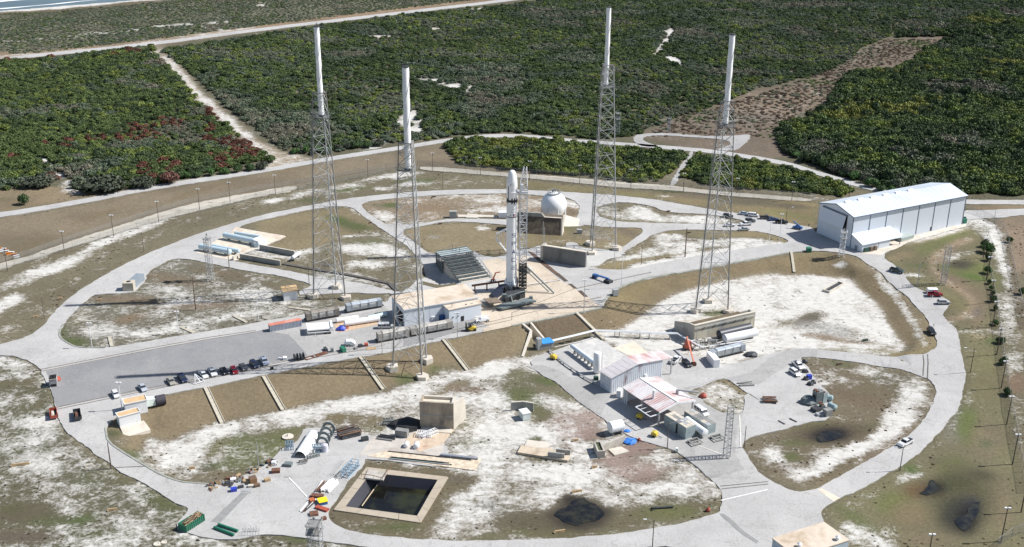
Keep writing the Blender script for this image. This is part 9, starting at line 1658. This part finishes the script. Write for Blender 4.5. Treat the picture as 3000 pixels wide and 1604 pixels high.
for nm, lb, ct, p, qx, tp, d, m_ in [
 ('red_bracket','dark red steel box frame above the yellow box','steel frame',A8(1615,625),A8(1800,640),A8(1615,590),1.6,M_RUST),('red_bracket','orange red angled steel piece below the yellow box','steel frame',A8(1680,790),A8(1860,850),A8(1680,760),1.4,M_REDP),('orange_box','rust orange box left of the yellow box','box',A8(1615,710),A8(1690,690),A8(1615,670),1.6,mat('rust_orange',(.45,.13,.05),.7)),
 ('yellow_box','blue box with bright yellow lid beside the basin','box',A8(1755,750),A8(1880,725),A8(1755,700),2.2,M_BLUEP),('red_scrap','dark red scrap pieces on a pallet near the bottom mast','scrap',A8(1610,920),A8(1740,900),A8(1610,885),2,M_RUST),('red_scrap','small dark red scrap piece at the grass edge','scrap',A8(1795,980),A8(1865,960),A8(1795,940),1,M_RUST),
 ('grey_drum','grey slatted machine in front of the dark steel stack','machine',A7(55,810),A7(170,820),A7(60,765),1.8,M_STEELG),('wooden_crate','large open brown wooden crate in the scrap row','crate',A8(700,425),A8(805,400),A8(700,345),2.2,mat('crate_brown',(.26,.14,.07),.85)),('cream_cart','cream coloured crate in front of the brown crate','crate',A8(665,475),A8(740,470),A8(665,440),1,M_CONCL),('brown_box','dark brown box beside the cream crate','box',A8(765,475),A8(850,455),A8(765,435),1.1,M_WOODD),
 ('wooden_crate','tan crate with dark coil at the left end of the scrap row','crate',A8(175,440),A8(245,430),A8(175,390),1.2,M_WOOD),('blue_covered','pallet with deep blue cover in the scrap row','pallet',A8(400,545),A8(495,530),A8(400,495),1.3,MATS['deep_blue_tarp']),('white_bag','white plastic heap behind the black pallet','bag',A8(395,390),A8(480,380),A8(395,345),1.2,M_WHITE2),('black_pallet','black pallet left of the white plastic heap','pallet',A8(325,440),A8(400,420),A8(325,400),1.4,M_DARK),('grey_sheet','flat grey sheet metal on the road by the dark patch','sheet',A8(550,525),A8(700,545),A8(550,515),1.8,M_GALV),('dark_pallet','small dark pallet right of the blue cover','pallet',A8(515,490),A8(600,470),A8(515,460),1,M_DARK),
 ('wood_pile','tan lumber pile left of the open brown crate','lumber',A8(580,405),A8(690,400),A8(580,370),1.6,M_WOOD),('rust_pile','red brown steel tangle behind the white bar','scrap',A8(1020,260),A8(1150,250),A8(1020,215),1.8,M_RUST),('grey_plate','small grey plate alone on the yard pavement','plate',A8(1205,315),A8(1290,320),A8(1205,308),1,M_CONCD),('tan_box','beige sacks in the scrap row right of the crates','sacks',A8(920,390),A8(1010,370),A8(920,350),1.2,M_WOOD),('dark_box','dark red box behind the scrap row','box',A8(960,110),A8(1020,100),A8(960,75),1.5,M_RUST),('white_cabinet','pale cabinet on the scrap row near the white pipes','cabinet',A8(1020,140),A8(1085,140),A8(1025,80),1.2,M_WHITE),
 ('black_box','black box right of the heap of dark pipes','box',A7(1230,440),A7(1330,420),A7(1235,390),1.5,M_DARK),('sign_board','small grey board on posts behind the dark pipes','board',A7(1020,275),A7(1080,275),A7(1020,205),.3,M_GALV),('chute','grey steel chute behind the tan slab','chute',A7(1720,360),A7(1900,385),A7(1750,260),2,M_GALVD)]:
    t_, f_, h_, d_ = boxthing(nm, lb, ct, p, qx, tp, d, m_)
    if nm == 'yellow_box': part(t_, 'lid', MB().box(-.15,f_.L+.15,-.15,2.5,h_,h_+.15), mat('bright_yellow', (.85,.72,.02), .5))
    elif nm == 'wooden_crate': part(t_, 'contents', MB().box(.15,f_.L-.15,.15,d_-.15,h_,h_+.05), M_WOODD)
rg = random.Random(12); sm = [M_RUST,M_DARK,M_GALV,M_WOOD,M_GALVD,M_WOODD,M_STEELG]
for k in range(46):                                            # loose pieces along the scrap row
    u = rg.random(); x = 60+(1100-60)*u; y = 445-400*u**1.4+rg.uniform(-30,70)*(1-.3*u); g = G(A8(x, y)); mb = MB()
    for j in range(3): s = rg.uniform(.25,.9); dx, dy = rg.uniform(-.8,.8), rg.uniform(-.8,.8); mb.box(dx-s,dx+s,dy-s*.4,dy+s*.4,0,rg.uniform(.15,.7),.05,.05)
    solo('scrap_piece', 'small piece of scrap steel or timber in the scrap row beside the yard', 'scrap', mb, sm[k % 7], (g[0], g[1], g[2]+.12), rg.uniform(0,3), 'loose scrap along the scrap row')
for k, (x, y) in enumerate(((1890,510),(2040,525))):
    g = G(A7(x, y)); solo('small_tank', ('smaller' if k == 0 else 'larger')+' white capsule tank on the pale slab', 'tank', MB().tank((0,-.9,.8),(0,1.1,.8),.75+.2*k,12), M_WHITE, (g[0], g[1], g[2]+.1), -.15)
g = G(A7(120,370)); solo('dish', 'round pale dish lying on the grass left of the white shell', 'dish', MB().lathe([(1.9,.3),(1.9,.5),(.3,.6),(.2,1.4)], 16), M_CONCL, tuple(g))
# ------------------------------------------------------------ duct graveyard in the right yard
for nm, lb, a, b, tp, d, m_ in (('duct_box','left tall grey fan housing with square flanges in the right yard',B3(655,945),B3(770,925),B3(610,730),2.6,M_STEELG),('duct_box','right tall green grey fan housing behind the pale elbow',B3(780,925),B3(850,900),B3(790,745),2.8,MATS['teal_grey']),('duct_box','rust topped grey box in front of the fan housings',B3(750,1040),B3(820,1030),B3(740,960),1.6,M_STEELG),('duct_box','grey box at the grass edge with teal base',B3(840,1160),B3(950,1130),B3(840,1050),2,M_GALVD),('panel_stack','stack of dark flat panels on the pavement',B3(660,1090),B3(760,1050),B3(650,1030),2.6,M_DARK),('panel_stack','stack of grey slats at the yard corner',B3(690,1150),B3(820,1130),B3(690,1110),1.6,M_GALV),('plank','long black plank left of the panels',B3(190,1190),B3(315,1250),B3(190,1175),.5,M_DARK),('plank','second black plank at the yard edge',B3(-10,1225),B3(105,1290),B3(-10,1212),.5,M_DARK),('blue_bin','tall dark blue bin among the machines',B3(515,510),B3(590,500),B3(520,430),1.3,MATS['deep_blue_tarp'])):
    t_, f_, h_, d_ = boxthing(nm, lb, 'duct' if 'duct' in nm else 'panel' if 'p' in nm[0] else 'bin', a, b, tp, d, m_)
    if 'fan housing' in lb: part(t_, 'flange', MB().box(.1,1,.2,1,h_,h_+.5).box(.1,1,1.5,2.3,h_,h_+.5), M_RUST); part(t_, 'opening', MB().tube((-.06,d/2,h_*.5),(0,d/2,h_*.5),d*.36,14), M_BLACK)
for k, (a, b, r) in enumerate(((B3(840,880),B3(930,900),1.0),(B3(850,1000),B3(960,1060),1.0))): vessel('duct_pipe', ('upper' if k == 0 else 'lower')+' pale teal duct elbow in the right yard', a, b, None, r, mat('pale_teal', (.34,.45,.46), .6), 'duct', z0=.3, legs=0)
lump('duct_hood', 'dented grey duct hood beside the fan housings', 'duct', B3(530,900), 3.1, M_STEELG, seed=6, flat=.8)
for x, y, lb in ((465,200,'dark cable drum right of the white pickup'),(475,370,'dark cable drum right of the small white suv'),(480,500,'dark engine left of the blue bin'),(560,590,'black motor in front of the blue bin'),(610,560,'grey motor right of the blue bin')): lump('machine_part', lb, 'machine', B3(x, y), 1.2, M_DARK, seed=x, flat=1.0)
pile('beam_stack', 'rusty steel pile on the yard beside the sandy island', 'scrap', T(3,2)(-60,1310), T(3,2)(100,1320), 12, 4, [M_RUST,M_DARK,M_WOODD], .2, True, .5, .8, seed=14); pile('beam_stack', 'grey plank stack above the sandy island', 'plank stack', T(2,2)(2280,1140), T(2,2)(2440,1130), 6, 2.4, [M_GALVD,M_CONCD], .15, True, .4, .2, seed=15); pile('beam_stack', 'black pipe lying in the grass right of the dark pond', 'pipe', T(2,3)(1400,1000), T(2,3)(1635,985), 3, .8, [M_DARK], .25, False, 0, .1, seed=16)
lump('generator_orange', 'red and orange small machine beside the right canopy post', 'machine', A6(1480,340), 1.4, M_REDP, flat=1); lump('red_marker', 'red cone cluster beside the crack in the bottom road', 'cone', T(2,3)(1970,1015), .7, M_REDP, flat=1.6)
for k in range(9):
    g = G(T(0,1)(-40+26*k, 1120+10*k+8*(k % 3))); solo('barrier', 'orange and white road barrier in the stack at the left edge', 'barrier', MB().box(-1.2,1.2,-.3,.3,0,1.0,.0,.12).box(-1.3,1.3,-.4,.4,1.0,1.15), M_ORANGE if k % 2 else M_WHITE, tuple(g), .3*(k % 3), 'orange and white barriers')
# ------------------------------------------------------------ single trees and bushes
def treemat(c):
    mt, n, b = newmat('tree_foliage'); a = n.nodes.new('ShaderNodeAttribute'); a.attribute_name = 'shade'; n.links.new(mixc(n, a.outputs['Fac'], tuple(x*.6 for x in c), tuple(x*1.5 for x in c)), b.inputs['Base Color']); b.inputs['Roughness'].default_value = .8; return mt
TM = [treemat((.045,.085,.025)), treemat((.06,.072,.045)), treemat((.06,.13,.03)), treemat(RUST)]; TR = [bush_mesh('crown', 300+k, 900, TM[k], size=.085, lob=9, flat=.8) for k in range(4)]
def tree(p, rad, h, k, lb, rz=0, grp=None):
    g = G(p); t = thing('bushy_tree', lb, 'tree', tuple(g), rz, grp); part(t, 'trunk', MB().tube((0,0,-.3),(.2,.1,h*.5),rad*.09+.08,7,.08).tube((.05,0,h*.25),(rad*.4,.1,h*.6),.1,6,.05).tube((.05,0,h*.2),(-rad*.35,.3,h*.6),.1,6,.05), M_WOODD)
    c = link('crown', TR[k], t); c.scale = (rad,rad,h*.95); c.location = (0,0,h*.08)
tree(T(0,1)(240,680), 3.3, 6.2, 0, 'round dark green palm-like shrub alone on the dry grass, far left'); tree(T(0,1)(1050,545), 13, 10, 1, 'huge dome shaped dark grey green oak at the thicket edge'); tree(T(0,1)(1450,510), 7, 7, 1, 'dark oak touching the huge oak on its right'); tree(T(0,1)(1700,470), 6.5, 7.5, 3, 'rust red leaved tree right of the oaks'); tree(T(0,1)(380,505), 9, 7, 1, 'broad grey green tree left of the sandy gap')
for k, (x, y, r, h) in enumerate(((1330,215,4.2,7),(1270,130,3,5),(1340,345,2.6,4.5),(1345,540,2.6,4.5),(1440,980,2.6,4),(1370,700,1.8,3),(1395,790,1.6,2.6),(1410,870,1.6,2.6),(1450,1110,1.8,3),(1460,1340,2,3),(1690,60,2.4,4),(1880,860,2.6,4))): tree(B6(x, y), r*.75, h*.8, 0 if k % 3 else 2, ORD[k]+' bush on the right inner fence line, from the top', k, 'bushes along the right fence')
for k, (x, y) in enumerate(((2325,700),(2350,910),(2400,1230))): tree(T(3,2)(x, y), 2, 3, 0, ['first','second','third'][k]+' low bush by the lower part of the right fence', k, 'low bushes by the right fence')
rg = random.Random(31)
for k, (x, y) in enumerate([(F(q, 486-(q-200)*.118)) for q in range(340,690,32)]+[F(q, 392-(q-745)*.09) for q in range(745,960,26)]+[F(1960+q*.92, 384+q*.36) for q in range(20,330,26)]): tree((x, y-6), rg.uniform(2.6,4.4), rg.uniform(3.4,5.4), rg.choice([0,0,1,2]), 'bushy tree in the front row of the thicket along the perimeter road', k, 'front row trees beside the perimeter road')
# standing water
def SHR(*a):
    q = P(*a); cx = sum(p[0] for p in q)/len(q); cy = sum(p[1] for p in q)/len(q); return [(cx+(p[0]-cx)*.82, cy+(p[1]-cy)*.82) for p in q]
wm2, n, b = newmat('pond_water'); n.links.new(mixc(n, rng(n, worldnoise(n, .25, 6, .7), .42, .6), (.008,.009,.012), (.035,.033,.022)), b.inputs['Base Color']); b.inputs['Roughness'].default_value = .3; b.inputs['Specular IOR Level'].default_value = .3
slab('pond', SHR(T(2,3), 590,870, 700,855, 780,900, 960,980, 1000,1050, 900,1130, 700,1190, 520,1170, 380,1080, 400,1000, 520,940), wm2, dz=.16, th=.05, wob=.9, smooth=2, drop=False); slab('pond', SHR(T(3,3), 460,260, 560,195, 700,200, 770,250, 720,300, 560,345, 450,330), wm2, dz=.16, th=.05, wob=.8, smooth=2, drop=False); slab('pond', SHR(T(3,3), 1600,690, 1680,680, 1750,760, 1720,860, 1560,865, 1480,845, 1580,800), wm2, dz=.16, th=.05, wob=.7, smooth=2, drop=False); slab('pond', SHR(T(3,3), 2050,900, 2180,890, 2150,990, 2090,1130, 2010,1250, 1900,1210, 1850,1110, 2000,1040), wm2, dz=.16, th=.05, wob=.9, smooth=2, drop=False)
